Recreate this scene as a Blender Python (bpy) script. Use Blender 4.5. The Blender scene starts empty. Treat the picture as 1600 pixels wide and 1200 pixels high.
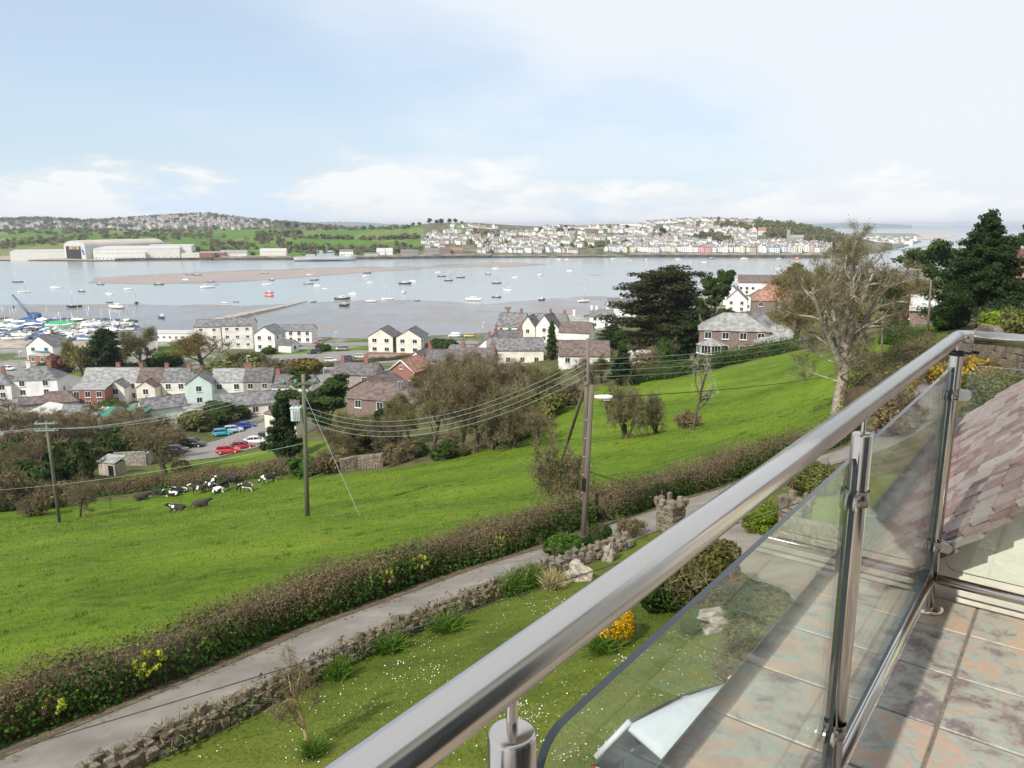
import bpy, math, random
import numpy as np
from mathutils import Vector, Matrix
S = bpy.context.scene
R = math.radians
# ---------------------------------------------------------------- camera, sky, sun, exposure
H = 48.0; FP = 1200.0; TH = R(11.68)
cd = bpy.data.cameras.new('camera'); cam = bpy.data.objects.new('camera', cd); S.collection.objects.link(cam)
cam.location = (0, 0, H); cam.rotation_euler = (math.pi/2 - TH, 0, 0)
cd.sensor_width = 36; cd.lens = 27; cd.clip_start = 0.05; cd.clip_end = 90000
S.camera = cam
SUN_AZ = R(39.9)      # light travels toward this azimuth (from +Y towards +X)
SUN_EL = R(42)
sd = bpy.data.lights.new('sun', 'SUN'); sun = bpy.data.objects.new('sun', sd); S.collection.objects.link(sun)
sd.energy = 4.8; sd.angle = R(0.6); sd.color = (1.0, 0.95, 0.87)
ld = Vector((math.sin(SUN_AZ)*math.cos(SUN_EL), math.cos(SUN_AZ)*math.cos(SUN_EL), -math.sin(SUN_EL)))
sun.rotation_euler = ld.to_track_quat('-Z', 'Y').to_euler()
W = bpy.data.worlds.new('World'); S.world = W; W.use_nodes = True
wn = W.node_tree.nodes; wl = W.node_tree.links; wn.clear()
def wnode(t, **k):
    n = wn.new(t)
    for a, b in k.items(): setattr(n, a, b)
    return n
def wmath(op, a, b=None, c=None, clamp=False):
    n = wnode('ShaderNodeMath', operation=op, use_clamp=clamp)
    for i, v in enumerate((a, b, c)):
        if v is None: continue
        if isinstance(v, (int, float)): n.inputs[i].default_value = v
        else: wl.new(v, n.inputs[i])
    return n.outputs[0]
sky = wnode('ShaderNodeTexSky', sky_type='NISHITA', sun_disc=False)
sky.sun_elevation = SUN_EL; sky.sun_rotation = SUN_AZ + math.pi; sky.air_density = 1.0; sky.dust_density = 1.2; sky.ozone_density = 1.0
tc = wnode('ShaderNodeTexCoord'); sp = wnode('ShaderNodeSeparateXYZ'); wl.new(tc.outputs['Generated'], sp.inputs[0])
zc = wmath('MAXIMUM', sp.outputs[2], 0.0)
# high thin veil: direction projected on a cloud plane
den = wmath('ADD', zc, 0.16)
cx = wmath('DIVIDE', sp.outputs[0], den); cy = wmath('DIVIDE', sp.outputs[1], den)
cmb = wnode('ShaderNodeCombineXYZ'); wl.new(cx, cmb.inputs[0]); wl.new(cy, cmb.inputs[1]); cmb.inputs[2].default_value = 2.3
def wnoise(vec, scale, detail, rough=0.5, dist=0.0, off=(0, 0, 0), sc=(1, 1, 1)):
    m = wnode('ShaderNodeMapping'); m.inputs['Location'].default_value = off; m.inputs['Scale'].default_value = sc
    wl.new(vec, m.inputs[0])
    n = wnode('ShaderNodeTexNoise'); n.inputs['Scale'].default_value = scale; n.inputs['Detail'].default_value = detail
    n.inputs['Roughness'].default_value = rough; n.inputs['Distortion'].default_value = dist
    wl.new(m.outputs[0], n.inputs['Vector']); return n.outputs[0]
def wramp(v, a, b, lo=0.0, hi=1.0):
    n = wnode('ShaderNodeMapRange', interpolation_type='SMOOTHSTEP', clamp=True)
    wl.new(v, n.inputs[0]); n.inputs[1].default_value = a; n.inputs[2].default_value = b
    n.inputs[3].default_value = lo; n.inputs[4].default_value = hi; return n.outputs[0]
veil = wramp(wnoise(cmb.outputs[0], 0.26, 5, 0.52, 0.25, (2.6, 6.1, 0), (1, 1.0, 1)), 0.37, 0.58, 0.0, 1.0)
# cumulus bank low over the horizon: azimuth / elevation noise, thinning upward
cum_n = wnoise(tc.outputs['Generated'], 5.2, 9, 0.58, 0.1, (0.62, 0.2, 0.0), (1, 1, 3.4))
hgt = wramp(zc, 0.035, 0.125, 0.075, -0.22)
cum = wramp(wmath('ADD', cum_n, hgt), 0.485, 0.60, 0.0, 0.9)
vmask = wmath('MAXIMUM', wramp(veil, 0.0, 1.0, 0.52, 0.96), wramp(zc, 0.0, 0.14, 0.9, 0.3))
mask = wmath('MAXIMUM', vmask, cum, clamp=True)
mx = wnode('ShaderNodeMix', data_type='RGBA'); wl.new(mask, mx.inputs[0]); wl.new(sky.outputs[0], mx.inputs[6])
shade = wramp(wnoise(tc.outputs['Generated'], 9, 6, 0.6, 0.0, (0.2, 0.4, 0.25), (1, 1, 3.0)), 0.3, 0.7, 0.86, 1.0)
cc = wnode('ShaderNodeMix', data_type='RGBA'); wl.new(shade, cc.inputs[0])
cc.inputs[6].default_value = (5.9, 6.4, 7.0, 1); cc.inputs[7].default_value = (7.4, 7.5, 7.6, 1)
vc = wnode('ShaderNodeMix', data_type='RGBA'); wl.new(veil, vc.inputs[0]); vc.inputs[6].default_value = (5.5, 6.6, 8.0, 1); vc.inputs[7].default_value = (6.4, 6.75, 7.1, 1)
c3 = wnode('ShaderNodeMix', data_type='RGBA'); wl.new(cum, c3.inputs[0]); wl.new(vc.outputs[2], c3.inputs[6]); wl.new(cc.outputs[2], c3.inputs[7])
wl.new(c3.outputs[2], mx.inputs[7])
bg = wnode('ShaderNodeBackground'); bg.inputs[1].default_value = 0.132
wl.new(mx.outputs[2], bg.inputs[0]); wo = wnode('ShaderNodeOutputWorld'); wl.new(bg.outputs[0], wo.inputs[0])
S.view_settings.view_transform = 'Standard'; S.view_settings.look = 'None'; S.view_settings.gamma = 1
S.view_settings.exposure = 0.07; S.view_settings.use_curve_mapping = False
S.cycles.use_denoising = True; S.cycles.max_bounces = 8; S.cycles.transparent_max_bounces = 12; S.cycles.volume_bounces = 0
S.cycles.caustics_reflective = False; S.cycles.caustics_refractive = False
S.cycles.use_adaptive_sampling = False

# ---------------------------------------------------------------- helpers
CT, ST = math.cos(TH), math.sin(TH)
def ray(px, py):
    u = (px - 800)/FP; v = (600 - py)/FP
    return np.array((u, CT + v*ST, -ST + v*CT))
def at(px, py, t):
    r = ray(px, py); return Vector((r[0]*t, r[1]*t, H + r[2]*t))
def atz(px, py, z):
    r = ray(px, py); return at(px, py, (z - H)/r[2])
def proj(p):
    d = p[1]*CT - (p[2]-H)*ST; u = p[0]/d; v = (p[1]*ST + (p[2]-H)*CT)/d
    return 800 + u*FP, 600 - v*FP, d
rng = random.Random(7); nr = np.random.default_rng(7)
def tag(o, label=None, cat=None, group=None, kind=None):
    if label: o['label'] = label
    if cat: o['category'] = cat
    if group: o['group'] = group
    if kind: o['kind'] = kind
    return o
def link(o): S.collection.objects.link(o); return o
def empty(name, loc=(0, 0, 0), rz=0.0, label=None, cat=None, group=None, parent=None):
    o = link(bpy.data.objects.new(name, None)); o.location = loc; o.rotation_euler = (0, 0, rz); o.empty_display_size = 0.2
    o.parent = parent
    return tag(o, label, cat, group)
def mobj(name, me, parent=None, loc=(0, 0, 0), rot=(0, 0, 0), sc=(1, 1, 1)):
    o = link(bpy.data.objects.new(name, me)); o.location = loc; o.rotation_euler = rot; o.scale = sc; o.parent = parent
    return o
def copy_tree(o, parent=None):
    c = o.copy(); link(c); c.parent = parent
    for ch in list(o.children): copy_tree(ch, c)
    return c
class G:
    """collects geometry chunks and builds one mesh"""
    def __init__(s): s.v = []; s.f = []; s.n = 0
    def add(s, verts, faces, mi=0, smooth=False):
        verts = np.asarray(verts, float).reshape(-1, 3); s.v.append(verts)
        if isinstance(faces, np.ndarray): s.f.append((faces + s.n, mi, smooth))
        else:
            by = {}
            for f in faces: by.setdefault(len(f), []).append(f)
            for k, fs in by.items(): s.f.append((np.array(fs, int) + s.n, mi, smooth))
        s.n += len(verts); return s
    def box(s, c, d, mi=0, rz=0.0, taper=1.0):
        x, y, z = (k/2 for k in d); a = taper
        p = np.array([(-x, -y, -z), (x, -y, -z), (x, y, -z), (-x, y, -z), (-x*a, -y*a, z), (x*a, -y*a, z), (x*a, y*a, z), (-x*a, y*a, z)])
        if rz:
            cs, sn = math.cos(rz), math.sin(rz); p = np.stack((p[:, 0]*cs - p[:, 1]*sn, p[:, 0]*sn + p[:, 1]*cs, p[:, 2]), 1)
        return s.add(p + np.array(c), [(0, 3, 2, 1), (4, 5, 6, 7), (0, 1, 5, 4), (1, 2, 6, 5), (2, 3, 7, 6), (3, 0, 4, 7)], mi)
    def tube(s, pts, rad, n=6, mi=0, cap=True, smooth=True):
        pts = [Vector(p) for p in pts]; m = len(pts)
        if not hasattr(rad, '__len__'): rad = [rad]*m
        V = []; ref = None
        for i, p in enumerate(pts):
            t = (pts[min(i+1, m-1)] - pts[max(i-1, 0)]).normalized()
            if ref is None:
                ref = t.orthogonal().normalized()
            ref = (ref - t*ref.dot(t))
            if ref.length < 1e-5: ref = t.orthogonal()
            ref.normalize(); b = t.cross(ref)
            for k in range(n):
                a = 2*math.pi*k/n; V.append(p + (ref*math.cos(a) + b*math.sin(a))*rad[i])
        Fc = [(i*n+k, i*n+(k+1) % n, (i+1)*n+(k+1) % n, (i+1)*n+k) for i in range(m-1) for k in range(n)]
        s.add([tuple(v) for v in V], Fc, mi, smooth)
        if cap:
            s.f.append((np.array([[s.n - m*n + k for k in range(n)][::-1]]), mi, False)); s.f.append((np.array([[s.n - n + k for k in range(n)]]), mi, False))
        return s
    def lathe(s, prof, n=16, c=(0, 0, 0), mi=0, smooth=True):
        V = []; m = len(prof)
        for r, z in prof:
            for k in range(n):
                a = 2*math.pi*k/n; V.append((c[0]+r*math.cos(a), c[1]+r*math.sin(a), c[2]+z))
        s.add(V, [(i*n+k, i*n+(k+1) % n, (i+1)*n+(k+1) % n, (i+1)*n+k) for i in range(m-1) for k in range(n)], mi, smooth)
        return s
    def prism(s, poly, z0, z1, mi=0):
        n = len(poly)
        V = [(x, y, z0) for x, y in poly] + [(x, y, z1) for x, y in poly]
        return s.add(V, [tuple(range(n))[::-1], tuple(range(n, 2*n))] + [(i, (i+1) % n, n+(i+1) % n, n+i) for i in range(n)], mi)
    def loft(s, rings, mi=0, smooth=True, caps=True, closed=True):
        m = len(rings); n = len(rings[0]); V = [p for r_ in rings for p in r_]
        kk = range(n) if closed else range(n-1)
        Fc = [(i*n+k, i*n+(k+1) % n, (i+1)*n+(k+1) % n, (i+1)*n+k) for i in range(m-1) for k in kk]
        if caps: Fc += [tuple(range(n))[::-1], tuple((m-1)*n+k for k in range(n))]
        return s.add(V, Fc, mi, smooth)
    def mesh(s, name, mats):
        me = bpy.data.meshes.new(name)
        v = np.concatenate(s.v) if s.v else np.zeros((0, 3))
        fl = [a for a, _, _ in s.f]; tot = sum(len(a) for a in fl)
        cnt = np.concatenate([np.full(len(a), a.shape[1]) for a in fl]); lp = np.concatenate([a.ravel() for a in fl])
        me.vertices.add(len(v)); me.vertices.foreach_set('co', v.astype(np.float32).ravel())
        me.loops.add(len(lp)); me.loops.foreach_set('vertex_index', lp.astype(np.int32))
        me.polygons.add(tot); st = np.concatenate(([0], np.cumsum(cnt)[:-1]))
        me.polygons.foreach_set('loop_start', st.astype(np.int32))
        me.polygons.foreach_set('material_index', np.concatenate([np.full(len(a), mi) for a, mi, _ in s.f]).astype(np.int32))
        me.polygons.foreach_set('use_smooth', np.concatenate([np.full(len(a), sm) for a, _, sm in s.f]))
        for m_ in (mats if isinstance(mats, (list, tuple)) else [mats]): me.materials.append(m_)
        me.update(calc_edges=True); me.validate()
        return me
    def build(s, name, mats, parent=None, **k): return mobj(name, s.mesh(name, mats), parent, **k)
def sheet_faces(nu, nv):
    i, j = np.meshgrid(np.arange(nu-1), np.arange(nv-1), indexing='ij'); a = (i*nv + j).ravel()
    return np.stack((a, a+nv, a+nv+1, a+1), 1)
def bevel(me, w=0.01, seg=2):
    import bmesh
    b = bmesh.new(); b.from_mesh(me); bmesh.ops.bevel(b, geom=list(b.edges), offset=w, segments=seg, affect='EDGES', profile=0.5, clamp_overlap=True)
    b.to_mesh(me); b.free(); return me
ORD = ['zeroth', 'first', 'second', 'third', 'fourth', 'fifth', 'sixth', 'seventh', 'eighth', 'ninth', 'tenth', 'eleventh', 'twelfth', 'thirteenth', 'fourteenth', 'fifteenth', 'sixteenth', 'seventeenth', 'eighteenth', 'nineteenth']
TENS = {2: 'twent', 3: 'thirt', 4: 'fort', 5: 'fift', 6: 'sixt', 7: 'sevent', 8: 'eight', 9: 'ninet'}
def ordinal(n):
    if n < 20: return ORD[n]
    return TENS[n//10] + ('ieth' if n % 10 == 0 else 'y-' + ORD[n % 10])

# ---------------------------------------------------------------- materials
MATS = {}
def mat(name, col, rough=0.7, var=0.12, scale=4.0, bump=0.0, bscale=30.0, metal=0.0, spec=0.5, col2=None, isl=0.0, obj=0.0, objcol=False, detail=5.0, coat=0.0, aniso=0.0, stretch=None, thr=(0.35, 0.65)):
    m = bpy.data.materials.new(name); m.use_nodes = True; nt = m.node_tree; N = nt.nodes; L = nt.links
    b = N['Principled BSDF']; b.inputs['Roughness'].default_value = rough; b.inputs['Metallic'].default_value = metal
    b.inputs['Specular IOR Level'].default_value = spec; b.inputs['Coat Weight'].default_value = coat
    b.inputs['Anisotropic'].default_value = aniso
    t = N.new('ShaderNodeTexCoord'); vec = t.outputs['Object']
    if stretch:
        mp = N.new('ShaderNodeMapping'); mp.inputs['Scale'].default_value = stretch; L.new(vec, mp.inputs[0]); vec = mp.outputs[0]
    if obj or objcol: oi = N.new('ShaderNodeObjectInfo')
    if obj:
        va = N.new('ShaderNodeVectorMath'); va.operation = 'ADD'; L.new(vec, va.inputs[0])
        ml = N.new('ShaderNodeMath'); ml.operation = 'MULTIPLY'; L.new(oi.outputs['Random'], ml.inputs[0]); ml.inputs[1].default_value = 57.0
        L.new(ml.outputs[0], va.inputs[1]); vec = va.outputs[0]
    nz = N.new('ShaderNodeTexNoise'); nz.inputs['Scale'].default_value = scale; nz.inputs['Detail'].default_value = detail; L.new(vec, nz.inputs['Vector'])
    mr = N.new('ShaderNodeMapRange'); mr.inputs[1].default_value = thr[0]; mr.inputs[2].default_value = thr[1]; L.new(nz.outputs[0], mr.inputs[0])
    mx = N.new('ShaderNodeMix'); mx.data_type = 'RGBA'; L.new(mr.outputs[0], mx.inputs[0])
    c1 = col if col2 is not None else tuple(max(0, c*(1-var)) for c in col)
    c2 = col2 if col2 is not None else tuple(min(1, c*(1+var)) for c in col)
    mx.inputs[6].default_value = (*c1, 1); mx.inputs[7].default_value = (*c2, 1); out = mx.outputs[2]
    if objcol:
        mo = N.new('ShaderNodeMix'); mo.data_type = 'RGBA'; mo.blend_type = 'MULTIPLY'; mo.inputs[0].default_value = 1
        L.new(out, mo.inputs[6]); L.new(oi.outputs['Color'], mo.inputs[7]); out = mo.outputs[2]
    if isl or obj:
        hs = N.new('ShaderNodeHueSaturation'); L.new(out, hs.inputs['Color'])
        src = oi.outputs['Random'] if (obj and not isl) else N.new('ShaderNodeNewGeometry').outputs['Random Per Island']
        a = isl or obj
        m1 = N.new('ShaderNodeMapRange'); L.new(src, m1.inputs[0]); m1.inputs[3].default_value = 1-a; m1.inputs[4].default_value = 1+a
        L.new(m1.outputs[0], hs.inputs['Value'])
        m3 = N.new('ShaderNodeMath'); m3.operation = 'MULTIPLY'; L.new(src, m3.inputs[0]); m3.inputs[1].default_value = 7.31
        m4 = N.new('ShaderNodeMath'); m4.operation = 'FRACT'; L.new(m3.outputs[0], m4.inputs[0])
        m5 = N.new('ShaderNodeMapRange'); L.new(m4.outputs[0], m5.inputs[0]); m5.inputs[3].default_value = 0.5-0.05*a; m5.inputs[4].default_value = 0.5+0.05*a
        L.new(m5.outputs[0], hs.inputs['Hue']); out = hs.outputs[0]
    L.new(out, b.inputs['Base Color'])
    if bump:
        n2 = N.new('ShaderNodeTexNoise'); n2.inputs['Scale'].default_value = bscale; n2.inputs['Detail'].default_value = 4; L.new(vec, n2.inputs['Vector'])
        bp = N.new('ShaderNodeBump'); bp.inputs['Strength'].default_value = bump; bp.inputs['Distance'].default_value = 0.03; L.new(n2.outputs[0], bp.inputs['Height']); L.new(bp.outputs[0], b.inputs['Normal'])
    MATS[name] = m; return m
def leafmat(name, col, isl=0.4, rough=0.75, trans=0.28):
    """two-sided leaf: diffuse + translucent, tint varies leaf by leaf and clump by clump"""
    m = mat(name, col, rough, var=0.25, scale=0.7, isl=isl, spec=0.12)
    N = m.node_tree.nodes; L = m.node_tree.links; b = N['Principled BSDF']
    src = b.inputs['Base Color'].links[0].from_socket
    tr = N.new('ShaderNodeBsdfTranslucent'); L.new(src, tr.inputs[0]); ms = N.new('ShaderNodeMixShader'); ms.inputs[0].default_value = trans
    L.new(b.outputs[0], ms.inputs[1]); L.new(tr.outputs[0], ms.inputs[2]); L.new(ms.outputs[0], N['Material Output'].inputs[0])
    return m
M = {}
M['white'] = mat('white_render', (0.72, 0.71, 0.68), 0.9, 0.13, 0.45, 0.15, 25)
M['cream'] = mat('cream_render', (0.68, 0.64, 0.55), 0.9, 0.14, 0.45, 0.15, 25)
M['pale'] = mat('pale_render', (0.66, 0.64, 0.59), 0.9, 0.14, 0.45, 0.15, 25)
M['mint'] = mat('mint_render', (0.55, 0.66, 0.62), 0.85, 0.06, 0.6)
M['brick'] = mat('red_brick', (0.27, 0.125, 0.095), 0.85, 0.25, 6, 0.3, 30)
M['brickl'] = mat('brown_brick', (0.205, 0.15, 0.13), 0.85, 0.25, 5, 0.3, 30)
M['stone'] = mat('grey_stone', (0.30, 0.27, 0.235), 0.9, 0.35, 2.5, 0.5, 12)
M['frame'] = mat('white_frame', (0.8, 0.8, 0.78), 0.4, 0.03)
M['pane'] = mat('window_glass', (0.025, 0.03, 0.035), 0.05, 0.2, 1.0, spec=0.8)
M['metal_grey'] = mat('galvanised', (0.45, 0.46, 0.47), 0.45, 0.12, 5, metal=0.6)
M['black'] = mat('black_plastic_and_shade', (0.015, 0.015, 0.016), 0.4, 0.1)  # also the painted dark of open doorways
M['tyre'] = mat('rubber', (0.02, 0.02, 0.02), 0.8, 0.1)
M['bark'] = mat('bark', (0.10, 0.08, 0.058), 0.95, 0.35, 3, 0.5, 15, spec=.12)
M['bark_grey'] = mat('grey_bark', (0.29, 0.255, 0.20), 0.95, 0.35, 2.5, 0.6, 12, spec=.12)
M['bark_dark'] = mat('dark_bark', (0.07, 0.055, 0.035), 0.95, 0.3, 3, spec=.1)
M['twig'] = mat('twig', (0.175, 0.143, 0.09), 0.95, 0.3, 1.0, isl=0.35, spec=.1)
M['twig_pale'] = mat('pale_twig', (0.44, 0.40, 0.33), 0.85, 0.25, 1.0, isl=0.2)
M['wood'] = mat('weathered_wood', (0.23, 0.19, 0.145), 0.85, 0.3, 6, 0.4, 20, stretch=(1, 1, 0.08))
def roofmat(name, col, var=0.2, course=0.28, obj=0.0):
    """roof covering: courses by wave texture along the slope (local z), mottled"""
    m = mat(name, col, 0.8, var*1.4, 1.1, obj=obj, thr=(0.36, 0.64), detail=9, spec=.25); N = m.node_tree.nodes; L = m.node_tree.links; b = N['Principled BSDF']
    t = N.new('ShaderNodeTexCoord'); wv = N.new('ShaderNodeTexWave'); wv.bands_direction = 'Z'; wv.wave_profile = 'SAW'; wv.inputs['Scale'].default_value = 0.314/course*0.55
    L.new(t.outputs['Object'], wv.inputs[0]); bp = N.new('ShaderNodeBump'); bp.inputs['Distance'].default_value = 0.05; bp.inputs['Strength'].default_value = 0.7
    L.new(wv.outputs[0], bp.inputs['Height']); L.new(bp.outputs[0], b.inputs['Normal']); return m
M['slate'] = roofmat('slate_roof', (0.165, 0.162, 0.165), 0.28)
M['slate_l'] = roofmat('pale_slate_roof', (0.27, 0.268, 0.262), 0.2)
M['slate_d'] = roofmat('dark_slate_roof', (0.125, 0.115, 0.115), 0.25)
M['tile_b'] = roofmat('brown_tile_roof', (0.14, 0.105, 0.095), 0.22, 0.3)
M['tile_r'] = roofmat('red_tile_roof', (0.29, 0.155, 0.11), 0.25, 0.3)
M['tile_o'] = roofmat('maroon_tile_roof', (0.30, 0.16, 0.15), 0.2, 0.3)
M['tarmac'] = mat('tarmac', (0.21, 0.20, 0.185), 0.9, 0.12, 1.3, 0.25, 40)
M['concrete'] = mat('concrete', (0.34, 0.325, 0.30), 0.9, 0.18, 0.8, 0.2, 20)
M['roofsheet'] = mat('roof_sheet', (0.46, 0.455, 0.44), 0.6, 0.08, 1)
# ---------------------------------------------------------------- terrain (near side)
CP = [(480,805,49),(93,815,67),(385,768,88),(280,800,80),(100,900,37.3),(300,900,33),(600,850,35),(800,770,47),(1000,740,48),
 (0,1180,15.9),(300,1050,19.8),(600,940,24.5),(900,840,30.2),(1045,812,30),(1235,850,25),(700,1000,19.8),(450,1180,14.2),(960,1010,17.5),
 (1000,1150,12.2),(880,1180,12.8),(1080,940,20.2),(1200,900,20),(1250,1000,14),(1330,705,38),(1475,565,55),(1308,645,72),(1240,560,108),
 (1150,556,138),(1560,570,42),(1400,535,92),(1530,505,100),(1465,495,110),(1590,520,72),(978,683,66),(1085,670,75),(1180,620,90),(970,595,114),
 (880,625,106),(680,712,87),(760,692,90),(820,662,98),(590,650,135),(630,605,185),(690,600,165),(610,552,268),(850,540,255),(880,577,200),
 (940,500,370),(1180,490,250),(1130,490,330),(1190,460,490),(1330,470,330),(1440,450,300),(167,735,115),(60,720,118),(250,745,106),(0,790,92),
 (500,747,84),(600,727,87),(330,712,133),(420,682,149),(0,640,185),(200,640,185),(400,640,185),(0,600,214),(300,580,232),(100,540,278),(480,560,258),(540,700,100)]
_w = [at(*c) for c in CP] + [Vector(p) for p in ((-400,150,5),(-300,60,14),(200,100,45),(150,30,50),(120,200,36),(260,300,28),(0,-30,46),(-60,-20,37),(60,-20,50),
  (0,0,42.0),(3,5,41.3),(-8,3,39.4),(-120,40,25),(-500,300,5),(-200,300,5),(400,500,18),(500,250,40),(10,14,40.4),(16,24,39.6))]
_P = np.array([(p.x, p.y) for p in _w]); _Z = np.array([p.z for p in _w])
_q = 60.0
def _feat(x, y):
    d2 = (x[:, None]-_P[None, :, 0])**2 + (y[:, None]-_P[None, :, 1])**2
    return d2*np.log(d2 + 1e-6)*0.5/1e4
_A = np.zeros((len(_P)+3,)*2); _n = len(_P)
_A[:_n, :_n] = _feat(_P[:, 0], _P[:, 1]) + np.eye(_n)*0.004
_A[:_n, _n] = 1; _A[:_n, _n+1:] = _P/100; _A[_n, :_n] = 1; _A[_n+1:, :_n] = _P.T/100
_C = np.linalg.solve(_A, np.concatenate((_Z, np.zeros(3))))
SH = [(-500,506),(-200,500),(30,497),(190,500),(238,521),(300,522),(420,526),(560,529),(700,527),(770,523),(800,512),(900,499),(960,486),(1000,476),(1130,453),(1230,438),(1500,420),(1900,409)]
_sw = [atz(a, b, 2.0) for a, b in SH]; _sa = np.array([math.atan2(p.x, p.y) for p in _sw]); _sr = np.array([math.hypot(p.x, p.y) for p in _sw])
def hz(x, y):
    x = np.atleast_1d(np.asarray(x, float)); y = np.atleast_1d(np.asarray(y, float))
    z = np.empty_like(x)
    for i in range(0, len(x), 20000):
        sl = slice(i, i+20000)
        z[sl] = _feat(x[sl], y[sl]) @ _C[:_n] + _C[_n] + (_C[_n+1]*x[sl] + _C[_n+2]*y[sl])/100
    r = np.hypot(x, y); z = z + 0.12*np.sin(x*0.31+1)*np.sin(y*0.27+.4)*np.clip((r-20)/60, 0, 1) + 0.05*np.sin(x*0.9+y*0.6)*np.clip((r-16)/30, 0, 1)
    lo = 4.3; k = np.clip((r-130)/60, 0, 1)
    zs = lo + np.log1p(np.exp(np.clip((z-lo)*1.6, -40, 40)))/1.6
    z = z*(1-k) + zs*k
    rs = np.interp(np.arctan2(x, y), _sa, _sr)
    e = np.clip((rs - r)/14.0, 0, 1); z = np.where(r > rs-14, 2.6*e + np.minimum(z, 4)*0 - (1-e)*0.0 + (z-2.6)*np.clip((rs-r)/60, 0, 1)*e, z)
    z = np.where(r > rs, -np.clip((r-rs)/4, 0, 4), z)
    return z
def h1(x, y): return float(hz([x], [y])[0])
_ts = np.geomspace(2.5, 900, 700)
def gp(px, py, lift=0.0):
    """where the view ray through a photograph point meets the near ground"""
    r = ray(px, py); x = r[0]*_ts; y = r[1]*_ts; z = H + r[2]*_ts; d = z - hz(x, y)
    i = np.argmax(d < 0)
    if d[i] >= 0: i = len(_ts)-1
    i = max(i, 1); a = d[i-1]/(d[i-1]-d[i]) if d[i-1] != d[i] else 0; t = _ts[i-1] + a*(_ts[i]-_ts[i-1])
    X, Y = r[0]*t, r[1]*t
    return Vector((X, Y, h1(X, Y) + lift))
def gpd(px, t):
    """ground point in the picture column px at optical depth t"""
    u = (px-800)/FP; z = 20.0
    for _ in range(12):
        y = (t + (z-H)*ST)/CT; z = h1(u*t, y)
    return Vector((u*t, y, z))
def inpoly(x, y, poly):
    ins = np.zeros(len(x), bool); n = len(poly)
    for i in range(n):
        x1, y1 = poly[i][0], poly[i][1]; x2, y2 = poly[(i+1) % n][0], poly[(i+1) % n][1]
        if y1 == y2: continue
        c = ((y1 > y) != (y2 > y)) & (x < (x2-x1)*(y-y1)/(y2-y1)+x1); ins ^= c
    return ins
def wpoly(pts): return [tuple(gp(*p)[:2]) for p in pts]
FIELD = wpoly([(0,1080),(150,1025),(300,968),(600,862),(850,790),(1000,745),(1230,690),(1330,655),(1400,610),(1340,560),(1245,546),(1100,582),(960,600),(880,628),(820,668),(760,702),(700,718),(580,737),(440,747),(300,768),(150,783),(0,795)])
FIELD = FIELD + [(-75, 70), (-60, 40), (-22, 5)]
PADDOCK = wpoly([(140,757),(290,722),(380,708),(470,690),(560,690),(560,722),(440,740),(300,762),(160,772)])
SHOREGREEN = [wpoly(p) for p in ([(420,545),(690,540),(690,552),(420,556)], [(60,575),(220,590),(215,602),(150,598),(80,590)], [(545,590),(612,590),(610,604),(548,604)], [(250,540),(310,540),(310,556),(240,556)], [(1345,605),(1400,585),(1450,555),(1500,532),(1450,505),(1380,515),(1340,560)])]
LANE_A = [(-150,1250),(0,1180),(208,1098),(344,1042),(500,974),(583,945),(730,890),(906,835),(1000,803),(1062,783),(1140,756),(1210,730),(1290,708),(1330,698),(1400,640),(1475,566),(1510,543)]
LANE_W = [gp(*p) for p in LANE_A]
NA, NR = 420, 330
aa = np.radians(np.linspace(-66, 66, NA)); rr = np.geomspace(1.6, 900, NR)
A_, R_ = np.meshgrid(aa, rr, indexing='ij'); X = (R_*np.sin(A_)).ravel(); Y = (R_*np.cos(A_)).ravel(); Z = hz(X, Y)
def lane_side(x, y):
    """signed distance right of the lane's hedge edge (positive on the house side)"""
    best = np.full(len(x), 1e9); sg = np.zeros(len(x))
    for a, b in zip(LANE_W[:-1], LANE_W[1:]):
        dx, dy = b.x-a.x, b.y-a.y; L2 = dx*dx+dy*dy; t = np.clip(((x-a.x)*dx+(y-a.y)*dy)/L2, 0, 1)
        ex, ey = x-a.x-t*dx, y-a.y-t*dy; d = np.hypot(ex, ey); c = (dx*ey-dy*ex)
        m = d < best; best = np.where(m, d, best); sg = np.where(m, np.where(c < 0, 1, -1), sg)
    return best*sg
zone = np.zeros((len(X), 4), np.float32); zone[:, 3] = 1
rad = np.hypot(X, Y)
zone[:, 0] = inpoly(X, Y, FIELD) | inpoly(X, Y, PADDOCK)
for q in SHOREGREEN: zone[:, 0] = np.maximum(zone[:, 0], inpoly(X, Y, q))
ls = lane_side(X, Y)
zone[:, 1] = ((ls > 2) & (rad < 33)).astype(float)
zone[:, 2] = ((rad > 175) & (zone[:, 0] < .5) & (Z < 9)).astype(float)
g = G(); g.add(np.stack((X, Y, Z), 1), sheet_faces(NA, NR)[:, ::-1], 0, True)
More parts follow.
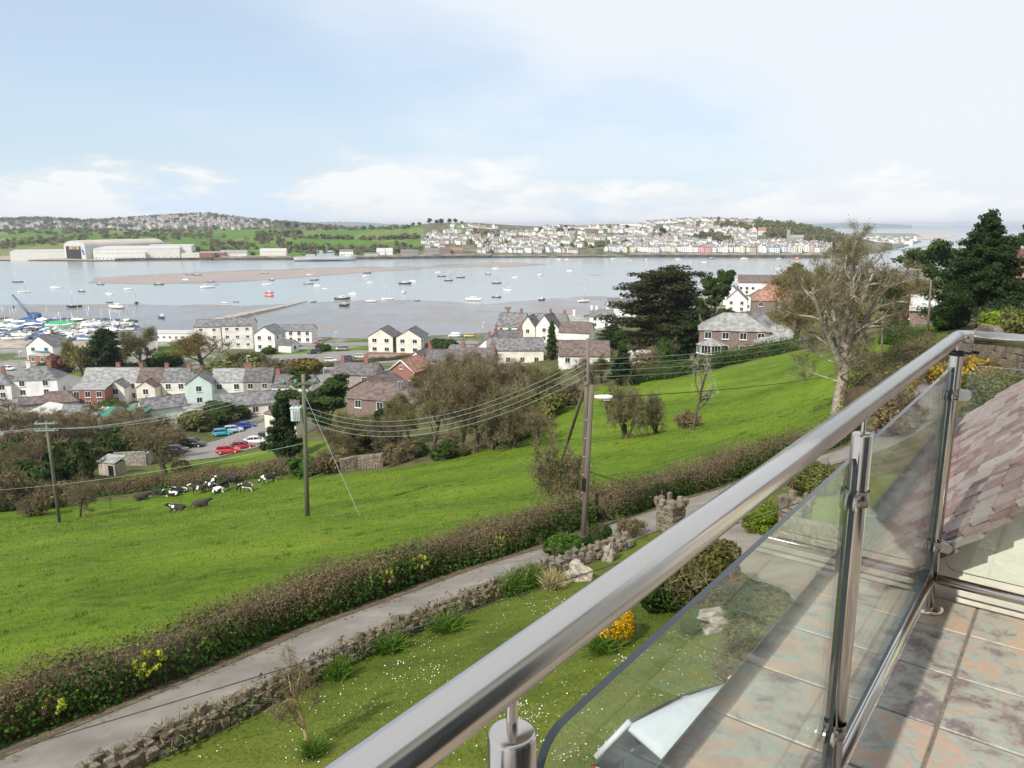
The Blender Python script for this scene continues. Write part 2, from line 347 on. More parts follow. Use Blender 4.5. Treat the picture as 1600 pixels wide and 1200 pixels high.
def groundmat():
    m = bpy.data.materials.new('ground_cover'); m.use_nodes = True; N = m.node_tree.nodes; L = m.node_tree.links; b = N['Principled BSDF']; b.inputs['Roughness'].default_value = 0.9; b.inputs['Specular IOR Level'].default_value = 0.15
    t = N.new('ShaderNodeTexCoord').outputs['Object']
    def nz(s, d=6, r=0.55, st=None):
        v = t
        if st:
            mp = N.new('ShaderNodeMapping'); mp.inputs['Scale'].default_value = st; L.new(t, mp.inputs[0]); v = mp.outputs[0]
        n = N.new('ShaderNodeTexNoise'); n.inputs['Scale'].default_value = s; n.inputs['Detail'].default_value = d; n.inputs['Roughness'].default_value = r; L.new(v, n.inputs['Vector']); return n.outputs[0]
    def ramp(f, stops):
        c = N.new('ShaderNodeValToRGB'); L.new(f, c.inputs[0]); e = c.color_ramp.elements
        while len(e) > 1: e.remove(e[-1])
        e[0].position = stops[0][0]; e[0].color = (*stops[0][1], 1)
        for p, col in stops[1:]: k = e.new(p); k.color = (*col, 1)
        return c.outputs[0]
    def mix(f, a, b_):
        n = N.new('ShaderNodeMix'); n.data_type = 'RGBA'
        for i, v in ((0, f), (6, a), (7, b_)): L.new(v, n.inputs[i])
        return n.outputs[2]
    def madd(a, ka, b_, kb):
        n = N.new('ShaderNodeMath'); n.operation = 'MULTIPLY'; L.new(a, n.inputs[0]); n.inputs[1].default_value = ka
        n2 = N.new('ShaderNodeMath'); n2.operation = 'MULTIPLY_ADD'; L.new(b_, n2.inputs[0]); n2.inputs[1].default_value = kb; L.new(n.outputs[0], n2.inputs[2]); return n2.outputs[0]
    fine = nz(9, 8, 0.68); big = nz(0.07, 5, .6, (1, 2.2, 1)); mid = nz(0.9, 6, 0.6, (1, 1.7, 1))
    f1 = madd(madd(fine, .30, mid, .35), 1.0, big, .5); f1 = madd(f1, 1.0, f1, -.13)
    field = ramp(f1, [(0.37, (0.034, 0.072, 0.004)), (0.48, (0.088, 0.148, 0.008)), (0.58, (0.133, 0.198, 0.013)), (0.70, (0.190, 0.240, 0.030))])
    lawn = ramp(f1, [(0.36, (0.045, 0.070, 0.008)), (0.50, (0.105, 0.135, 0.018)), (0.60, (0.150, 0.170, 0.030)), (0.72, (0.230, 0.210, 0.070))])
    scrub = ramp(madd(mid, .6, nz(0.25, 5), .4), [(0.30, (0.030, 0.050, 0.010)), (0.47, (0.075, 0.085, 0.022)), (0.55, (0.135, 0.11, 0.06)), (0.70, (0.085, 0.135, 0.018))])
    town = ramp(madd(nz(0.05, 5), .75, mid, .25), [(0.36, (0.06, 0.10, 0.02)), (0.45, (0.10, 0.12, 0.05)), (0.50, (0.24, 0.23, 0.21)), (0.70, (0.30, 0.285, 0.26))])
    at_ = N.new('ShaderNodeAttribute'); at_.attribute_name = 'zone'; sp_ = N.new('ShaderNodeSeparateColor'); L.new(at_.outputs['Color'], sp_.inputs[0])
    mr_ = N.new('ShaderNodeMapRange'); L.new(madd(nz(0.35, 7, .62, (1, 1.8, 1)), .7, nz(0.04, 3), .3), mr_.inputs[0]); mr_.inputs[1].default_value = .60; mr_.inputs[2].default_value = .67; mr_.inputs[4].default_value = .75
    worn = N.new('ShaderNodeRGB'); worn.outputs[0].default_value = (0.17, 0.155, 0.06, 1); field = mix(mr_.outputs[0], field, worn.outputs[0])
    c = mix(sp_.outputs[2], scrub, town); c = mix(sp_.outputs[1], c, lawn); c = mix(sp_.outputs[0], c, field)
    L.new(c, b.inputs['Base Color'])
    bp = N.new('ShaderNodeBump'); bp.inputs['Strength'].default_value = 0.8; bp.inputs['Distance'].default_value = 0.12; L.new(madd(fine, .7, mid, .5), bp.inputs['Height']); L.new(bp.outputs[0], b.inputs['Normal'])
    return m
gr = g.build('ground', groundmat()); tag(gr, kind='structure')
ca = gr.data.color_attributes.new('zone', 'FLOAT_COLOR', 'POINT'); ca.data.foreach_set('color', zone.ravel())

# ---------------------------------------------------------------- estuary water, mud and sand banks
def watermat(name='water', col=(0.28, 0.305, 0.305), rough=0.2, wave=0.9):
    m = bpy.data.materials.new(name); m.use_nodes = True; N = m.node_tree.nodes; L = m.node_tree.links; b = N['Principled BSDF']
    b.inputs['Base Color'].default_value = (*col, 1); b.inputs['Roughness'].default_value = rough; b.inputs['IOR'].default_value = 1.33; b.inputs['Specular IOR Level'].default_value = 0.5
    t = N.new('ShaderNodeTexCoord'); mp = N.new('ShaderNodeMapping'); mp.inputs['Scale'].default_value = (1, 0.5, 1); L.new(t.outputs['Object'], mp.inputs[0])
    n = N.new('ShaderNodeTexNoise'); n.inputs['Scale'].default_value = 0.35; n.inputs['Detail'].default_value = 6; L.new(mp.outputs[0], n.inputs['Vector'])
    n2 = N.new('ShaderNodeTexNoise'); n2.inputs['Scale'].default_value = 0.012; n2.inputs['Detail'].default_value = 5; L.new(mp.outputs[0], n2.inputs['Vector'])
    mr = N.new('ShaderNodeMapRange'); L.new(n2.outputs[0], mr.inputs[0]); mr.inputs[1].default_value = .35; mr.inputs[2].default_value = .65; mr.inputs[3].default_value = wave*0.4; mr.inputs[4].default_value = wave*1.1
    bp = N.new('ShaderNodeBump'); bp.inputs['Distance'].default_value = 0.25; L.new(mr.outputs[0], bp.inputs['Strength']); L.new(n.outputs[0], bp.inputs['Height']); L.new(bp.outputs[0], b.inputs['Normal'])
    mx = N.new('ShaderNodeMix'); mx.data_type = 'RGBA'; L.new(n2.outputs[0], mx.inputs[0]); mx.inputs[6].default_value = (*[c*0.85 for c in col], 1); mx.inputs[7].default_value = (*[c*1.2 for c in col], 1); L.new(mx.outputs[2], b.inputs['Base Color'])
    return m
g = G(); rr2 = np.geomspace(150, 60000, 120); a2 = np.radians(np.linspace(-62, 62, 160)); A_, R_ = np.meshgrid(a2, rr2, indexing='ij')
g.add(np.stack(((R_*np.sin(A_)).ravel(), (R_*np.cos(A_)).ravel(), np.zeros(R_.size)), 1), sheet_faces(160, 120)[:, ::-1])
tag(g.build('water', watermat()), kind='structure')
BANK = [(40,434),(130,429),(300,424),(420,421),(560,414),(700,409),(850,411),(885,414),(760,418),(650,428),(560,432),(450,437),(330,443),(250,446),(140,447),(100,442),(130,438)]
NEARMUD = [(-400,474),(0,473),(200,473),(330,476),(420,472),(500,469),(640,466),(760,471),(860,463),(930,460),(1010,458),(1060,470),(1000,500),(800,540),(-400,560)]
PATCH = [(535,496,18,3),(522,510,24,4.5),(490,508,10,3),(600,492,26,2),(575,503,10,2),(570,514,18,2),(925,466,40,4),(1000,466,40,7),(690,500,60,2),(330,478,50,2.2),(160,478,60,2.0),(760,487,25,1.5),(860,490,50,2.5),(980,480,40,4),(70,486,40,2)]
FARMUD = [(-400,405),(0,405),(100,407),(250,409),(330,408),(420,406),(420,400),(-400,398)]
def seg_sd(px, py, poly, ay=4.0):
    """signed distance to a polygon in photograph units with y stretched, positive inside"""
    q = [(a, b*ay) for a, b in poly]; y = py*ay; d = np.full(len(px), 1e9)
    for i in range(len(q)):
        x1, y1 = q[i]; x2, y2 = q[(i+1) % len(q)]; dx, dy = x2-x1, y2-y1; t = np.clip(((px-x1)*dx+(y-y1)*dy)/(dx*dx+dy*dy+1e-9), 0, 1)
        d = np.minimum(d, np.hypot(px-x1-t*dx, y-y1-t*dy))
    return np.where(inpoly(px, y, q), d, -d)
NU, NV = 460, 230
pu = np.linspace(-250, 1420, NU); tv = np.geomspace(275, 1330, NV)
PU, TV = np.meshgrid(pu, tv, indexing='ij'); PU = PU.ravel(); TV = TV.ravel()
yw = (TV - H*ST)/CT; xw = (PU-800)/FP*TV; py_ = 600 - FP*(yw*ST - H*CT)/TV
def fbm(x, y, s, seed=0, o=5):
    v = 0; a = 1.0; tot = 0; q = np.random.default_rng(seed)
    for k in range(o):
        for _ in range(3):
            th = q.uniform(0, 6.28); ph = q.uniform(0, 6.28); v = v + a*np.sin((x*math.cos(th)+y*math.sin(th))*s*q.uniform(.7, 1.4)+ph + 0.8*np.sin((x*math.sin(th)-y*math.cos(th))*s*.6+ph)); tot += a
        s *= 2.0; a *= 0.55
    return v/tot*1.8
nzv = fbm(xw, yw*0.5, 0.02, 3); nf = fbm(xw, yw*.4, 0.09, 5, 3)
zb = np.full(len(xw), -1.0)
def rise(sd, k, top, n): return np.minimum(-0.35 + (sd + 14*n)*k, top)
zb = np.maximum(zb, rise(seg_sd(PU, py_, BANK), 0.035, 0.30, nzv) )
zb = np.maximum(zb, rise(seg_sd(PU, py_, NEARMUD), 0.03, 0.065, nzv*0.8) + 0.010*nf)
zb = np.maximum(zb, rise(seg_sd(PU, py_, FARMUD), 0.05, 0.8, nzv))
for cx_, cy_, ax_, ay_ in PATCH:
    e_ = 1 - np.hypot((PU-cx_)/ax_, (py_-cy_)/ay_) + 0.35*nzv; zb = np.where(e_ > 0, np.maximum(zb, 0.05 + 0.25*np.minimum(e_, .6)), zb)
zb = zb + 0.02*nf*(zb > 0.1)
def mudmat():
    m = bpy.data.materials.new('tidal_mud_and_sand'); m.use_nodes = True; N = m.node_tree.nodes; L = m.node_tree.links; b = N['Principled BSDF']
    ge = N.new('ShaderNodeNewGeometry'); sp_ = N.new('ShaderNodeSeparateXYZ'); L.new(ge.outputs['Position'], sp_.inputs[0])
    t = N.new('ShaderNodeTexCoord'); mp = N.new('ShaderNodeMapping'); mp.inputs['Scale'].default_value = (0.6, 0.25, 1); L.new(t.outputs['Object'], mp.inputs[0])
    n = N.new('ShaderNodeTexNoise'); n.inputs['Scale'].default_value = 0.05; n.inputs['Detail'].default_value = 8; n.inputs['Roughness'].default_value = .62; L.new(mp.outputs[0], n.inputs['Vector'])
    ad = N.new('ShaderNodeMath'); ad.operation = 'MULTIPLY_ADD'; L.new(n.outputs[0], ad.inputs[0]); ad.inputs[1].default_value = 0.28; L.new(sp_.outputs[2], ad.inputs[2])
    w = N.new('ShaderNodeMapRange'); L.new(ad.outputs[0], w.inputs[0]); w.inputs[1].default_value = 0.125; w.inputs[2].default_value = 0.46
    c = N.new('ShaderNodeMix'); c.data_type = 'RGBA'; L.new(w.outputs[0], c.inputs[0]); c.inputs[6].default_value = (0.12, 0.105, 0.095, 1); c.inputs[7].default_value = (0.32, 0.268, 0.235, 1)
    L.new(c.outputs[2], b.inputs['Base Color'])
    r_ = N.new('ShaderNodeMapRange'); L.new(w.outputs[0], r_.inputs[0]); r_.inputs[3].default_value = 0.05; r_.inputs[4].default_value = 0.75; L.new(r_.outputs[0], b.inputs['Roughness'])
    s_ = N.new('ShaderNodeMapRange'); L.new(w.outputs[0], s_.inputs[0]); s_.inputs[3].default_value = 0.5; s_.inputs[4].default_value = 0.12; L.new(s_.outputs[0], b.inputs['Specular IOR Level'])
    n2 = N.new('ShaderNodeTexNoise'); n2.inputs['Scale'].default_value = 0.4; n2.inputs['Detail'].default_value = 5; L.new(mp.outputs[0], n2.inputs['Vector'])
    bp = N.new('ShaderNodeBump'); bp.inputs['Strength'].default_value = 0.06; bp.inputs['Distance'].default_value = 0.06; L.new(n2.outputs[0], bp.inputs['Height']); L.new(bp.outputs[0], b.inputs['Normal'])
    return m
g = G(); g.add(np.stack((xw, yw, zb), 1), sheet_faces(NU, NV)[:, ::-1], 0, True)
tag(g.build('mudflat', mudmat()), kind='structure')

# ---------------------------------------------------------------- far shore hills (columns of the picture, real distances)
FAR_SHORE = [(-400,406),(0,406),(150,407),(300,405),(420,405),(560,404),(650,403),(800,401.5),(1000,401),(1300,402),(1345,398),(1400,390),(1460,384)]
FAR_RIDGE = [(-400,359,1900),(0,360,1900),(100,358,1900),(200,361,1850),(300,361,1800),(400,358,1750),(460,357,1700),(500,357,1680),(560,357,1650),(640,352.5,1620),(680,348,1600),(740,347.5,1600),(800,352,1620),(860,354,1650),(900,353,1650),(950,350,1650),(1000,349,1650),(1050,346,1650),(1100,343,1620),(1150,342,1620),(1180,344,1620),(1220,348,1600),(1260,354,1550),(1300,361,1500),(1330,369,1480),(1370,378,1480),(1460,382,1480)]
def far_profile(px):
    sy = np.interp(px, [a for a, _ in FAR_SHORE], [b for _, b in FAR_SHORE])
    ry = np.interp(px, [a for a, _, _ in FAR_RIDGE], [b for _, b, _ in FAR_RIDGE]); rd = np.interp(px, [a for a, _, _ in FAR_RIDGE], [c for _, _, c in FAR_RIDGE])
    r2 = -ST + (600-sy)/FP*CT; s_t = (1.0-H)/r2
    return sy, s_t, ry, rd
def hz_far(px, t):
    """height of the far shore in picture column px at optical depth t"""
    px = np.asarray(px, float); t = np.asarray(t, float)
    sy, s_t, ry, rd = far_profile(px)
    f = np.clip((t - s_t)/(rd - s_t), 0, 1.6)
    zr = H + rd*(-ST + (600-ry)/FP*CT)
    prof = np.where(f < 1, 1 - (1-np.minimum(f, 1))**1.25, 1 - 0.25*(f-1))
    z = 2.2 + (zr - 2.2)*prof
    z = z + (1.6*np.sin(px*0.031+t*0.004) + 1.2*np.sin(px*0.067-t*0.009+1))*np.clip(f*3, 0, 1)*np.clip((1.02-f)*6, 0, 1)
    return np.where(t < s_t, np.maximum(2.2 - (s_t-t)*0.25, -2), z)
PU2 = np.linspace(-420, 1465, 520); TT = np.concatenate((np.linspace(0, 0.06, 8)[:-1], np.linspace(0.06, 1.5, 70)))
U_, T_ = np.meshgrid(PU2, TT, indexing='ij'); U_ = U_.ravel(); T_ = T_.ravel(); sy, s_t, ry, rd = far_profile(U_)
tt = s_t - 4 + (rd - s_t)*T_; zz = hz_far(U_, tt)
def col_xyz(px, t, z): return np.stack(((px-800)/FP*t, (t + (z-H)*ST)/CT, z), -1)
g = G(); g.add(col_xyz(U_, tt, zz), sheet_faces(520, len(TT))[:, ::-1], 0, True)
def farmat(name, gshare=0.5, seed=0.0):
    m = bpy.data.materials.new(name); m.use_nodes = True; N = m.node_tree.nodes; L = m.node_tree.links; b = N['Principled BSDF']; b.inputs['Roughness'].default_value = .95; b.inputs['Specular IOR Level'].default_value = .1
    t = N.new('ShaderNodeTexCoord')
    vo = N.new('ShaderNodeTexVoronoi'); vo.inputs['Scale'].default_value = 0.0062; L.new(t.outputs['Object'], vo.inputs['Vector'])
    sp_ = N.new('ShaderNodeSeparateColor'); L.new(vo.outputs['Color'], sp_.inputs[0])
    c = N.new('ShaderNodeValToRGB'); L.new(sp_.outputs[0], c.inputs[0]); e = c.color_ramp.elements; c.color_ramp.interpolation = 'CONSTANT'
    e[0].position = 0; e[0].color = (0.085, 0.155, 0.02, 1); e[1].position = .35; e[1].color = (0.13, 0.18, 0.045, 1)
    for p, col in ((.55, (0.10, 0.17, 0.02)), (.72, (0.17, 0.18, 0.065)), (.86, (0.085, 0.17, 0.02))): k = e.new(p); k.color = (*col, 1)
    n = N.new('ShaderNodeTexNoise'); n.inputs['Scale'].default_value = 0.06; n.inputs['Detail'].default_value = 6; L.new(t.outputs['Object'], n.inputs['Vector'])
    hs = N.new('ShaderNodeHueSaturation'); L.new(c.outputs[0], hs.inputs['Color']); mr = N.new('ShaderNodeMapRange'); L.new(n.outputs[0], mr.inputs[0]); mr.inputs[1].default_value = .3; mr.inputs[2].default_value = .7; mr.inputs[3].default_value = .7; mr.inputs[4].default_value = 1.2; L.new(mr.outputs[0], hs.inputs['Value'])
    # settled ground and bare shore take an attribute mask
    a = N.new('ShaderNodeAttribute'); a.attribute_name = 'zone'; s2 = N.new('ShaderNodeSeparateColor'); L.new(a.outputs['Color'], s2.inputs[0])
    tw = N.new('ShaderNodeValToRGB'); L.new(n.outputs[0], tw.inputs[0]); q = tw.color_ramp.elements; q[0].position = .38; q[0].color = (0.055, 0.075, 0.02, 1); q[1].position = .62; q[1].color = (0.19, 0.165, 0.12, 1)
    m1 = N.new('ShaderNodeMix'); m1.data_type = 'RGBA'; L.new(s2.outputs[0], m1.inputs[0]); L.new(hs.outputs[0], m1.inputs[6]); L.new(tw.outputs[0], m1.inputs[7])
    m2 = N.new('ShaderNodeMix'); m2.data_type = 'RGBA'; L.new(s2.outputs[1], m2.inputs[0]); L.new(m1.outputs[2], m2.inputs[6]); m2.inputs[7].default_value = (0.33, 0.27, 0.20, 1)
    L.new(m2.outputs[2], b.inputs['Base Color']); return m
MF = farmat('far_fields')
ho = g.build('hill', MF); tag(ho, kind='structure')
zn = np.zeros((len(U_), 4), np.float32); zn[:, 3] = 1
pyv = 600 - FP*((col_xyz(U_, tt, zz)[:, 1])*ST + (zz-H)*CT)/tt
zn[:, 0] = ((U_ > 662) & ~((U_ > 690) & (U_ < 735) & (pyv < 362) & (pyv > 354))).astype(float)
zn[:, 1] = ((tt < s_t + 22) & (U_ < 660)).astype(float) + ((U_ < 420) & (pyv > 399)).astype(float)
zn = np.clip(zn, 0, 1)
ca = ho.data.color_attributes.new('zone', 'FLOAT_COLOR', 'POINT'); ca.data.foreach_set('color', zn.ravel())
def gf(px, py):
    """far-shore ground point seen at (px, py)"""
    sy, s_t, ry, rd = (float(k) for k in far_profile(np.array(float(px))))
    t = np.linspace(s_t, rd*1.02, 260); z = hz_far(np.full(260, float(px)), t); r = ray(px, py); zr = H + r[2]*t
    i = int(np.argmax(zr < z)); i = i if zr[i] < z[i] else 259
    p = col_xyz(float(px), t[i], z[i]); return Vector(p), float(t[i])
# ridge behind, with the hill town
RIDGE_B = [(-400,345),(-100,345),(0,344),(60,342),(110,345),(150,346),(200,343),(240,340.5),(290,337.5),(320,335.5),(345,339),(380,343.5),(430,347.5),(470,351),(520,355),(560,359)]
def hz_b(px, t):
    ry = np.interp(px, [a for a, _ in RIDGE_B], [b for _, b in RIDGE_B]); zr = H + 3000*(-ST + (600-ry)/FP*CT)
    f = np.clip((t-2000)/1000, 0, 1.3); return 5 + (zr-5)*np.where(f < 1, 1-(1-np.minimum(f, 1))**1.3, 1-.3*(f-1)) + 2.0*np.sin(px*.05+t*.003)*np.clip((1-f)*4, 0, 1)
u, t = np.meshgrid(np.linspace(-420, 560, 240), np.linspace(1950, 3250, 40), indexing='ij'); u = u.ravel(); t = t.ravel()
g = G(); g.add(col_xyz(u, t, hz_b(u, t)), sheet_faces(240, 40)[:, ::-1], 0, True)
o = g.build('hill', MF); tag(o, kind='structure'); zb_ = np.zeros((len(u), 4), np.float32); zb_[:, 0] = 1; zb_[:, 3] = 1
o.data.color_attributes.new('zone', 'FLOAT_COLOR', 'POINT').data.foreach_set('color', zb_.ravel())
# distant blue hills and the low spit by the sea
MD = mat('distant_moor', (0.10, 0.13, 0.10), 0.95, 0.2, 0.002)
for name, pts, d in (('hill', [(380,349.5),(470,348),(520,346.5),(560,347),(585,348.5),(620,351),(660,353)], 9000), ('hill', [(1255,351.5),(1280,349.5),(1320,348.2),(1360,348.6),(1400,350.5),(1425,352)], 13000)):
    xs = np.linspace(pts[0][0], pts[-1][0], 60); ys = np.interp(xs, [a for a, _ in pts], [b for _, b in pts]); V = []
    for dd, k in ((d*0.9, 0.0), (d, 1.0), (d*1.12, 0.6)):
        zt = (H + d*(-ST + (600-ys)/FP*CT))*k; V.append(col_xyz(xs, dd, zt + 6*np.sin(xs*.7)*(k == 1)))
    g = G(); g.add(np.concatenate(V), sheet_faces(3, 60), 0, True); tag(g.build(name, MD), kind='structure')
def lowsheet(name, pts, z, m):
    P = [atz(a, b, z) for a, b in pts]; g = G(); n = len(P); c = sum((Vector(p) for p in P), Vector())/n
    V = [tuple(p) for p in P] + [(p.x, p.y, -0.5) for p in P]
    g.add(V, [tuple(range(n))[::-1]] + [(i, (i+1) % n, n+(i+1) % n, n+i) for i in range(n)]); return tag(g.build(name, m), kind='structure')
lowsheet('dune_spit', [(1318,367),(1330,364.8),(1380,364.2),(1428,364.6),(1432,366),(1440,370),(1400,371),(1340,371.5)], 2.2, mat('dune_grass', (0.17, 0.19, 0.08), 0.95, 0.3, 0.02))
lowsheet('sand_beach', [(1420,368),(1440,365.2),(1486,366.0),(1494,368),(1478,372),(1440,374),(1425,373)], 1.3, mat('beach_sand', (0.45, 0.36, 0.28), 0.9, 0.15, 0.02))
# ---------------------------------------------------------------- balcony (frame: s along the rail, n inward, z)
BO = Vector((0.0, 0.664, 0)); BE = Vector((0.605, 0.796, 0)).normalized(); BN = Vector((0.796, -0.605, 0)).normalized()
ZR = H - 0.416; ZF = H - 1.547; S2 = 1.372; S3 = 2.826
BROT = math.atan2(BE.y, BE.x)
def bp_(s, n, z): return BO + BE*s + BN*n + Vector((0, 0, z))
def steel():
    m = bpy.data.materials.new('brushed_steel'); m.use_nodes = True; N = m.node_tree.nodes; L = m.node_tree.links; b = N['Principled BSDF']
    b.inputs['Metallic'].default_value = 1; b.inputs['Base Color'].default_value = (0.60, 0.575, 0.55, 1); b.inputs['Roughness'].default_value = 0.27; b.inputs['Anisotropic'].default_value = 0.4
    t = N.new('ShaderNodeTexCoord'); mp = N.new('ShaderNodeMapping'); mp.inputs['Scale'].default_value = (260, 260, 260); L.new(t.outputs['Object'], mp.inputs[0])
    n = N.new('ShaderNodeTexNoise'); n.inputs['Scale'].default_value = 2; n.inputs['Detail'].default_value = 3; L.new(mp.outputs[0], n.inputs['Vector'])
    n2 = N.new('ShaderNodeTexNoise'); n2.inputs['Scale'].default_value = 9; n2.inputs['Detail'].default_value = 6; L.new(t.outputs['Object'], n2.inputs['Vector'])
    r_ = N.new('ShaderNodeMapRange'); L.new(n2.outputs[0], r_.inputs[0]); r_.inputs[1].default_value = .35; r_.inputs[2].default_value = .7; r_.inputs[3].default_value = .17; r_.inputs[4].default_value = .23; L.new(r_.outputs[0], b.inputs['Roughness'])
    c = N.new('ShaderNodeMix'); c.data_type = 'RGBA'; L.new(r_.outputs[0], c.inputs[0]); c.inputs[6].default_value = (0.64, 0.60, 0.565, 1); c.inputs[7].default_value = (0.54, 0.49, 0.44, 1); L.new(c.outputs[2], b.inputs['Base Color'])
    bp = N.new('ShaderNodeBump'); bp.inputs['Strength'].default_value = 0.012; bp.inputs['Distance'].default_value = 0.001; L.new(n.outputs[0], bp.inputs['Height']); L.new(bp.outputs[0], b.inputs['Normal']); return m
M['steel'] = steel()
def glassmat():
    m = bpy.data.materials.new('clear_glass'); m.use_nodes = True; N = m.node_tree.nodes; L = m.node_tree.links; N.remove(N['Principled BSDF'])
    tr = N.new('ShaderNodeBsdfTransparent'); tr.inputs[0].default_value = (0.945, 0.98, 0.962, 1)
    gl = N.new('ShaderNodeBsdfGlossy'); gl.inputs['Roughness'].default_value = 0.004; gl.inputs[0].default_value = (1, 1, 1, 1)
    fr = N.new('ShaderNodeFresnel'); fr.inputs[0].default_value = 1.5
    # both faces of the pane reflect; counted once, where the ray enters
    ge = N.new('ShaderNodeNewGeometry'); inv = N.new('ShaderNodeMath'); inv.operation = 'SUBTRACT'; inv.inputs[0].default_value = 1; L.new(ge.outputs['Backfacing'], inv.inputs[1])
    m0 = N.new('ShaderNodeMath'); m0.operation = 'MULTIPLY'; L.new(fr.outputs[0], m0.inputs[0]); m0.inputs[1].default_value = 1.45
    mu = N.new('ShaderNodeMath'); mu.operation = 'MULTIPLY'; mu.use_clamp = True; L.new(m0.outputs[0], mu.inputs[0]); L.new(inv.outputs[0], mu.inputs[1])
    ms = N.new('ShaderNodeMixShader'); L.new(mu.outputs[0], ms.inputs[0]); L.new(tr.outputs[0], ms.inputs[1]); L.new(gl.outputs[0], ms.inputs[2])
    # a film of dried rain spots
    t = N.new('ShaderNodeTexCoord'); n = N.new('ShaderNodeTexNoise'); n.inputs['Scale'].default_value = 60; n.inputs['Detail'].default_value = 5; L.new(t.outputs['Object'], n.inputs['Vector'])
    n3 = N.new('ShaderNodeTexNoise'); n3.inputs['Scale'].default_value = 4; n3.inputs['Detail'].default_value = 4; L.new(t.outputs['Object'], n3.inputs['Vector'])
    mm = N.new('ShaderNodeMath'); mm.operation = 'MULTIPLY'; L.new(n.outputs[0], mm.inputs[0]); L.new(n3.outputs[0], mm.inputs[1])
    mr = N.new('ShaderNodeMapRange'); L.new(mm.outputs[0], mr.inputs[0]); mr.inputs[1].default_value = .2; mr.inputs[2].default_value = .5; mr.inputs[3].default_value = 0.002; mr.inputs[4].default_value = 0.05
    df = N.new('ShaderNodeBsdfDiffuse'); df.inputs[0].default_value = (0.8, 0.8, 0.78, 1); m2 = N.new('ShaderNodeMixShader'); L.new(mr.outputs[0], m2.inputs[0]); L.new(ms.outputs[0], m2.inputs[1]); L.new(df.outputs[0], m2.inputs[2])
    L.new(m2.outputs[0], N['Material Output'].inputs[0]); return m
M['glass'] = glassmat()
M['glassedge'] = mat('glass_edge', (0.035, 0.06, 0.075), 0.12, 0.1, 5, spec=0.8)
bal = empty('balcony_railing', bp_(0, 0, ZF), BROT, 'brushed steel balcony railing with round handrail and glass panels', 'railing')
# local frame of the railing: +x = s (along), +y = outward (-n), z up from the floor
def LP(s, n, z): return (s, -n, z - ZF)
g = G()
pts = [LP(-2.4, 0, ZR), LP(0.4, 0, ZR), LP(S3-0.05, 0, ZR)]
g.tube(pts, 0.0248, 40)
hr = g.build('handrail', M['steel'], bal)
g = G(); g.tube([LP(S3, 0.05, ZR), LP(S3, 1.2, ZR), LP(S3, 3.2, ZR)], 0.0248, 40); g.build('handrail', M['steel'], bal)
g = G(); g.tube([LP(S3-0.051, 0, ZR), LP(S3-0.022, 0.003, ZR), LP(S3-0.003, 0.022, ZR), LP(S3, 0.051, ZR)], [0.0252]*4, 40); g.build('corner_bend', M['steel'], bal)
def post(s, n):
    z1 = ZR - 0.066 - ZF
    g = G(); g.lathe([(0, 0.002), (0.0242, 0.002), (0.0242, z1-0.006), (0.0225, z1-0.001), (0.020, z1), (0, z1)], 40, LP(s, n, ZF))
    p = g.build('post', M['steel'], bal)
    g = G(); g.lathe([(0.0056, z1-.004), (0.0056, z1+0.046)], 20, LP(s, n, ZF)); g.build('pin', M['steel'], p)
    g = G(); g.lathe([(0.0, 0.0145), (0.035, 0.0145), (0.058, 0.012), (0.061, 0.008), (0.061, 0.0005)][::-1], 40, LP(s, n, ZF)); g.build('base_plate', M['steel'], p)
    return p
POSTS = [post(0, 0), post(S2, 0), post(S3, 0), post(S3, 1.4), post(-1.4, 0)]
def rrect(x0, x1, z0, z1, r, n=8):
    out = []
    for cx_, cz_, a0 in ((x1-r, z1-r, 0), (x0+r, z1-r, 90), (x0+r, z0+r, 180), (x1-r, z0+r, 270)):
        for k in range(n+1): a = R(a0+90*k/n); out.append((cx_+r*math.cos(a), cz_+r*math.sin(a)))
    return out
def panel(axis, a, b):
    """clear pane, with its polished edge as a thin rim"""
    z0, z1 = 0.19, ZR - 0.107 - ZF; th = 0.005
    o_ = rrect(a, b, z0, z1, 0.045); n = len(o_)
    def P3(q, off): return LP(q[0], off, q[1]+ZF) if axis == 's' else LP(S3+off, q[0], q[1]+ZF)
    g = G(); V = [P3(q, -th) for q in o_] + [P3(q, th) for q in o_]
    g.add(V, [tuple(range(n)), tuple(range(n, 2*n))[::-1]])
    pn = g.build('glass_panel', M['glass'], bal)
    g = G(); i_ = rrect(a-0.0006, b+0.0006, z0-0.0006, z1+0.0006, 0.0456); V = [P3(q, -th) for q in i_] + [P3(q, th) for q in i_]
    g.add(V, [(k, (k+1) % n, n+(k+1) % n, n+k) for k in range(n)], 0, True); g.build('glass_edge', M['glassedge'], pn)
    return pn
panel('s', 0.045, S2-0.045); panel('s', S2+0.045, S3-0.045); panel('n', 0.045, 1.355); panel('s', -1.355, -0.045)
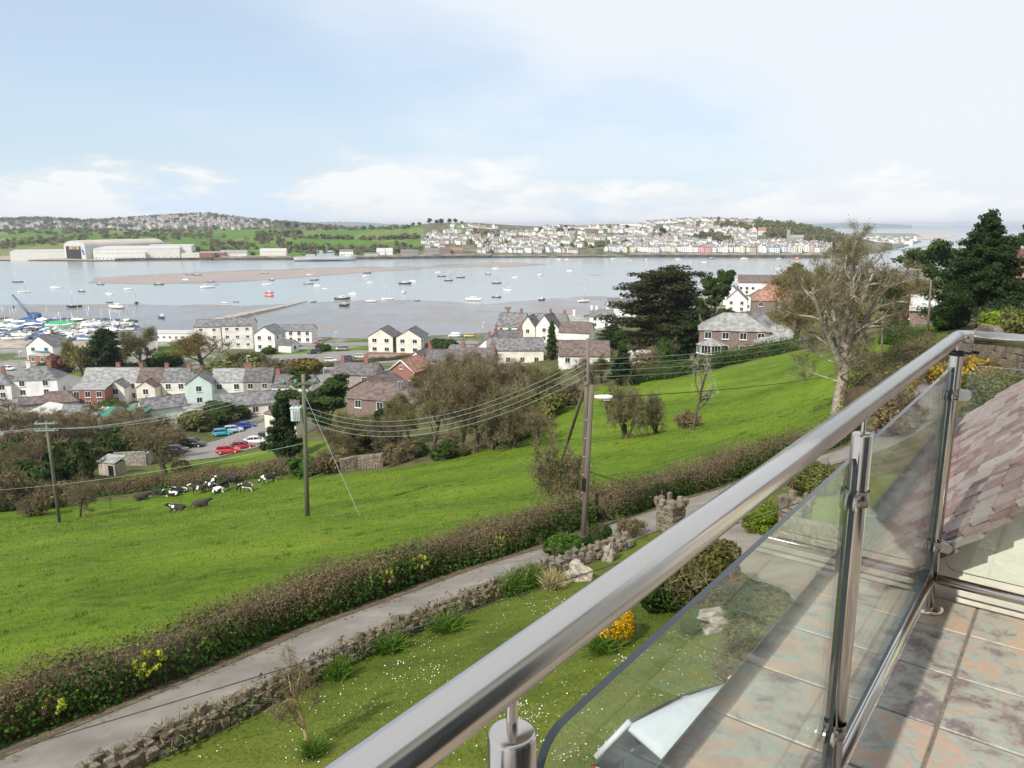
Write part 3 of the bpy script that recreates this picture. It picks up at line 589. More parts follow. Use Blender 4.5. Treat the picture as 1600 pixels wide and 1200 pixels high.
def clamp(s, n, z, ds, dn):
    """half-round glass clamp fixed to a post, reaching along (ds, dn): two cheeks and two bolts"""
    ax = Vector((ds, -dn, 0)); sd_ = Vector((-ax.y, ax.x, 0)); c = Vector(LP(s, n, z)); par = None
    prof = [(0.018, -0.021), (0.046, -0.021)] + [(0.046+0.021*math.cos(R(a)), 0.021*math.sin(R(a))) for a in range(-70, 71, 20)] + [(0.046, 0.021), (0.018, 0.021)]
    for sg in (-1, 1):
        g = G(); n_ = len(prof); V = []
        for off in (0.0065, 0.0125): V += [tuple(c + ax*x + Vector((0, 0, zz_)) + sd_*sg*off) for x, zz_ in prof]
        g.add(V, [tuple(range(n_)), tuple(range(n_, 2*n_))] + [(k, (k+1) % n_, n_+(k+1) % n_, n_+k) for k in range(n_)])
        if par is None: par = g.build('glass_clamp', M['steel'], bal)
        else: g.build('cheek', M['steel'], par)
        for dx, dz in ((0.03, 0.009), (0.03, -0.010)):
            g = G(); q = c + ax*dx + Vector((0, 0, dz)); g.tube([q + sd_*sg*0.012, q + sd_*sg*0.0155], [0.005, 0.004], 10); g.build('bolt', M['steel'], par)
    g = G(); g.lathe([(0, -.02), (0.0275, -.02), (0.0275, .02), (0, .02)], 20, tuple(c)); g.build('saddle', M['steel'], par)
for z in (ZR-0.225, ZF+0.28):
    clamp(0, 0, z, 1, 0); clamp(S2, 0, z, -1, 0); clamp(S2, 0, z, 1, 0); clamp(S3, 0, z, -1, 0); clamp(S3, 0, z, 0, 1)
for a, b in ((0.026, S2-.026), (S2+.026, S3-.026), (-1.376, -.026)):
    g = G(); g.tube([LP(a, 0, ZF+0.137), LP(b, 0, ZF+0.137)], 0.0205, 28); g.build('bottom_rail', M['steel'], bal)
g = G(); g.tube([LP(S3, 0.026, ZF+0.137), LP(S3, 1.38, ZF+0.137)], 0.0205, 28); g.build('bottom_rail', M['steel'], bal)
# black plastic clip on the corner post
cl = empty('plastic_clip', bp_(S3, 0, ZR-0.062), BROT, 'black plastic clip strapped round the top of the corner post', 'clip')
g = G(); g.lathe([(0.0246, -0.012), (0.0275, -0.012), (0.0275, 0.004), (0.0246, 0.004)], 24, (0, 0, 0)); g.build('strap', M['black'], cl)
for c_, d_, a_ in (((0.03, -0.03, -0.002), (0.045, 0.02, 0.012), 0.7), ((-0.012, 0.036, 0.0), (0.03, 0.018, 0.014), 0.3), ((0.045, -0.055, 0.0), (0.03, 0.014, 0.012), 1.2)):
    g = G(); g.box(c_, d_, 0, a_); mobj('buckle', bevel(g.mesh('buckle', M['black']), 0.003), cl)

# slab, gutter, slate tiles
def slatemat(name, cols, scale=5.0, rough=0.55, obj=0.2):
    m = bpy.data.materials.new(name); m.use_nodes = True; N = m.node_tree.nodes; L = m.node_tree.links; b = N['Principled BSDF']; b.inputs['Roughness'].default_value = rough
    t = N.new('ShaderNodeTexCoord'); oi = N.new('ShaderNodeObjectInfo'); va = N.new('ShaderNodeVectorMath'); va.operation = 'ADD'; ml = N.new('ShaderNodeVectorMath'); ml.operation = 'SCALE'
    cb = N.new('ShaderNodeCombineXYZ'); L.new(oi.outputs['Random'], cb.inputs[0]); L.new(oi.outputs['Random'], cb.inputs[2]); L.new(cb.outputs[0], ml.inputs[0]); ml.inputs['Scale'].default_value = 91.0
    L.new(t.outputs['Object'], va.inputs[0]); L.new(ml.outputs[0], va.inputs[1])
    n = N.new('ShaderNodeTexNoise'); n.inputs['Scale'].default_value = scale; n.inputs['Detail'].default_value = 7; n.inputs['Roughness'].default_value = 0.68; n.inputs['Distortion'].default_value = 0.35; L.new(va.outputs[0], n.inputs['Vector'])
    mr = N.new('ShaderNodeMath'); mr.operation = 'MULTIPLY_ADD'; L.new(oi.outputs['Random'], mr.inputs[0]); mr.inputs[1].default_value = obj*1.6; 
    sb = N.new('ShaderNodeMath'); sb.operation = 'SUBTRACT'; L.new(n.outputs[0], sb.inputs[0]); sb.inputs[1].default_value = obj*0.8; L.new(sb.outputs[0], mr.inputs[2])
    c = N.new('ShaderNodeValToRGB'); L.new(mr.outputs[0], c.inputs[0]); e = c.color_ramp.elements
    while len(e) > 1: e.remove(e[-1])
    e[0].position = cols[0][0]; e[0].color = (*cols[0][1], 1)
    for p, q in cols[1:]: k = e.new(p); k.color = (*q, 1)
    L.new(c.outputs[0], b.inputs['Base Color'])
    n2 = N.new('ShaderNodeTexNoise'); n2.inputs['Scale'].default_value = scale*3; n2.inputs['Detail'].default_value = 8; L.new(va.outputs[0], n2.inputs['Vector'])
    bp = N.new('ShaderNodeBump'); bp.inputs['Strength'].default_value = 0.5; bp.inputs['Distance'].default_value = 0.01; L.new(n2.outputs[0], bp.inputs['Height']); L.new(bp.outputs[0], b.inputs['Normal']); return m
M['floorslate'] = slatemat('floor_slate', [(0.28, (0.115, 0.095, 0.098)), (0.385, (0.175, 0.145, 0.14)), (0.425, (0.27, 0.215, 0.175)), (0.475, (0.27, 0.285, 0.25)), (0.525, (0.31, 0.315, 0.275)), (0.57, (0.375, 0.27, 0.20)), (0.70, (0.40, 0.29, 0.22))], 8.5, 0.36, 0.11)
M['roofslate'] = slatemat('roof_slate', [(0.20, (0.12, 0.06, 0.055)), (0.38, (0.20, 0.105, 0.095)), (0.50, (0.255, 0.16, 0.15)), (0.62, (0.275, 0.215, 0.20)), (0.80, (0.31, 0.265, 0.24))], 12.0, 0.75, 0.32)
M['grout'] = mat('grout', (0.17, 0.14, 0.115), 0.95, 0.2, 20, 0.5, 60)
M['lead'] = mat('lead_grey', (0.07, 0.072, 0.075), 0.5, 0.2, 8)
fl = empty('balcony_floor', bp_(0, 0, ZF), BROT); tag(fl, kind='structure')
def lbox(g, s0, s1, n0, n1, z0, z1, mi=0): g.box(((s0+s1)/2, -(n0+n1)/2, (z0+z1)/2), (s1-s0, n1-n0, z1-z0), mi)
g = G(); lbox(g, -2.6, 2.975, -0.395, 3.2, -0.32, -0.006); g.build('screed', M['grout'], fl)
TS, TN = 0.345, 0.50; k = 0
s = 2.965
while s > -1.2:
    ds = 0.28 if k == 0 else TS
    n = -0.392; j = 0
    widths = [0.279, 0.279] + [TN]*5
    for w_ in widths:
        g = G(); zj = rng.uniform(-0.0012, 0.0012)
        lbox(g, s-ds+0.005, s-0.005, n+0.005, n+w_-0.005, -0.02, 0.0+zj)
        me = g.mesh('tile', M['floorslate']); bevel(me, 0.0035, 1); cx_ = (s - ds/2, -(n+w_/2), 0)
        me.transform(Matrix.Translation(-Vector(cx_))); mobj('tile', me, fl, cx_)
        n += w_
    s -= ds; k += 1
# gutter beyond the edge
gu = empty('gutter', bp_(0, -0.43, ZF), BROT, 'dark half-round gutter along the outer edge of the balcony', 'gutter')
g = G(); rings = []
for s in (-2.6, 0.0, 2.9, 7.0): rings.append([(s, 0.052*math.sin(R(a)), -0.045 - 0.052*math.cos(R(a))) for a in range(-90, 91, 15)] + [(s, 0.048*math.sin(R(a)), -0.045 - 0.048*math.cos(R(a))) for a in range(90, -91, -15)])
g.loft(rings); g.build('trough', M['lead'], gu)
for s in (-1.5, -.6, 0.3, 1.2, 2.1, 3.0, 3.9, 4.8): g = G(); lbox(g, s-.012, s+.012, -.056, .056, -.05, -.038); g.build('bracket', M['lead'], gu)
# house wall under the balcony
g = G(); g.box(tuple(bp_(0.2, 1.2, ZF-3.2)), (5.6, 3.0, 5.7), 0, BROT); hw = g.build('house_wall', M['white']); tag(hw, 'white rendered house wall below the balcony', 'wall')

# house front behind the camera: what the steel and the glass reflect
hf = empty('balcony_house', bp_(0, 1.95, ZF), BROT, 'rendered house front with glazed doors at the back of the balcony', 'house')
for s0, s1, z0, z1 in ((-4.5, -1.6, -.02, 3.2), (1.4, 2.9, -.02, 3.2), (-1.6, 1.4, 2.2, 3.2)): g = G(); lbox(g, s0, s1, 0, .3, z0, z1); g.build('wall', M['white'], hf)
for k in range(3):
    g = G(); g.box((-1.1+k*1.0, 0, 1.1), (.96, .06, 2.16)); d_ = g.build('door', M['black'], hf, loc=(0, -.12, 0)); g = G(); g.box((-1.1+k*1.0, .035, 1.1), (.8, .02, 1.98)); g.build('pane', M['pane'], d_)
g = G(); g.box((-.8, -.1, 3.3), (7.6, 1.0, .18)); g.build('eaves', M['frame'], hf)
# ---------------------------------------------------------------- neighbouring slate roof (rises towards +n, verge faces the balcony)
rf = empty('slate_roof_wing', bp_(2.99, 0, ZF-4.5), BROT, 'low house wing with pink and grey slate roof against the balcony corner', 'house')
Z0 = ZF - 4.5
def RLP(s, n, z): return (s-2.99, -n, z - Z0)
def roofz(n): return H - 1.294 + 1.03*(n - 0.016)
NE, NT = -0.42, 1.75
g = G(); V = []
for s in (3.05, 3.25):
    V += [RLP(s, n, z) for n, z in ((NE+0.06, Z0), (NT, Z0), (NT, roofz(NT)-.09), (NE+.06, roofz(NE+.06)-.09))]
g.add(V, [(0, 1, 2, 3), (7, 6, 5, 4), (0, 4, 5, 1), (1, 5, 6, 2), (2, 6, 7, 3), (3, 7, 4, 0)]); g.build('gable_wall', mat('gable_render', (0.70, 0.65, 0.55), 0.9, 0.1, 2.2, 0.25, 18), rf)
g = G(); V = []
for n in (NE+.04, NT):
    se = 7.25 - 0.8*n
    V += [RLP(3.04, n, roofz(n)-.075), RLP(se, n, roofz(n)-.075), RLP(se, n, roofz(n)-.03), RLP(3.04, n, roofz(n)-.03)]
g.add(V, [(0, 1, 2, 3), (7, 6, 5, 4), (0, 4, 5, 1), (1, 5, 6, 2), (2, 6, 7, 3), (3, 7, 4, 0)]); g.build('roof_deck', M['wood'], rf)
g = G(); V = []
for s in (3.25, 7.15): V += [RLP(s, n, z) for n, z in ((NE+0.06, Z0), (NE+.2, Z0), (NE+.2, roofz(NE+.2)-.09), (NE+.06, roofz(NE+.06)-.09))]
g.add(V, [(0, 1, 2, 3), (7, 6, 5, 4), (0, 4, 5, 1), (1, 5, 6, 2), (2, 6, 7, 3), (3, 7, 4, 0)]); g.build('eave_wall', MATS['gable_render'], rf)
PIT = math.atan(1.03); up = Vector((0, -math.cos(PIT), math.sin(PIT))); nrm = Vector((0, math.sin(PIT), math.cos(PIT)))
SLM = []
for k in range(7):
    q = random.Random(k+3); w_ = 0.5; g = G(); pr = []
    n_ = 9; bot = [(-w_ + 2*w_*i/(n_-1), -0.5 + q.uniform(0, 0.045) + (0.03 if i in (0, n_-1) else 0)) for i in range(n_)]
    poly = bot + [(w_, 0.5), (-w_, 0.5)]; m_ = len(poly)
    g.add([(x, y, 0) for x, y in poly] + [(x, y, 1) for x, y in poly], [tuple(range(m_))[::-1], tuple(range(m_, 2*m_))] + [(i, (i+1) % m_, m_+(i+1) % m_, m_+i) for i in range(m_)])
    SLM.append(g.mesh('slate', M['roofslate']))
EXP = 0.112; LEN = 0.27; rest = G(); cnt = 0
slope_len = (NT-NE)/math.cos(PIT); row = 0
while row*EXP < slope_len - 0.1:
    n_c = NE + (row*EXP)*math.cos(PIT); s = 3.0 + (0.10 if row % 2 else 0.0) + rng.uniform(-.015, .015); se = 7.2 - 0.8*n_c
    first = True
    while s < se:
        w_ = rng.uniform(0.12, 0.20)
        if first and row % 2: w_ = 0.12
        if first: s = 2.93 + rng.uniform(-.03, .04)
        first = False
        base = Vector(RLP(s + w_/2, n_c, roofz(n_c))); th = rng.uniform(0.012, 0.024); tilt = 0.10 + rng.uniform(-.02, .03)
        u2 = (up*math.cos(tilt) - nrm*math.sin(tilt)); nn = (nrm*math.cos(tilt) + up*math.sin(tilt)); xx = Vector((1, 0, 0))
        rot = Matrix((xx, u2, nn)).transposed() @ Matrix.Rotation(rng.uniform(-.02, .02), 3, 'Z')
        c = base + u2*(LEN/2 - 0.03) + nn*0.0
        mt = Matrix.Translation(c) @ rot.to_4x4() @ Matrix.Diagonal((w_-0.005, LEN, th, 1))
        me = rng.choice(SLM)
        if n_c < 0.42 and s < 6.4 and cnt < 300:
            o = link(bpy.data.objects.new('slate', me)); o.parent = rf; o.matrix_local = mt; cnt += 1
        else:
            vv = np.empty(len(me.vertices)*3, np.float32); me.vertices.foreach_get('co', vv); vv = vv.reshape(-1, 3); A4 = np.array(mt)
            rest.add(vv @ A4[:3, :3].T + A4[:3, 3], [tuple(p.vertices) for p in me.polygons])
        s += w_
    row += 1
for k in range(11):
    n_c = NE + k*EXP*1.05*math.cos(PIT) + .05; base = Vector(RLP(2.945 + rng.uniform(-.02, .015), n_c, roofz(n_c))) - nrm*.03; rot = Matrix((Vector((1, 0, 0)), up*math.cos(.16)-nrm*math.sin(.16), nrm*math.cos(.16)+up*math.sin(.16))).transposed()
    o = link(bpy.data.objects.new('verge_slate', SLM[k % 7])); o.parent = rf; o.matrix_local = Matrix.Translation(base + up*.04) @ rot.to_4x4() @ Matrix.Diagonal((.15, .19, .022, 1))
ro = rest.build('upper_slates', M['roofslate'], rf); ro['kind'] = 'stuff'
# ---------------------------------------------------------------- foliage builders (vectorised)
def unit(v): return v/np.maximum(np.linalg.norm(v, axis=1, keepdims=True), 1e-9)
def leaves(g, pts, size, q, mi=0, out=None, elong=1.8, var=0.4, droop=0.0, outw=0.6):
    """diamond leaves at pts; out = preferred normals"""
    n = len(pts); nrm_ = q.normal(size=(n, 3))
    if out is not None: nrm_ = nrm_*(1-outw) + out*outw*1.6
    nrm_ = unit(nrm_); a = unit(np.cross(nrm_, q.normal(size=(n, 3)))); b = np.cross(nrm_, a)
    if droop: a = unit(a + np.array((0, 0, -droop)))
    s_ = size*(1 + var*q.uniform(-1, 1, (n, 1))); a = a*s_*elong/2; b = b*s_/2; bend = nrm_*s_*0.15
    V = np.stack((pts-a, pts-b+bend, pts+a, pts+b+bend), 1).reshape(-1, 3); F_ = np.arange(4*n).reshape(n, 4)
    g.add(V, F_, mi); return g
def strands(g, p0, d, ln, w, q, mi=0):
    """thin tapering twigs, one triangle each"""
    n = len(p0); side = unit(np.cross(d, q.normal(size=(n, 3))))*w/2
    V = np.stack((p0-side, p0+side, p0 + d*ln), 1).reshape(-1, 3); g.add(V, np.arange(3*n).reshape(n, 3), mi); return g
def blades(g, p0, ln, w, q, mi=0, spread=0.5, lean=None):
    """arching grass blades, two quads/triangle each"""
    n = len(p0); d = q.normal(size=(n, 3))*spread; d[:, 2] = 1; d = unit(d); 
    if lean is not None: d = unit(d + lean)
    L_ = (ln*q.uniform(.6, 1.2, (n, 1))); side = unit(np.cross(d, q.normal(size=(n, 3))))*w/2
    hor = d.copy(); hor[:, 2] = 0; mid = p0 + d*L_*0.55; tip = p0 + d*L_*0.85 + hor*L_*0.5
    V = np.stack((p0-side, p0+side, mid+side*.8, mid-side*.8, tip), 1).reshape(-1, 3); b = np.arange(n)*5
    g.add(V, np.stack((b, b+1, b+2, b+3), 1), mi); g.f.append((np.stack((b+3, b+2, b+4), 1) + g.n - 5*n, mi, False)); return g
def in_ball(q, n, bias=0.45):
    v = unit(q.normal(size=(n, 3))); return v, v*(q.uniform(0, 1, (n, 1))**bias)
LF = {}
for k_, c_ in dict(ivy=(0.040, 0.078, 0.014), green=(0.055, 0.12, 0.015), mid=(0.075, 0.125, 0.022), lime=(0.17, 0.24, 0.025), olive=(0.14, 0.15, 0.042), bud=(0.175, 0.15, 0.065), brown=(0.185, 0.145, 0.07), gorse=(0.40, 0.28, 0.04), bronze=(0.10, 0.095, 0.022),
   cypress=(0.042, 0.046, 0.017), pine=(0.052, 0.085, 0.022), conifer=(0.034, 0.060, 0.017), yellow=(0.72, 0.46, 0.01), orange=(0.30, 0.165, 0.02), willow=(0.26, 0.26, 0.05), white=(0.72, 0.68, 0.66), rose=(0.24, 0.10, 0.085), grass=(0.135, 0.20, 0.014), alex=(0.42, 0.46, 0.045), copper=(0.17, 0.13, 0.022), strap=(0.09, 0.17, 0.02), straw=(0.42, 0.36, 0.18)).items(): LF[k_] = leafmat('leaf_' + k_, c_)
def resample(pts, step):
    out = [Vector(pts[0])]; 
    for a, b in zip(pts[:-1], pts[1:]):
        a = Vector(a); b = Vector(b); n = max(1, int((b-a).length/step))
        for k in range(1, n+1): out.append(a.lerp(b, k/n))
    return out
def hedge(name, pts, w, h, label, cat='hedge', seed=0, top='brown', low='ivy', dens=230, lsize=0.055, twigs=120, sway=0.25, topshare=0.5, group=None, base=0.0, step=0.35, lowsize=None):
    """one hedge along a ground line: dark core, twigs and leaves over its skin"""
    q = np.random.default_rng(seed+11); P = resample(pts, step); n = len(P)
    X_ = np.array([p.x for p in P]); Y_ = np.array([p.y for p in P]); Zg = hz(X_, Y_); T = np.gradient(np.stack((X_, Y_), 1), axis=0); T = T/np.maximum(np.linalg.norm(T, axis=1, keepdims=True), 1e-6); Nn = np.stack((T[:, 1], -T[:, 0]), 1)
    s_ = np.arange(n)*step; hh = h*(1 + sway*(0.5*np.sin(s_*0.7+seed) + 0.35*np.sin(s_*1.9+seed*2) + .3*q.normal(size=n)*.4)); ww = w*(1+.15*np.sin(s_*1.1+seed*3))
    root = empty(name, (P[0].x, P[0].y, Zg[0]), 0, label, cat, group); off = np.array((P[0].x, P[0].y, Zg[0]))
    prof = [(-0.42, -0.15), (-0.44, 0.45), (-0.30, 0.82), (0, 0.9), (0.30, 0.82), (0.44, 0.45), (0.42, -0.15)]
    rings = [[(X_[i]+Nn[i, 0]*a*ww[i]*.9-off[0], Y_[i]+Nn[i, 1]*a*ww[i]*.9-off[1], Zg[i]+b*hh[i]*.93-off[2] - (0.2 if b < 0 else 0)) for a, b in prof] for i in range(n)]
    g = G(); g.loft(rings, 0, True, True, True); g.build('stems', M['bark_dark'], root)
    length = s_[-1] if n > 1 else 1; N_ = int(length*(w + 2*h)*dens)
    i = q.integers(0, n-1, N_); f = q.uniform(0, 1, N_); ang = q.uniform(-0.15, math.pi+.15, N_); rad = q.uniform(0.82, 1.12, N_) + 0.12*q.normal(size=N_)*.5
    ca_, sa_ = np.cos(ang), np.sin(ang); cx_ = np.sign(ca_)*np.abs(ca_)**0.6*0.5*rad; cz_ = np.clip(np.abs(sa_)**0.55*np.sign(sa_)*rad, 0, 2)
    cz_ = np.where(q.uniform(size=N_) < .4, q.uniform(0, 1, N_)*np.clip(cz_, 0, 1.05), cz_)
    def lerp(a): return a[i]*(1-f) + a[i+1]*f
    pts_ = np.stack((lerp(X_)+lerp(Nn[:, 0])*cx_*lerp(ww)-off[0], lerp(Y_)+lerp(Nn[:, 1])*cx_*lerp(ww)-off[1], lerp(Zg)+cz_*lerp(hh)-off[2]), 1)
    outn = np.stack((lerp(Nn[:, 0])*cx_, lerp(Nn[:, 1])*cx_, cz_*.6), 1); outn = unit(outn + 1e-6)
    sec = (cz_ + 0.16*q.normal(size=N_) + 0.18*np.sin(lerp(s_)*0.8+seed)) > (1-topshare)
    g = G(); leaves(g, pts_[sec], lsize*0.8, q, 0, outn[sec], 2.0); L0 = np.where(~sec)[0]; kk = q.uniform(size=len(L0)) < .5; leaves(g, pts_[L0[~kk]], lowsize or lsize*1.35, q, 1, outn[L0[~kk]], 1.4); leaves(g, pts_[L0[kk]] + outn[L0[kk]]*.06, (lowsize or lsize*1.35)*1.15, q, 3, outn[L0[kk]], 1.5)
    nt_ = int(length*(w+h)*twigs); k2 = q.integers(0, N_, nt_); d = unit(outn[k2]*.7 + q.normal(size=(nt_, 3))*.6 + np.array((0, 0, .5))); m_ = sec[k2]
    strands(g, pts_[k2][m_] - d[m_]*.15, d[m_], q.uniform(.15, .42, (m_.sum(), 1)), 0.011, q, 2)
    g.build('foliage', [LF[top], LF[low], M['twig'], LF['green' if low != 'brown' else 'gorse']], root)
    return root
# ---------------------------------------------------------------- lane, drive and roads
def ribbon(name, left, right, m, lift=0.03, step=0.6, nx=6, crown=0.0):
    """ground-hugging strip between two ground lines of equal point counts"""
    Lp = resample2(left, 140); Rp = resample2(right, 140); V = []
    for a, b in zip(Lp, Rp):
        for k in range(nx):
            f = k/(nx-1); V.append((a[0]*(1-f)+b[0]*f, a[1]*(1-f)+b[1]*f))
    V = np.array(V); z = hz(V[:, 0], V[:, 1]) + lift
    g = G(); g.add(np.column_stack((V, z)), sheet_faces(len(Lp), nx), 0, True); return tag(g.build(name, m), kind='structure')
def resample2(pts, n):
    P = np.array([(p[0], p[1]) for p in pts]); d = np.concatenate(([0], np.cumsum(np.hypot(*np.diff(P, axis=0).T)))); t = np.linspace(0, d[-1], n)
    return np.column_stack((np.interp(t, d, P[:, 0]), np.interp(t, d, P[:, 1])))
def smooth(P, k=3):
    P = np.array([(p[0], p[1]) for p in P], float)
    for _ in range(k): P[1:-1] = P[1:-1]*.5 + (P[:-2]+P[2:])*.25
    return P
def offset(P, d):
    P = np.array([(p[0], p[1]) for p in P], float); T = np.gradient(P, axis=0); T /= np.linalg.norm(T, axis=1, keepdims=True); return P + np.stack((T[:, 1], -T[:, 0]), 1)*d
LA = smooth(resample2(LANE_W, 120), 6); LB = offset(LA, 3.05)
def lanemat():
    m = mat('lane_tarmac', (0.215, 0.195, 0.17), 0.92, 0.26, 1.1, 0.6, 55, detail=9, thr=(.3, .72)); return m
ribbon('lane', LA, LB, lanemat(), 0.03)
# mud and leaf litter along the verge of the lane
ribbon('lane_verge', offset(LA, -0.5), offset(LA, 0.22), mat('verge_soil', (0.11, 0.085, 0.055), 0.95, 0.4, 3, 0.5, 30), 0.045)
def flat(name, pts, m, lift=0.03, n=40):
    P = [gp(*p) for p in pts]; q = [(p.x, p.y) for p in P]; xs = [a for a, _ in q]; ys = [b for _, b in q]
    gx = np.linspace(min(xs), max(xs), n); gy = np.linspace(min(ys), max(ys), n); A, B = np.meshgrid(gx, gy, indexing='ij'); A = A.ravel(); B = B.ravel()
    F_ = sheet_faces(n, n); cx_ = A[F_].mean(1); cy_ = B[F_].mean(1); ok = inpoly(cx_, cy_, q); F_ = F_[ok]
    g = G(); g.add(np.column_stack((A, B, hz(A, B)+lift)), F_, 0, True); return tag(g.build(name, m), kind='structure')
flat('driveway', [(1095,838),(1160,800),(1205,800),(1225,850),(1330,870),(1400,905),(1380,1010),(1290,985),(1215,935),(1150,890)], mat('drive_concrete', (0.235, 0.205, 0.165), 0.92, 0.22, 0.7, 0.3, 25), 0.05, 90)
flat('car_park', [(275,715),(300,700),(335,690),(420,655),(437,668),(440,684),(400,700),(335,716),(280,722)], M['tarmac'], 0.10, 70)
flat('yard', [(0,580),(40,575),(215,602),(260,612),(240,625),(110,612),(0,608)], M['tarmac'], 0.10, 80)
flat('road', [(380,600),(520,583),(600,578),(690,560),(690,570),(600,592),(520,602),(400,612)], M['tarmac'], 0.12, 80)
flat('yard', [(400,557),(560,548),(690,552),(670,566),(560,570),(430,575)], M['tarmac'], 0.13, 80)
flat('road', [(430,536),(700,533),(860,528),(860,532),(700,538),(430,541)], M['tarmac'], 0.12, 80)
flat('yard', [(-60,503),(200,503),(230,530),(150,545),(-60,545)], mat('boatyard_gravel', (0.33, 0.29, 0.235), 0.95, 0.25, 0.2), 0.12, 90)

# ---------------------------------------------------------------- lane hedge and others
hl = offset(LA, -0.95)
m_ = np.arange(len(hl)); hp = [Vector((a, b, 0)) for a, b in hl]
def cutpx(P, x0, x1):
    out = []
    for p in P:
        u = proj((p.x, p.y, h1(p.x, p.y)))[0]
        if x0 <= u <= x1: out.append(p)
    return out
hedge('lane_hedge', cutpx(hp, -260, 930), 1.35, 1.35, 'long clipped hedge between the green field and the lane, brown on top, ivy below', seed=1, dens=520, lsize=0.045, twigs=420, topshare=0.35, lowsize=0.06, low='ivy', sway=.13)
hedge('lane_hedge', cutpx(hp, 915, 1335), 1.5, 1.45, 'brown hedge beside the lane, from the twin poles uphill to the right', seed=2, dens=320, lsize=0.05, twigs=320, topshare=0.43, lowsize=0.07, low='ivy', sway=.15)
def hpx(name, px, w, h, label, **k): return hedge(name, [gp(*p) for p in px], w, h, label, **k)
hpx('field_hedge', [(-20,800),(60,790),(150,775),(250,762),(330,752),(420,742),(500,735),(545,728)], 2.2, 1.9, 'straggly brown hedge along the bottom of the field behind the cows', seed=3, dens=70, lsize=0.11, twigs=60, step=0.8, topshare=0.75, low='green')
hpx('clipped_hedge', [(965,602),(1030,592),(1100,580),(1170,562),(1245,546)], 2.2, 2.4, 'dark green clipped hedge along the top of the field below the slate house', seed=4, dens=60, lsize=0.12, twigs=5, step=0.9, topshare=0.4, top='green', low='ivy', sway=.12)
hpx('garden_hedge', [(1385,535),(1420,540),(1450,545)], 2.0, 2.2, 'bright green leafy hedge beside the poles behind the big bare tree', seed=5, dens=90, lsize=0.11, twigs=10, step=0.7, topshare=0.6, top='mid', low='green')
hpx('road_hedge', [(395,590),(470,578),(560,568),(640,560),(688,556)], 1.6, 1.5, 'low dark hedge beside the road in front of the car park by the white flats', seed=6, dens=22, lsize=0.2, twigs=10, step=1.5, topshare=0.5, top='brown', low='green')
hpx('lane_shrubs', [(1340,655),(1400,612),(1440,580),(1480,552)], 2.6, 2.0, 'yellow flowering gorse and brown scrub on the bank above the lane', seed=8, dens=120, lsize=0.08, twigs=120, step=0.6, topshare=0.6, top='olive', low='brown')

# ---------------------------------------------------------------- garden wall along the lane
def stonemesh(k):
    q = random.Random(k*13+5); import bmesh
    b = bmesh.new(); bmesh.ops.create_cube(b, size=1.0)
    for v in b.verts: v.co += Vector((q.uniform(-.14, .14), q.uniform(-.14, .14), q.uniform(-.14, .14)))
    bmesh.ops.bevel(b, geom=list(b.edges), offset=0.10, segments=1, affect='EDGES', clamp_overlap=True)
    me = bpy.data.meshes.new('stone'); b.to_mesh(me); b.free(); me.materials.append(M['rubble']); return me
M['rubble'] = mat('rubble_stone', (0.165, 0.138, 0.102), 0.95, 0.4, 5, 0.6, 25, obj=0.3)
STM = [stonemesh(k) for k in range(8)]
wallP = [Vector((a, b, 0)) for a, b in offset(LA, 3.05+0.36)]
wallP = [p for p in wallP if 60 <= proj((p.x, p.y, h1(p.x, p.y)))[0] <= 985]
wallP = [Vector((p[0], p[1], 0)) for p in resample2(wallP, 110)]
gw = empty('garden_wall', (wallP[0].x, wallP[0].y, h1(wallP[0].x, wallP[0].y)), 0, 'low rubble garden wall with upright capping stones along the lane', 'wall'); go_ = gw.location.copy()
tot = sum((b-a).length for a, b in zip(wallP[:-1], wallP[1:]))
rings = []
for i, p in enumerate(wallP):
    t_ = (wallP[min(i+1, len(wallP)-1)] - wallP[max(i-1, 0)]).normalized(); nn = Vector((t_.y, -t_.x, 0)); z = h1(p.x, p.y)
    rings.append([tuple(p + nn*a + Vector((0, 0, z+b+0.03*math.sin(i*1.7))) - go_) for a, b in ((-.23, -.4), (-.2, .30), (0, .37), (.2, .30), (.24, -.4))])
g = G(); g.loft(rings, 0, False); g.build('core', mat('wall_earth', (0.13, 0.10, 0.08), 0.95, 0.35, 4, 0.8, 14), gw)
def place_stone(par, org, p, sz, rz, tilt=(0, 0)):
    o = mobj('stone', rng.choice(STM), par, tuple(p - org), (tilt[0], tilt[1], rz), sz); return o
cum_ = 0.0; ns = 0
for i in range(len(wallP)-1):
    a, b = wallP[i], wallP[i+1]; t_ = (b-a).normalized(); nn = Vector((t_.y, -t_.x, 0)); rz = math.atan2(t_.y, t_.x); seg = (b-a).length; z = h1(a.x, a.y)
    # upright capping stones, alternating tall and low
    if i % 2 == 0:
        hh = rng.uniform(0.20, 0.36); place_stone(gw, go_, a + nn*rng.uniform(-.1, .0) + Vector((0, 0, z+.34+hh*.35)), (rng.uniform(.13, .22), rng.uniform(.13, .2), hh*.9), rz+rng.uniform(-.5, .5), (rng.uniform(-.3, .3), rng.uniform(-.3, .3)))
    else:
        hh = rng.uniform(0.10, 0.17); place_stone(gw, go_, a + nn*rng.uniform(-.06, .06) + Vector((0, 0, z+.35+hh*.2)), (seg*1.1, .34, hh), rz+rng.uniform(-.3, .3), (rng.uniform(-.15, .15), rng.uniform(-.1, .1)))
    if i % 3 == 0: place_stone(gw, go_, a + nn*0.20 + Vector((0, 0, z+rng.uniform(.18, .28))), (seg*rng.uniform(.8, 1.3), .16, rng.uniform(.14, .22)), rz+rng.uniform(-.1, .1))
    elif i % 3 == 1: place_stone(gw, go_, a + nn*0.21 + Vector((0, 0, z+rng.uniform(.02, .12))), (seg*rng.uniform(.8, 1.4), .16, rng.uniform(.14, .22)), rz+rng.uniform(-.1, .1))
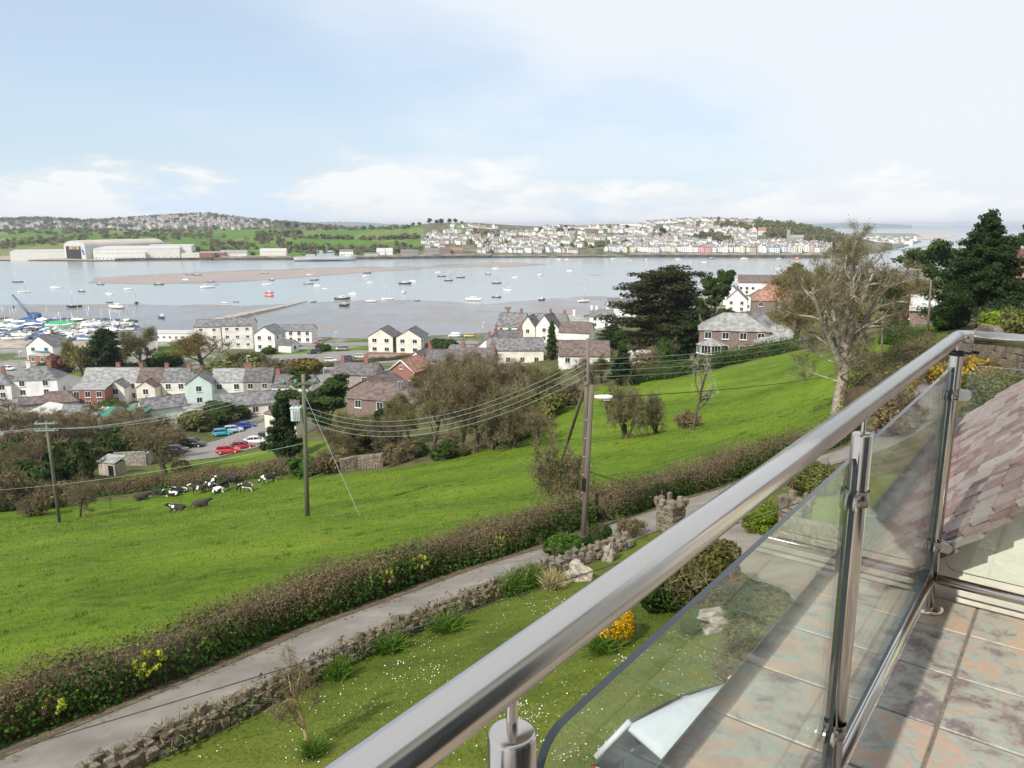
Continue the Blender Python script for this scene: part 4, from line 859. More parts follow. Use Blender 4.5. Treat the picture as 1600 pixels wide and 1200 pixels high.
# dry creeper over the wall
q = np.random.default_rng(5); k = q.integers(10, 85, 2600); bp0 = np.array([(wallP[i].x, wallP[i].y, 0) for i in k]) + q.normal(size=(2600, 3))*np.array((.2, .2, 0)); bp0[:, 2] = hz(bp0[:, 0], bp0[:, 1]) + q.uniform(.08, .52, 2600)
tv_ = np.array([(wallP[i+1]-wallP[i]).normalized()[:] for i in k]); d = unit(tv_*q.choice((-1, 1), (2600, 1)) + q.normal(size=(2600, 3))*.6)
cr = empty('dry_creeper', gw.location, 0, 'tangle of dry brown creeper stems draped over the garden wall', 'creeper'); g = G(); strands(g, bp0 - np.array(go_), d, q.uniform(.12, .4, (2600, 1)), .02, q)
lv = bp0[q.integers(0, 2600, 1800)] - np.array(go_) + q.normal(size=(1800, 3))*.1; g2 = G(); g.build('stems', M['twig'], cr); leaves(g2, lv, .06, q, 0); g2.build('dead_leaves', LF['brown'], cr)
lv = bp0[q.integers(0, 2600, 1500)] - np.array(go_) + q.normal(size=(1500, 3))*np.array((.16, .16, .06)) + np.array((.06, -.08, -.1)); g2 = G(); leaves(g2, lv, .06, q, 0); g2.build('green_shoots', LF['green'], cr)
k = q.integers(0, len(LA)-1, 4200); ed = q.choice((0., 1.), 4200, p=(.65, .35)); pt = LA[k] + (LA[k+1]-LA[k])*q.uniform(0, 1, (4200, 1)); nl_ = offset(LA, 1.0)[k]-LA[k]; pt = pt + nl_*(np.where(ed < .5, np.abs(q.normal(size=4200))*.28 - .1, 3.0 - np.abs(q.normal(size=4200))*.2))[:, None]; pt = np.column_stack((pt, hz(pt[:, 0], pt[:, 1]) + .055)); g2 = G(); leaves(g2, pt, .045, q, 0, np.tile((0., 0., 1.), (4200, 1)), 1.6, outw=.9); tag(g2.build('leaf_litter', LF['brown']), 'dead leaves and twigs along both edges of the lane', 'leaf litter', kind='stuff')
# castellated gate piers, stone by stone
def pier(p, w, h, rz, label):
    root = empty('gate_pier', p, rz, label, 'gate pier', 'castellated gate piers')
    g = G(); g.box((0, 0, h/2-.3), (w*.86, w*.86, h+.6)); g.build('core', MATS['wall_earth'], root)
    z = 0.0
    while z < h - 0.02:
        ch = rng.uniform(.15, .21); nb = 4; e = w/nb
        for sx, sy, ax in ((0, -1, 0), (1, 0, 1), (0, 1, 0), (-1, 0, 1)):
            x = -w/2
            while x < w/2 - .02:
                bw = min(rng.uniform(.2, .36), w/2 - x); c = x + bw/2; dd = w/2 - .05
                loc = Vector((c, sy*dd, z+ch/2)) if ax == 0 else Vector((sx*dd, c, z+ch/2)); sz = (bw*.97, .15, ch*.95) if ax == 0 else (.15, bw*.97, ch*.95)
                mobj('stone', rng.choice(STM), root, loc, (0, 0, rng.uniform(-.04, .04)), sz); x += bw
        z += ch
    g = G(); g.box((0, 0, h+.04), (w*1.14, w*1.14, .09)); mobj('cornice', bevel(g.mesh('cornice', M['rubble']), .015, 1), root)
    for i in range(4):
        for j in range(4):
            if (i in (0, 3) or j in (0, 3)) and (i+j) % 2 == 0 or (i in (0, 3) and j in (0, 3)):
                mobj('merlon', rng.choice(STM), root, ((i-1.5)*w*.34, (j-1.5)*w*.34, h+.09+.11), (0, 0, rng.uniform(-.1, .1)), (w*.24, w*.24, rng.uniform(.22, .3)))
    return root
p1 = gp(1047, 828); pier(p1, 0.74, 0.95, 0.7, 'castellated stone gate pier nearer the field hedge, left of the drive entrance')
p2 = gp(1240, 842); pier(p2, 0.70, 1.15, 0.7, 'castellated stone gate pier seen beside the top edge of the glass')
# flanking walls of the right pier
def rubblewall(px, h, label, thick=0.35, n=None, courses=3):
    P = [gp(*a) for a in px]; L_ = sum((b-a).length for a, b in zip(P[:-1], P[1:])); Q = resample2(P, max(3, int(L_/.34)))
    root = empty('rubble_wall', P[0], 0, label, 'wall'); o0 = Vector(P[0]); rings = []
    for i, (x, y) in enumerate(Q):
        tx, ty = Q[min(i+1, len(Q)-1)] - Q[max(i-1, 0)]; l_ = math.hypot(tx, ty); nx_, ny_ = ty/l_, -tx/l_; z = h1(x, y)
        rings.append([(x+nx_*a-o0.x, y+ny_*a-o0.y, z+b-o0.z) for a, b in ((-thick*.42, -.4), (-thick*.42, h*.97), (thick*.42, h*.97), (thick*.42, -.4))])
        if i < len(Q)-1:
            rz = math.atan2(ty, tx)
            for c in range(courses):
                zc_ = z + h*(c+.5)/courses + rng.uniform(-.03, .03)
                for sg in (-1, 1): mobj('stone', rng.choice(STM), root, (x+nx_*sg*thick*.42-o0.x, y+ny_*sg*thick*.42-o0.y, zc_-o0.z), (0, 0, rz+rng.uniform(-.08, .08)), (rng.uniform(.28, .42), .16, h/courses*rng.uniform(.8, 1.05)))
            mobj('stone', rng.choice(STM), root, (x-o0.x, y-o0.y, z+h-o0.z+.02), (0, 0, rz), (.38, thick*1.05, .1))
    g = G(); g.loft(rings, 0, False); g.build('core', MATS['wall_earth'], root); return root
rubblewall([(1245,852),(1290,862),(1330,872)], 0.75, 'rough stone wall running right from the gate pier, seen through the glass')
rubblewall([(1500,560),(1555,575),(1625,590)], 1.9, 'tall stone garden wall behind the yellow gorse at the right edge', .4, courses=6)
rubblewall([(535,738),(560,733),(600,729)], 1.5, 'ruined stone field shelter wall at the corner of the field below the trees', .6, courses=4)
# boulders
for px, py, sz, lab in ((905, 905, (.85, .6, .6), 'pale flat boulder at the edge of the lawn below the handrail'), (952, 876, (.45, .35, .7), 'upright pale boulder among the green plants by the handrail'), (1135, 975, (1.5, .6, .5), 'long grey rock in the lawn, seen through the glass panel')):
    p = gp(px, py); import bmesh
    b = bmesh.new(); bmesh.ops.create_icosphere(b, subdivisions=3, radius=.5)
    for v in b.verts:
        c = v.co; f = 1 + .16*math.sin(c.x*9+px)+.14*math.sin(c.y*11+c.z*7)+.1*math.sin(c.z*15+c.x*6); m3 = max(abs(c.x), abs(c.y), abs(c.z)); v.co = c*(f+.05*math.sin(c.x*31+c.y*27)+.05*math.sin(c.z*37-c.x*23))*(0.75+.25*.5/m3)
    me = bpy.data.meshes.new('boulder'); b.to_mesh(me); b.free(); me.materials.append(M['boulder'] if 'boulder' in M else M.setdefault('boulder', mat('boulder_stone', (0.30, 0.26, 0.215), 0.9, 0.4, 5, 1.0, 10)))
    tag(mobj('boulder', me, None, (p.x, p.y, p.z+sz[2]*.32), (0, 0, px*.1), sz), lab, 'boulder')
# ---------------------------------------------------------------- trees and shrubs
class Wood:
    def __init__(s, seed): s.q = random.Random(seed); s.g = G(); s.tips = []; s.seed = seed
    def branch(s, p, d, L_, r, lev, spec):
        q = s.q; sp_ = spec[lev]; n = sp_.get('seg', 5); pts = [p.copy()]; rad = [r]; dirs = []
        for i in range(n):
            d = (d + Vector((q.gauss(0, 1), q.gauss(0, 1), q.gauss(0, 1)))*sp_.get('wob', .12) + Vector((0, 0, 1))*sp_.get('up', .05)).normalized()
            p = p + d*L_/n; pts.append(p.copy()); rad.append(r*(1 - (1-sp_.get('end', .45))*(i+1)/n)); dirs.append(d.copy())
        s.g.tube(pts, rad, sp_.get('sides', 5), 0, False)
        if lev + 1 < len(spec):
            nx = spec[lev+1]; cnt = nx['n'] if not isinstance(nx['n'], tuple) else q.randint(*nx['n']); ph = q.uniform(0, 6.28)
            for k in range(cnt):
                f = nx.get('from', .35) + (1-nx.get('from', .35))*(k+q.uniform(0, .9))/cnt; f = min(f, .999); i = min(int(f*n), n-1); a = f*n-i; o = pts[i].lerp(pts[i+1], a); dd = dirs[i]
                ph += 2.4 + q.uniform(-.4, .4); perp = dd.orthogonal().normalized(); perp.rotate(Matrix.Rotation(ph, 3, dd)); an = nx.get('ang', .8)*q.uniform(.75, 1.25)
                nd = (dd*math.cos(an) + perp*math.sin(an)).normalized()
                s.branch(o, nd, L_*nx.get('len', .6)*q.uniform(.7, 1.2)*(1 - nx.get('short', .35)*f), r*nx.get('r', .45)*(1-.4*f), lev+1, spec)
        else:
            for i in range(n+1): s.tips.append((pts[i], dirs[min(i, n-1)]))
    def twigs(s, g, per, ln, w, mi, leafn=0, leafs=.08, lmi=1, spread=.8):
        q = np.random.default_rng(s.seed); T = np.array([t[0][:] for t in s.tips]); D = np.array([t[1][:] for t in s.tips]); k = np.repeat(np.arange(len(T)), per)
        d = unit(D[k] + q.normal(size=(len(k), 3))*spread + np.array((0, 0, .15))); p0 = T[k]; L_ = ln*q.uniform(.4, 1.3, (len(k), 1)); strands(g, p0, d, L_, w, q, mi)
        if leafn:
            j = q.integers(0, len(k), leafn); leaves(g, p0[j] + d[j]*L_[j]*q.uniform(.2, 1.05, (leafn, 1)) + q.normal(size=(leafn, 3))*ln*.12, leafs, q, lmi, elong=1.5)
CACHE = {}
def blobs_leaves(g, q, blobs, n, size, mi=0, bias=.35, elong=1.8, droop=0.0, up=0.0):
    vol = np.array([b[3]*b[4]*b[5] for b in blobs])**.7; k = q.choice(len(blobs), n, p=vol/vol.sum()); B = np.array(blobs, float)[k]
    dirs, v = in_ball(q, n, bias); p = B[:, :3] + v*B[:, 3:6]; o = unit(dirs/B[:, 3:6]); o[:, 2] += up; leaves(g, p, size, q, mi, unit(o), elong, droop=droop)
def make_kind(kind, var):
    key = (kind, var)
    if key in CACHE: return CACHE[key]
    sd = hash_(kind)*7 + var*101; q = np.random.default_rng(sd); rq = random.Random(sd); parts = []
    def wood(spec, L_, r, twig=None, mats=('bark', 'twig', 'bud'), lean=(0, 0, 1), starts=None):
        w = Wood(sd)
        for st in (starts or [((0, 0, -.2), lean, L_, r)]): w.branch(Vector(st[0]), Vector(st[1]).normalized(), st[2], st[3], 0, spec)
        parts.append(('trunk', w.g.mesh('trunk', M[mats[0]])))
        if twig:
            g = G(); w.twigs(g, *twig); parts.append(('crown', g.mesh('crown', [M[mats[1]], LF[mats[2]]])))
        return w
    if kind in ('bare', 'bare_olive', 'bare_orange', 'bare_grey'):
        leaf = {'bare': 'bud', 'bare_olive': 'olive', 'bare_orange': 'copper', 'bare_grey': 'brown'}[kind]; nl = {'bare': 1500, 'bare_olive': 5200, 'bare_orange': 4200, 'bare_grey': 1400}[kind]
        wood([dict(seg=5, wob=.10, up=.05, end=.6, sides=7), dict(n=(6, 8), seg=5, wob=.16, up=.06, len=.80, ang=.85, r=.55, **{'from': .28}), dict(n=(5, 6), seg=4, wob=.2, up=.05, len=.58, ang=.75, r=.45, sides=4), dict(n=4, seg=3, wob=.22, up=.04, len=.55, ang=.8, r=.4, sides=3)],
             4.6, .26, (10, .95, .019, 0, int(nl*1.5), .10, 1), ('bark', 'twig', leaf))
    elif kind == 'thorn':   # low multi-stemmed thorn
        st = [((rq.uniform(-.3, .3), rq.uniform(-.3, .3), -.2), (rq.uniform(-.6, .6), rq.uniform(-.6, .6), 1), rq.uniform(2.4, 3.2), .15) for _ in range(4)]
        wood([dict(seg=5, wob=.2, up=.03, end=.5, sides=6), dict(n=(5, 7), seg=4, wob=.25, up=.04, len=.75, ang=.9, r=.5, **{'from': .3}), dict(n=5, seg=3, wob=.28, up=.03, len=.6, ang=.8, r=.45, sides=3)], 2.8, .15, (18, .7, .016, 0, 3600, .085, 1), ('bark', 'twig', 'olive'), starts=st)
    elif kind == 'sycamore':   # the big bare tree with ascending limbs
        st = [((0, 0, -.3), (.03, 0, 1), 6.4, .60), ((0.15, 0, 4.4), (.58, .1, 1), 7.5, .30), ((-.12, .1, 4.0), (-.55, -.1, 1), 7.6, .29), ((0.1, -.1, 4.9), (.12, -.4, 1), 7.0, .30), ((0, .1, 5.2), (-.1, .35, 1), 7.2, .30), ((0, 0, 5.6), (.02, .03, 1), 7.6, .32)]
        w = Wood(sd); sp0 = [dict(seg=7, wob=.045, up=.05, end=.66, sides=11)]
        sp1 = [dict(seg=7, wob=.10, up=.03, end=.35, sides=7), dict(n=(7, 8), seg=5, wob=.2, up=.02, len=.60, ang=.75, r=.5, **{'from': .2}), dict(n=6, seg=4, wob=.24, up=.03, len=.55, ang=.75, r=.42, sides=4), dict(n=5, seg=3, wob=.26, up=.03, len=.52, ang=.8, r=.4, sides=3)]
        w.branch(Vector(st[0][0]), Vector(st[0][1]).normalized(), st[0][2], st[0][3], 0, sp0); w.tips = []
        for s_ in st[1:]: w.branch(Vector(s_[0]), Vector(s_[1]).normalized(), s_[2], s_[3], 0, sp1)
        sp2 = [dict(seg=6, wob=.18, up=-.02, end=.3, sides=5), dict(n=7, seg=4, wob=.24, up=.0, len=.5, ang=.8, r=.4, sides=3), dict(n=5, seg=3, wob=.25, up=.0, len=.5, ang=.8, r=.4, sides=3)]
        for k in range(7):
            a = k*2.2; w.branch(Vector((0, 0, 2.2+.5*k)), Vector((math.cos(a), math.sin(a), .25)).normalized(), 4.2, .10, 0, sp2)
        parts.append(('trunk', w.g.mesh('trunk', M['bark_grey']))); g = G(); w.twigs(g, 7, .66, .014, 0, 9500, .075, 1, .8); parts.append(('crown', g.mesh('crown', [M['twig'], LF['olive']])))
    elif kind == 'dead':
        wood([dict(seg=6, wob=.13, up=.06, end=.55, sides=7), dict(n=8, seg=5, wob=.2, up=.05, len=.75, ang=.85, r=.55, **{'from': .35}), dict(n=5, seg=4, wob=.25, up=.08, len=.55, ang=.7, r=.4, sides=4), dict(n=3, seg=3, wob=.25, up=.05, len=.5, ang=.7, r=.4, sides=3)], 5.0, .30, (2, .6, .028, 0, 0), ('bark', 'twig_pale', 'olive'))
    elif kind == 'lichen':
        wood([dict(seg=6, wob=.22, up=.05, end=.6, sides=8), dict(n=7, seg=6, wob=.3, up=.14, len=.75, ang=.8, r=.55, sides=6, **{'from': .45}), dict(n=6, seg=5, wob=.34, up=.12, len=.6, ang=.8, r=.5, sides=4), dict(n=5, seg=4, wob=.35, up=.02, len=.5, ang=.8, r=.45, sides=3)], 1.7, .075, (4, .2, .007, 0, 500, .03, 1), ('bark_lichen', 'twig', 'copper'))
    elif kind == 'sapling':
        wood([dict(seg=5, wob=.05, up=.1, end=.4, sides=5), dict(n=6, seg=3, wob=.15, up=.1, len=.4, ang=.6, r=.4, sides=3, **{'from': .3})], 3.0, .05, (7, .5, .02, 0, 60, .1, 1), ('bark', 'twig', 'bud'))
    elif kind in ('cypress', 'pine', 'umbrella', 'conifer', 'darkever', 'spruce'):
        leaf = {'cypress': 'cypress', 'pine': 'pine', 'umbrella': 'pine', 'conifer': 'conifer', 'darkever': 'conifer', 'spruce': 'pine'}[kind]; g = G(); w = Wood(sd); bl = []
        if kind == 'cypress':
            for k in range(3): w.branch(Vector((rq.uniform(-.8, .8), rq.uniform(-.8, .8), -.3)), Vector((rq.uniform(-.25, .25), rq.uniform(-.25, .25), 1)), 14, .55, 0, [dict(seg=7, wob=.06, end=.3, sides=7)])
            for k in range(72):
                z = 2.4 + 14.2*(k/72)**.9; rm = 8.6*(1-((z-2)/17.5)**1.8)**.75*rq.uniform(.35, 1.15); a = k*2.4+rq.uniform(-.4, .4); L_ = rm
                e = Vector((math.cos(a)*L_, math.sin(a)*L_, z+rq.uniform(.2, 1.2))); w.g.tube([(math.cos(a)*.2, math.sin(a)*.2, z-.6), tuple(e*.6+Vector((0, 0, z*.35))), tuple(e)], [.16, .1, .04], 4, 0, False)
                for f in (.5, .75, 1.0): bl.append((e.x*f+rq.uniform(-.9, .9)-.6, e.y*f+rq.uniform(-.9, .9), z+(e.z-z)*f+rq.uniform(-.5, .7), 1.7*f+.5, 1.7*f+.5, rq.uniform(.35, .85)))
            blobs_leaves(g, q, bl, 36000, .25, 0, .45, 1.9, up=.6)
        elif kind == 'pine':
            sp_ = [dict(seg=7, wob=.09, up=.03, end=.4, sides=7), dict(n=9, seg=5, wob=.2, up=.10, len=.5, ang=.95, r=.4, **{'from': .32}), dict(n=4, seg=4, wob=.2, up=.1, len=.5, ang=.7, r=.45, sides=4)]
            w.branch(Vector((0, 0, -.3)), Vector((.12, 0, 1)).normalized(), 12.5, .42, 0, sp_)
            tp = w.tips[2::3] if len(w.tips) > 90 else w.tips
            for p, d in tp: bl.append((p.x+rq.uniform(-.3, .3), p.y+rq.uniform(-.3, .3), p.z+.35, 1.15*rq.uniform(.6, 1.2), 1.15*rq.uniform(.6, 1.2), .62))
            blobs_leaves(g, q, bl, 13000, .26, 0, .4, 2.0, up=.4)
        elif kind == 'umbrella':
            w.branch(Vector((0, 0, -.3)), Vector((.06, 0, 1)).normalized(), 7.5, .32, 0, [dict(seg=6, wob=.05, end=.6, sides=7), dict(n=9, seg=5, wob=.15, up=.08, len=.55, ang=1.15, r=.4, **{'from': .6}), dict(n=4, seg=3, wob=.2, up=.1, len=.5, ang=.7, r=.45, sides=4)])
            for p, d in w.tips[1::2]: bl.append((p.x*1.15, p.y*1.15, p.z+.2, 1.1, 1.1, .45))
            blobs_leaves(g, q, bl, 5500, .22, 0, .4, 2.0, up=.5)
        else:
            Ht, Rm, nb, nl, ls, pw = {'conifer': (15, 7.0, 130, 52000, .19, .85), 'darkever': (10, 4.4, 60, 15000, .24, .7), 'spruce': (9, 1.6, 60, 6000, .2, 1.0)}[kind]
            w.branch(Vector((0, 0, -.3)), Vector((0, 0, 1)), Ht*.97, .36, 0, [dict(seg=8, wob=.03, end=.12, sides=7)])
            for k in range(nb):
                z = Ht*(.05+.93*(k/nb)**.85); rm = Rm*(1-(z/Ht)**1.35)**pw*rq.uniform(.55, 1.12); a = k*2.4+rq.uniform(-.5, .5)
                e = Vector((math.cos(a)*rm, math.sin(a)*rm, z + rm*.12)); w.g.tube([(0, 0, z-.3), tuple(e)], [.09, .03], 4, 0, False); s0 = .35 + .16*rm
                for f in (.45, .72, 1.0): bl.append((e.x*f, e.y*f, z+rm*.12*f+rq.uniform(-.2, .3), s0*(1.25-.3*f), s0*(1.25-.3*f), s0*.62))
            blobs_leaves(g, q, bl, nl, ls, 0, .45, 1.9, up=.35)
        parts.append(('trunk', w.g.mesh('trunk', M['bark_dark' if kind != 'pine' else 'bark']))); parts.append(('crown', g.mesh('crown', LF[leaf])))
    elif kind == 'willow':
        w = wood([dict(seg=4, wob=.08, up=.04, end=.7, sides=6), dict(n=8, seg=5, wob=.14, up=.03, len=.9, ang=.8, r=.5, **{'from': .4}), dict(n=5, seg=4, wob=.2, up=-.05, len=.6, ang=.8, r=.4, sides=3)], 3.6, .22)
        g = G(); T = np.array([t[0][:] for t in w.tips]); k = np.repeat(np.arange(len(T)), 14); d = unit(q.normal(size=(len(k), 3))*.35 + np.array((0, 0, -1))); L_ = q.uniform(.4, 2.0, (len(k), 1)); strands(g, T[k], d, L_, .03, q, 0); leaves(g, T[k] + d*L_*q.uniform(0, 1, (len(k), 1)), .17, q, 1, droop=1.0); parts.append(('crown', g.mesh('crown', [M['twig'], LF['willow']])))
    elif kind.startswith('bush'):   # bush:<leaf>[:fine]
        _, leaf, fine = (kind.split(':') + ['', ''])[:3]; g = G(); w = Wood(sd); nl, ls = {'': (3200, .17), 'fine': (16000, .062), 'round': (9000, .055), 'twig': (1500, .12), 'spiky': (4200, .15), 'sparse': (260, .16)}[fine]
        for k in range(7): w.branch(Vector((rq.uniform(-.3, .3), rq.uniform(-.3, .3), -.15)), Vector((rq.uniform(-.9, .9), rq.uniform(-.9, .9), 1)).normalized(), 1.7, .045, 0, [dict(seg=4, wob=.2, end=.4, sides=4), dict(n=4, seg=3, wob=.3, len=.6, ang=.8, r=.5, sides=3)])
        bl = [(0, 0, .75, 1.0, 1.0, .75)] + [(rq.uniform(-.75, .75), rq.uniform(-.75, .75), rq.uniform(.15, 1.25), rq.uniform(.35, .6), rq.uniform(.35, .6), rq.uniform(.3, .5)) for _ in range(14)]
        if fine == 'round': bl = [(0, 0, .85, 1.0, 1.0, .95)]
        if fine == 'sparse': bl = [(rq.uniform(-.9, .9), rq.uniform(-.9, .9), rq.uniform(.8, 1.7), .16, .16, .12) for _ in range(16)]
        blobs_leaves(g, q, bl, nl, ls, 1, .22 if fine != 'twig' else .5, 1.7)
        T = np.array([t[0][:] for t in w.tips]); m_ = 2600 if fine == 'twig' else 700; k = q.integers(0, len(T), m_); d = unit(q.normal(size=(m_, 3)) + np.array((0, 0, .7))); strands(g, T[k]*np.array((.9, .9, .9)), d, q.uniform(.2, .6, (m_, 1)), .016, q, 0)
        parts.append(('stems', w.g.mesh('stems', M['bark_dark']))); parts.append(('crown', g.mesh('crown', [M['twig'], LF[leaf]])))
    elif kind.startswith('clump'):   # strap-leaved tuft
        leaf = kind.split(':')[1]; g = G(); n = 420; p0 = q.normal(size=(n, 3))*.22; p0[:, 2] = 0; blades(g, p0, .85, .034, q, 0, .55); parts.append(('leaves', g.mesh('leaves', LF[leaf])))
    bb = np.concatenate([np.array([v.co[:] for v in me.vertices]) for _, me in parts]); r95 = np.percentile(np.hypot(bb[:, 0], bb[:, 1]), 97); CACHE[key] = (parts, r95*2, np.percentile(bb[:, 2], 99.6)); return CACHE[key]
def hash_(s): return sum((i+1)*ord(c) for i, c in enumerate(s)) % 9973
M['bark_lichen'] = mat('lichened_bark', (0.30, 0.255, 0.165), 0.95, 0.35, 12, 0.5, 40, col2=(0.36, 0.27, 0.07))
NAMES = dict(bare='bare_tree', bare_olive='budding_tree', bare_orange='russet_tree', bare_grey='bare_tree', thorn='thorn_tree', sycamore='bare_tree', dead='dead_tree', lichen='small_bare_tree', sapling='sapling', cypress='cypress_tree', pine='pine_tree', umbrella='pine_tree', conifer='conifer_tree', darkever='evergreen_tree', spruce='spruce_tree', willow='willow_tree', bush='bush', clump='strap_leaved_plant')
def plant(kind, px, py, top, wpx, label, var=0, t=None, rz=None, group=None, cat=None, name=None):
    p = gp(px, py) if t is None else gpd(px, t)
    d = proj(p)[2]; parts, w0, h0 = make_kind(kind, var); pyb = proj(p)[1]
    hm = (pyb-top)*d/FP/CT; wm = wpx*d/FP; base = kind.split(':')[0]
    root = empty(name or NAMES[base], p, rng.uniform(0, 6.28) if rz is None else rz, label, cat or ('bush' if base == 'bush' else 'plant' if base == 'clump' else 'tree'), group)
    root.scale = (wm/w0, wm/w0, hm/h0)
    for nm, me in parts: mobj(nm, me, root)
    return root
# --- big individual trees
plant('sycamore', 1308, 648, 366, 205, 'tall bare tree with pale grey trunk and many limbs standing right of the field', rz=0.2)
plant('cypress', 1040, 562, 424, 165, 'huge dark layered cypress left of the slate house', t=160, rz=0.5)
plant('pine', 1098, 550, 428, 92, 'open crowned pine with bare branches growing against the dark cypress', t=150, rz=0.3)
plant('conifer', 1528, 512, 342, 150, 'big dense dark green conifer at the right behind the balcony corner', rz=0)
plant('umbrella', 1450, 470, 380, 98, 'flat topped dark pine between the bare tree and the conifer', t=170, rz=1)
plant('pine', 1597, 440, 345, 62, 'dark pine cut by the right edge above the maroon roof', t=190, var=1, rz=2)
plant('dead', 1083, 672, 556, 80, 'half dead tree with bleached upper branches in the field', rz=1.2)
plant('lichen', 487, 1172, 1018, 118, 'small twisted lichen covered tree on the lawn by the garden wall', rz=2.2)
# --- field and grove
for i, (k, a, b, c, d, lab) in enumerate([
 ('bare', 675, 714, 566, 118, 'bare tree with stout dark trunk at the left end of the grove below the wires'), ('bare', 720, 708, 552, 128, 'tallest bare tree in the middle of the grove at the field edge'), ('bare_grey', 745, 705, 575, 84, 'slender bare tree right of the tallest tree of the grove'),
 ('thorn', 770, 703, 622, 100, 'low thorn tree with crooked stems under the wires right of the grove'), ('thorn', 800, 701, 606, 110, 'spreading thorn tree with crooked trunks at the right of the grove'), ('bare_grey', 842, 697, 640, 78, 'leaning bare tree at the right end of the grove'),
 ('thorn', 978, 685, 600, 84, 'round thorn tree alone in the field right of the twin poles'), ('thorn', 1026, 677, 612, 58, 'smaller thorn tree beside the round one in the field'), ('bush:brown:twig', 1072, 668, 640, 46, 'brown twiggy bush at the foot of the half dead tree'),
 ('bare', 125, 808, 744, 70, 'small bare tree beside the leftmost pole in the field'), ('sapling', 173, 796, 756, 20, 'thin bare sapling in the field left of the cows'), ('bare', 258, 742, 648, 112, 'bare tree in front of the car park behind the field hedge'), ('bush:olive', 284, 742, 716, 36, 'round olive bush beside the bare tree behind the field hedge'),
 ('bare', 700, 652, 552, 105, 'bare tree behind the grove, left of the tallest tree'), ('bare_grey', 780, 650, 556, 105, 'grey bare tree behind the right half of the grove'), ('bare_olive', 845, 640, 574, 62, 'budding olive tree left of the twin poles'), ('bare_olive', 640, 698, 620, 84, 'budding olive tree at the left edge of the grove'),
 ('darkever', 596, 702, 640, 66, 'dark evergreen bush tree left of the grove'), ('bare_grey', 545, 716, 652, 90, 'bare thicket tree right of the transformer pole'), ('pine', 524, 702, 586, 150, 'dark green pine behind the transformer pole'), ('darkever', 446, 716, 612, 66, 'brownish dark evergreen left of the transformer pole'), ('bare_olive', 668, 640, 585, 62, 'budding tree in front of the red brick gable'),
 ('bare_olive', 940, 598, 552, 44, 'small olive tree with dark trunk left of the dark conical evergreen'), ('darkever', 972, 602, 542, 46, 'dark conical evergreen at the left end of the clipped hedge'), ('bush:white', 999, 572, 545, 34, 'white blossoming bush beside the dark conical evergreen'), ('bare_orange', 1046, 562, 503, 62, 'orange brown leafed tree in front of the huge cypress'), ('bush:ivy', 1040, 570, 530, 40, 'grey green bush below the orange brown tree'),
 ('spruce', 862, 562, 504, 20, 'narrow spruce between the gabled villas'), ('darkever', 958, 545, 508, 58, 'spreading dark evergreen left of the huge cypress'), ('bare_grey', 1000, 555, 528, 60, 'brown thicket left of the huge cypress'), ('bare', 905, 600, 560, 60, 'bare bush tree behind the pole, below the brown bungalow'), ('bare_grey', 820, 610, 560, 80, 'bare tree in front of the lichened roof of the villas')]):
    plant(k, a, b, c, d, lab, i % 3)
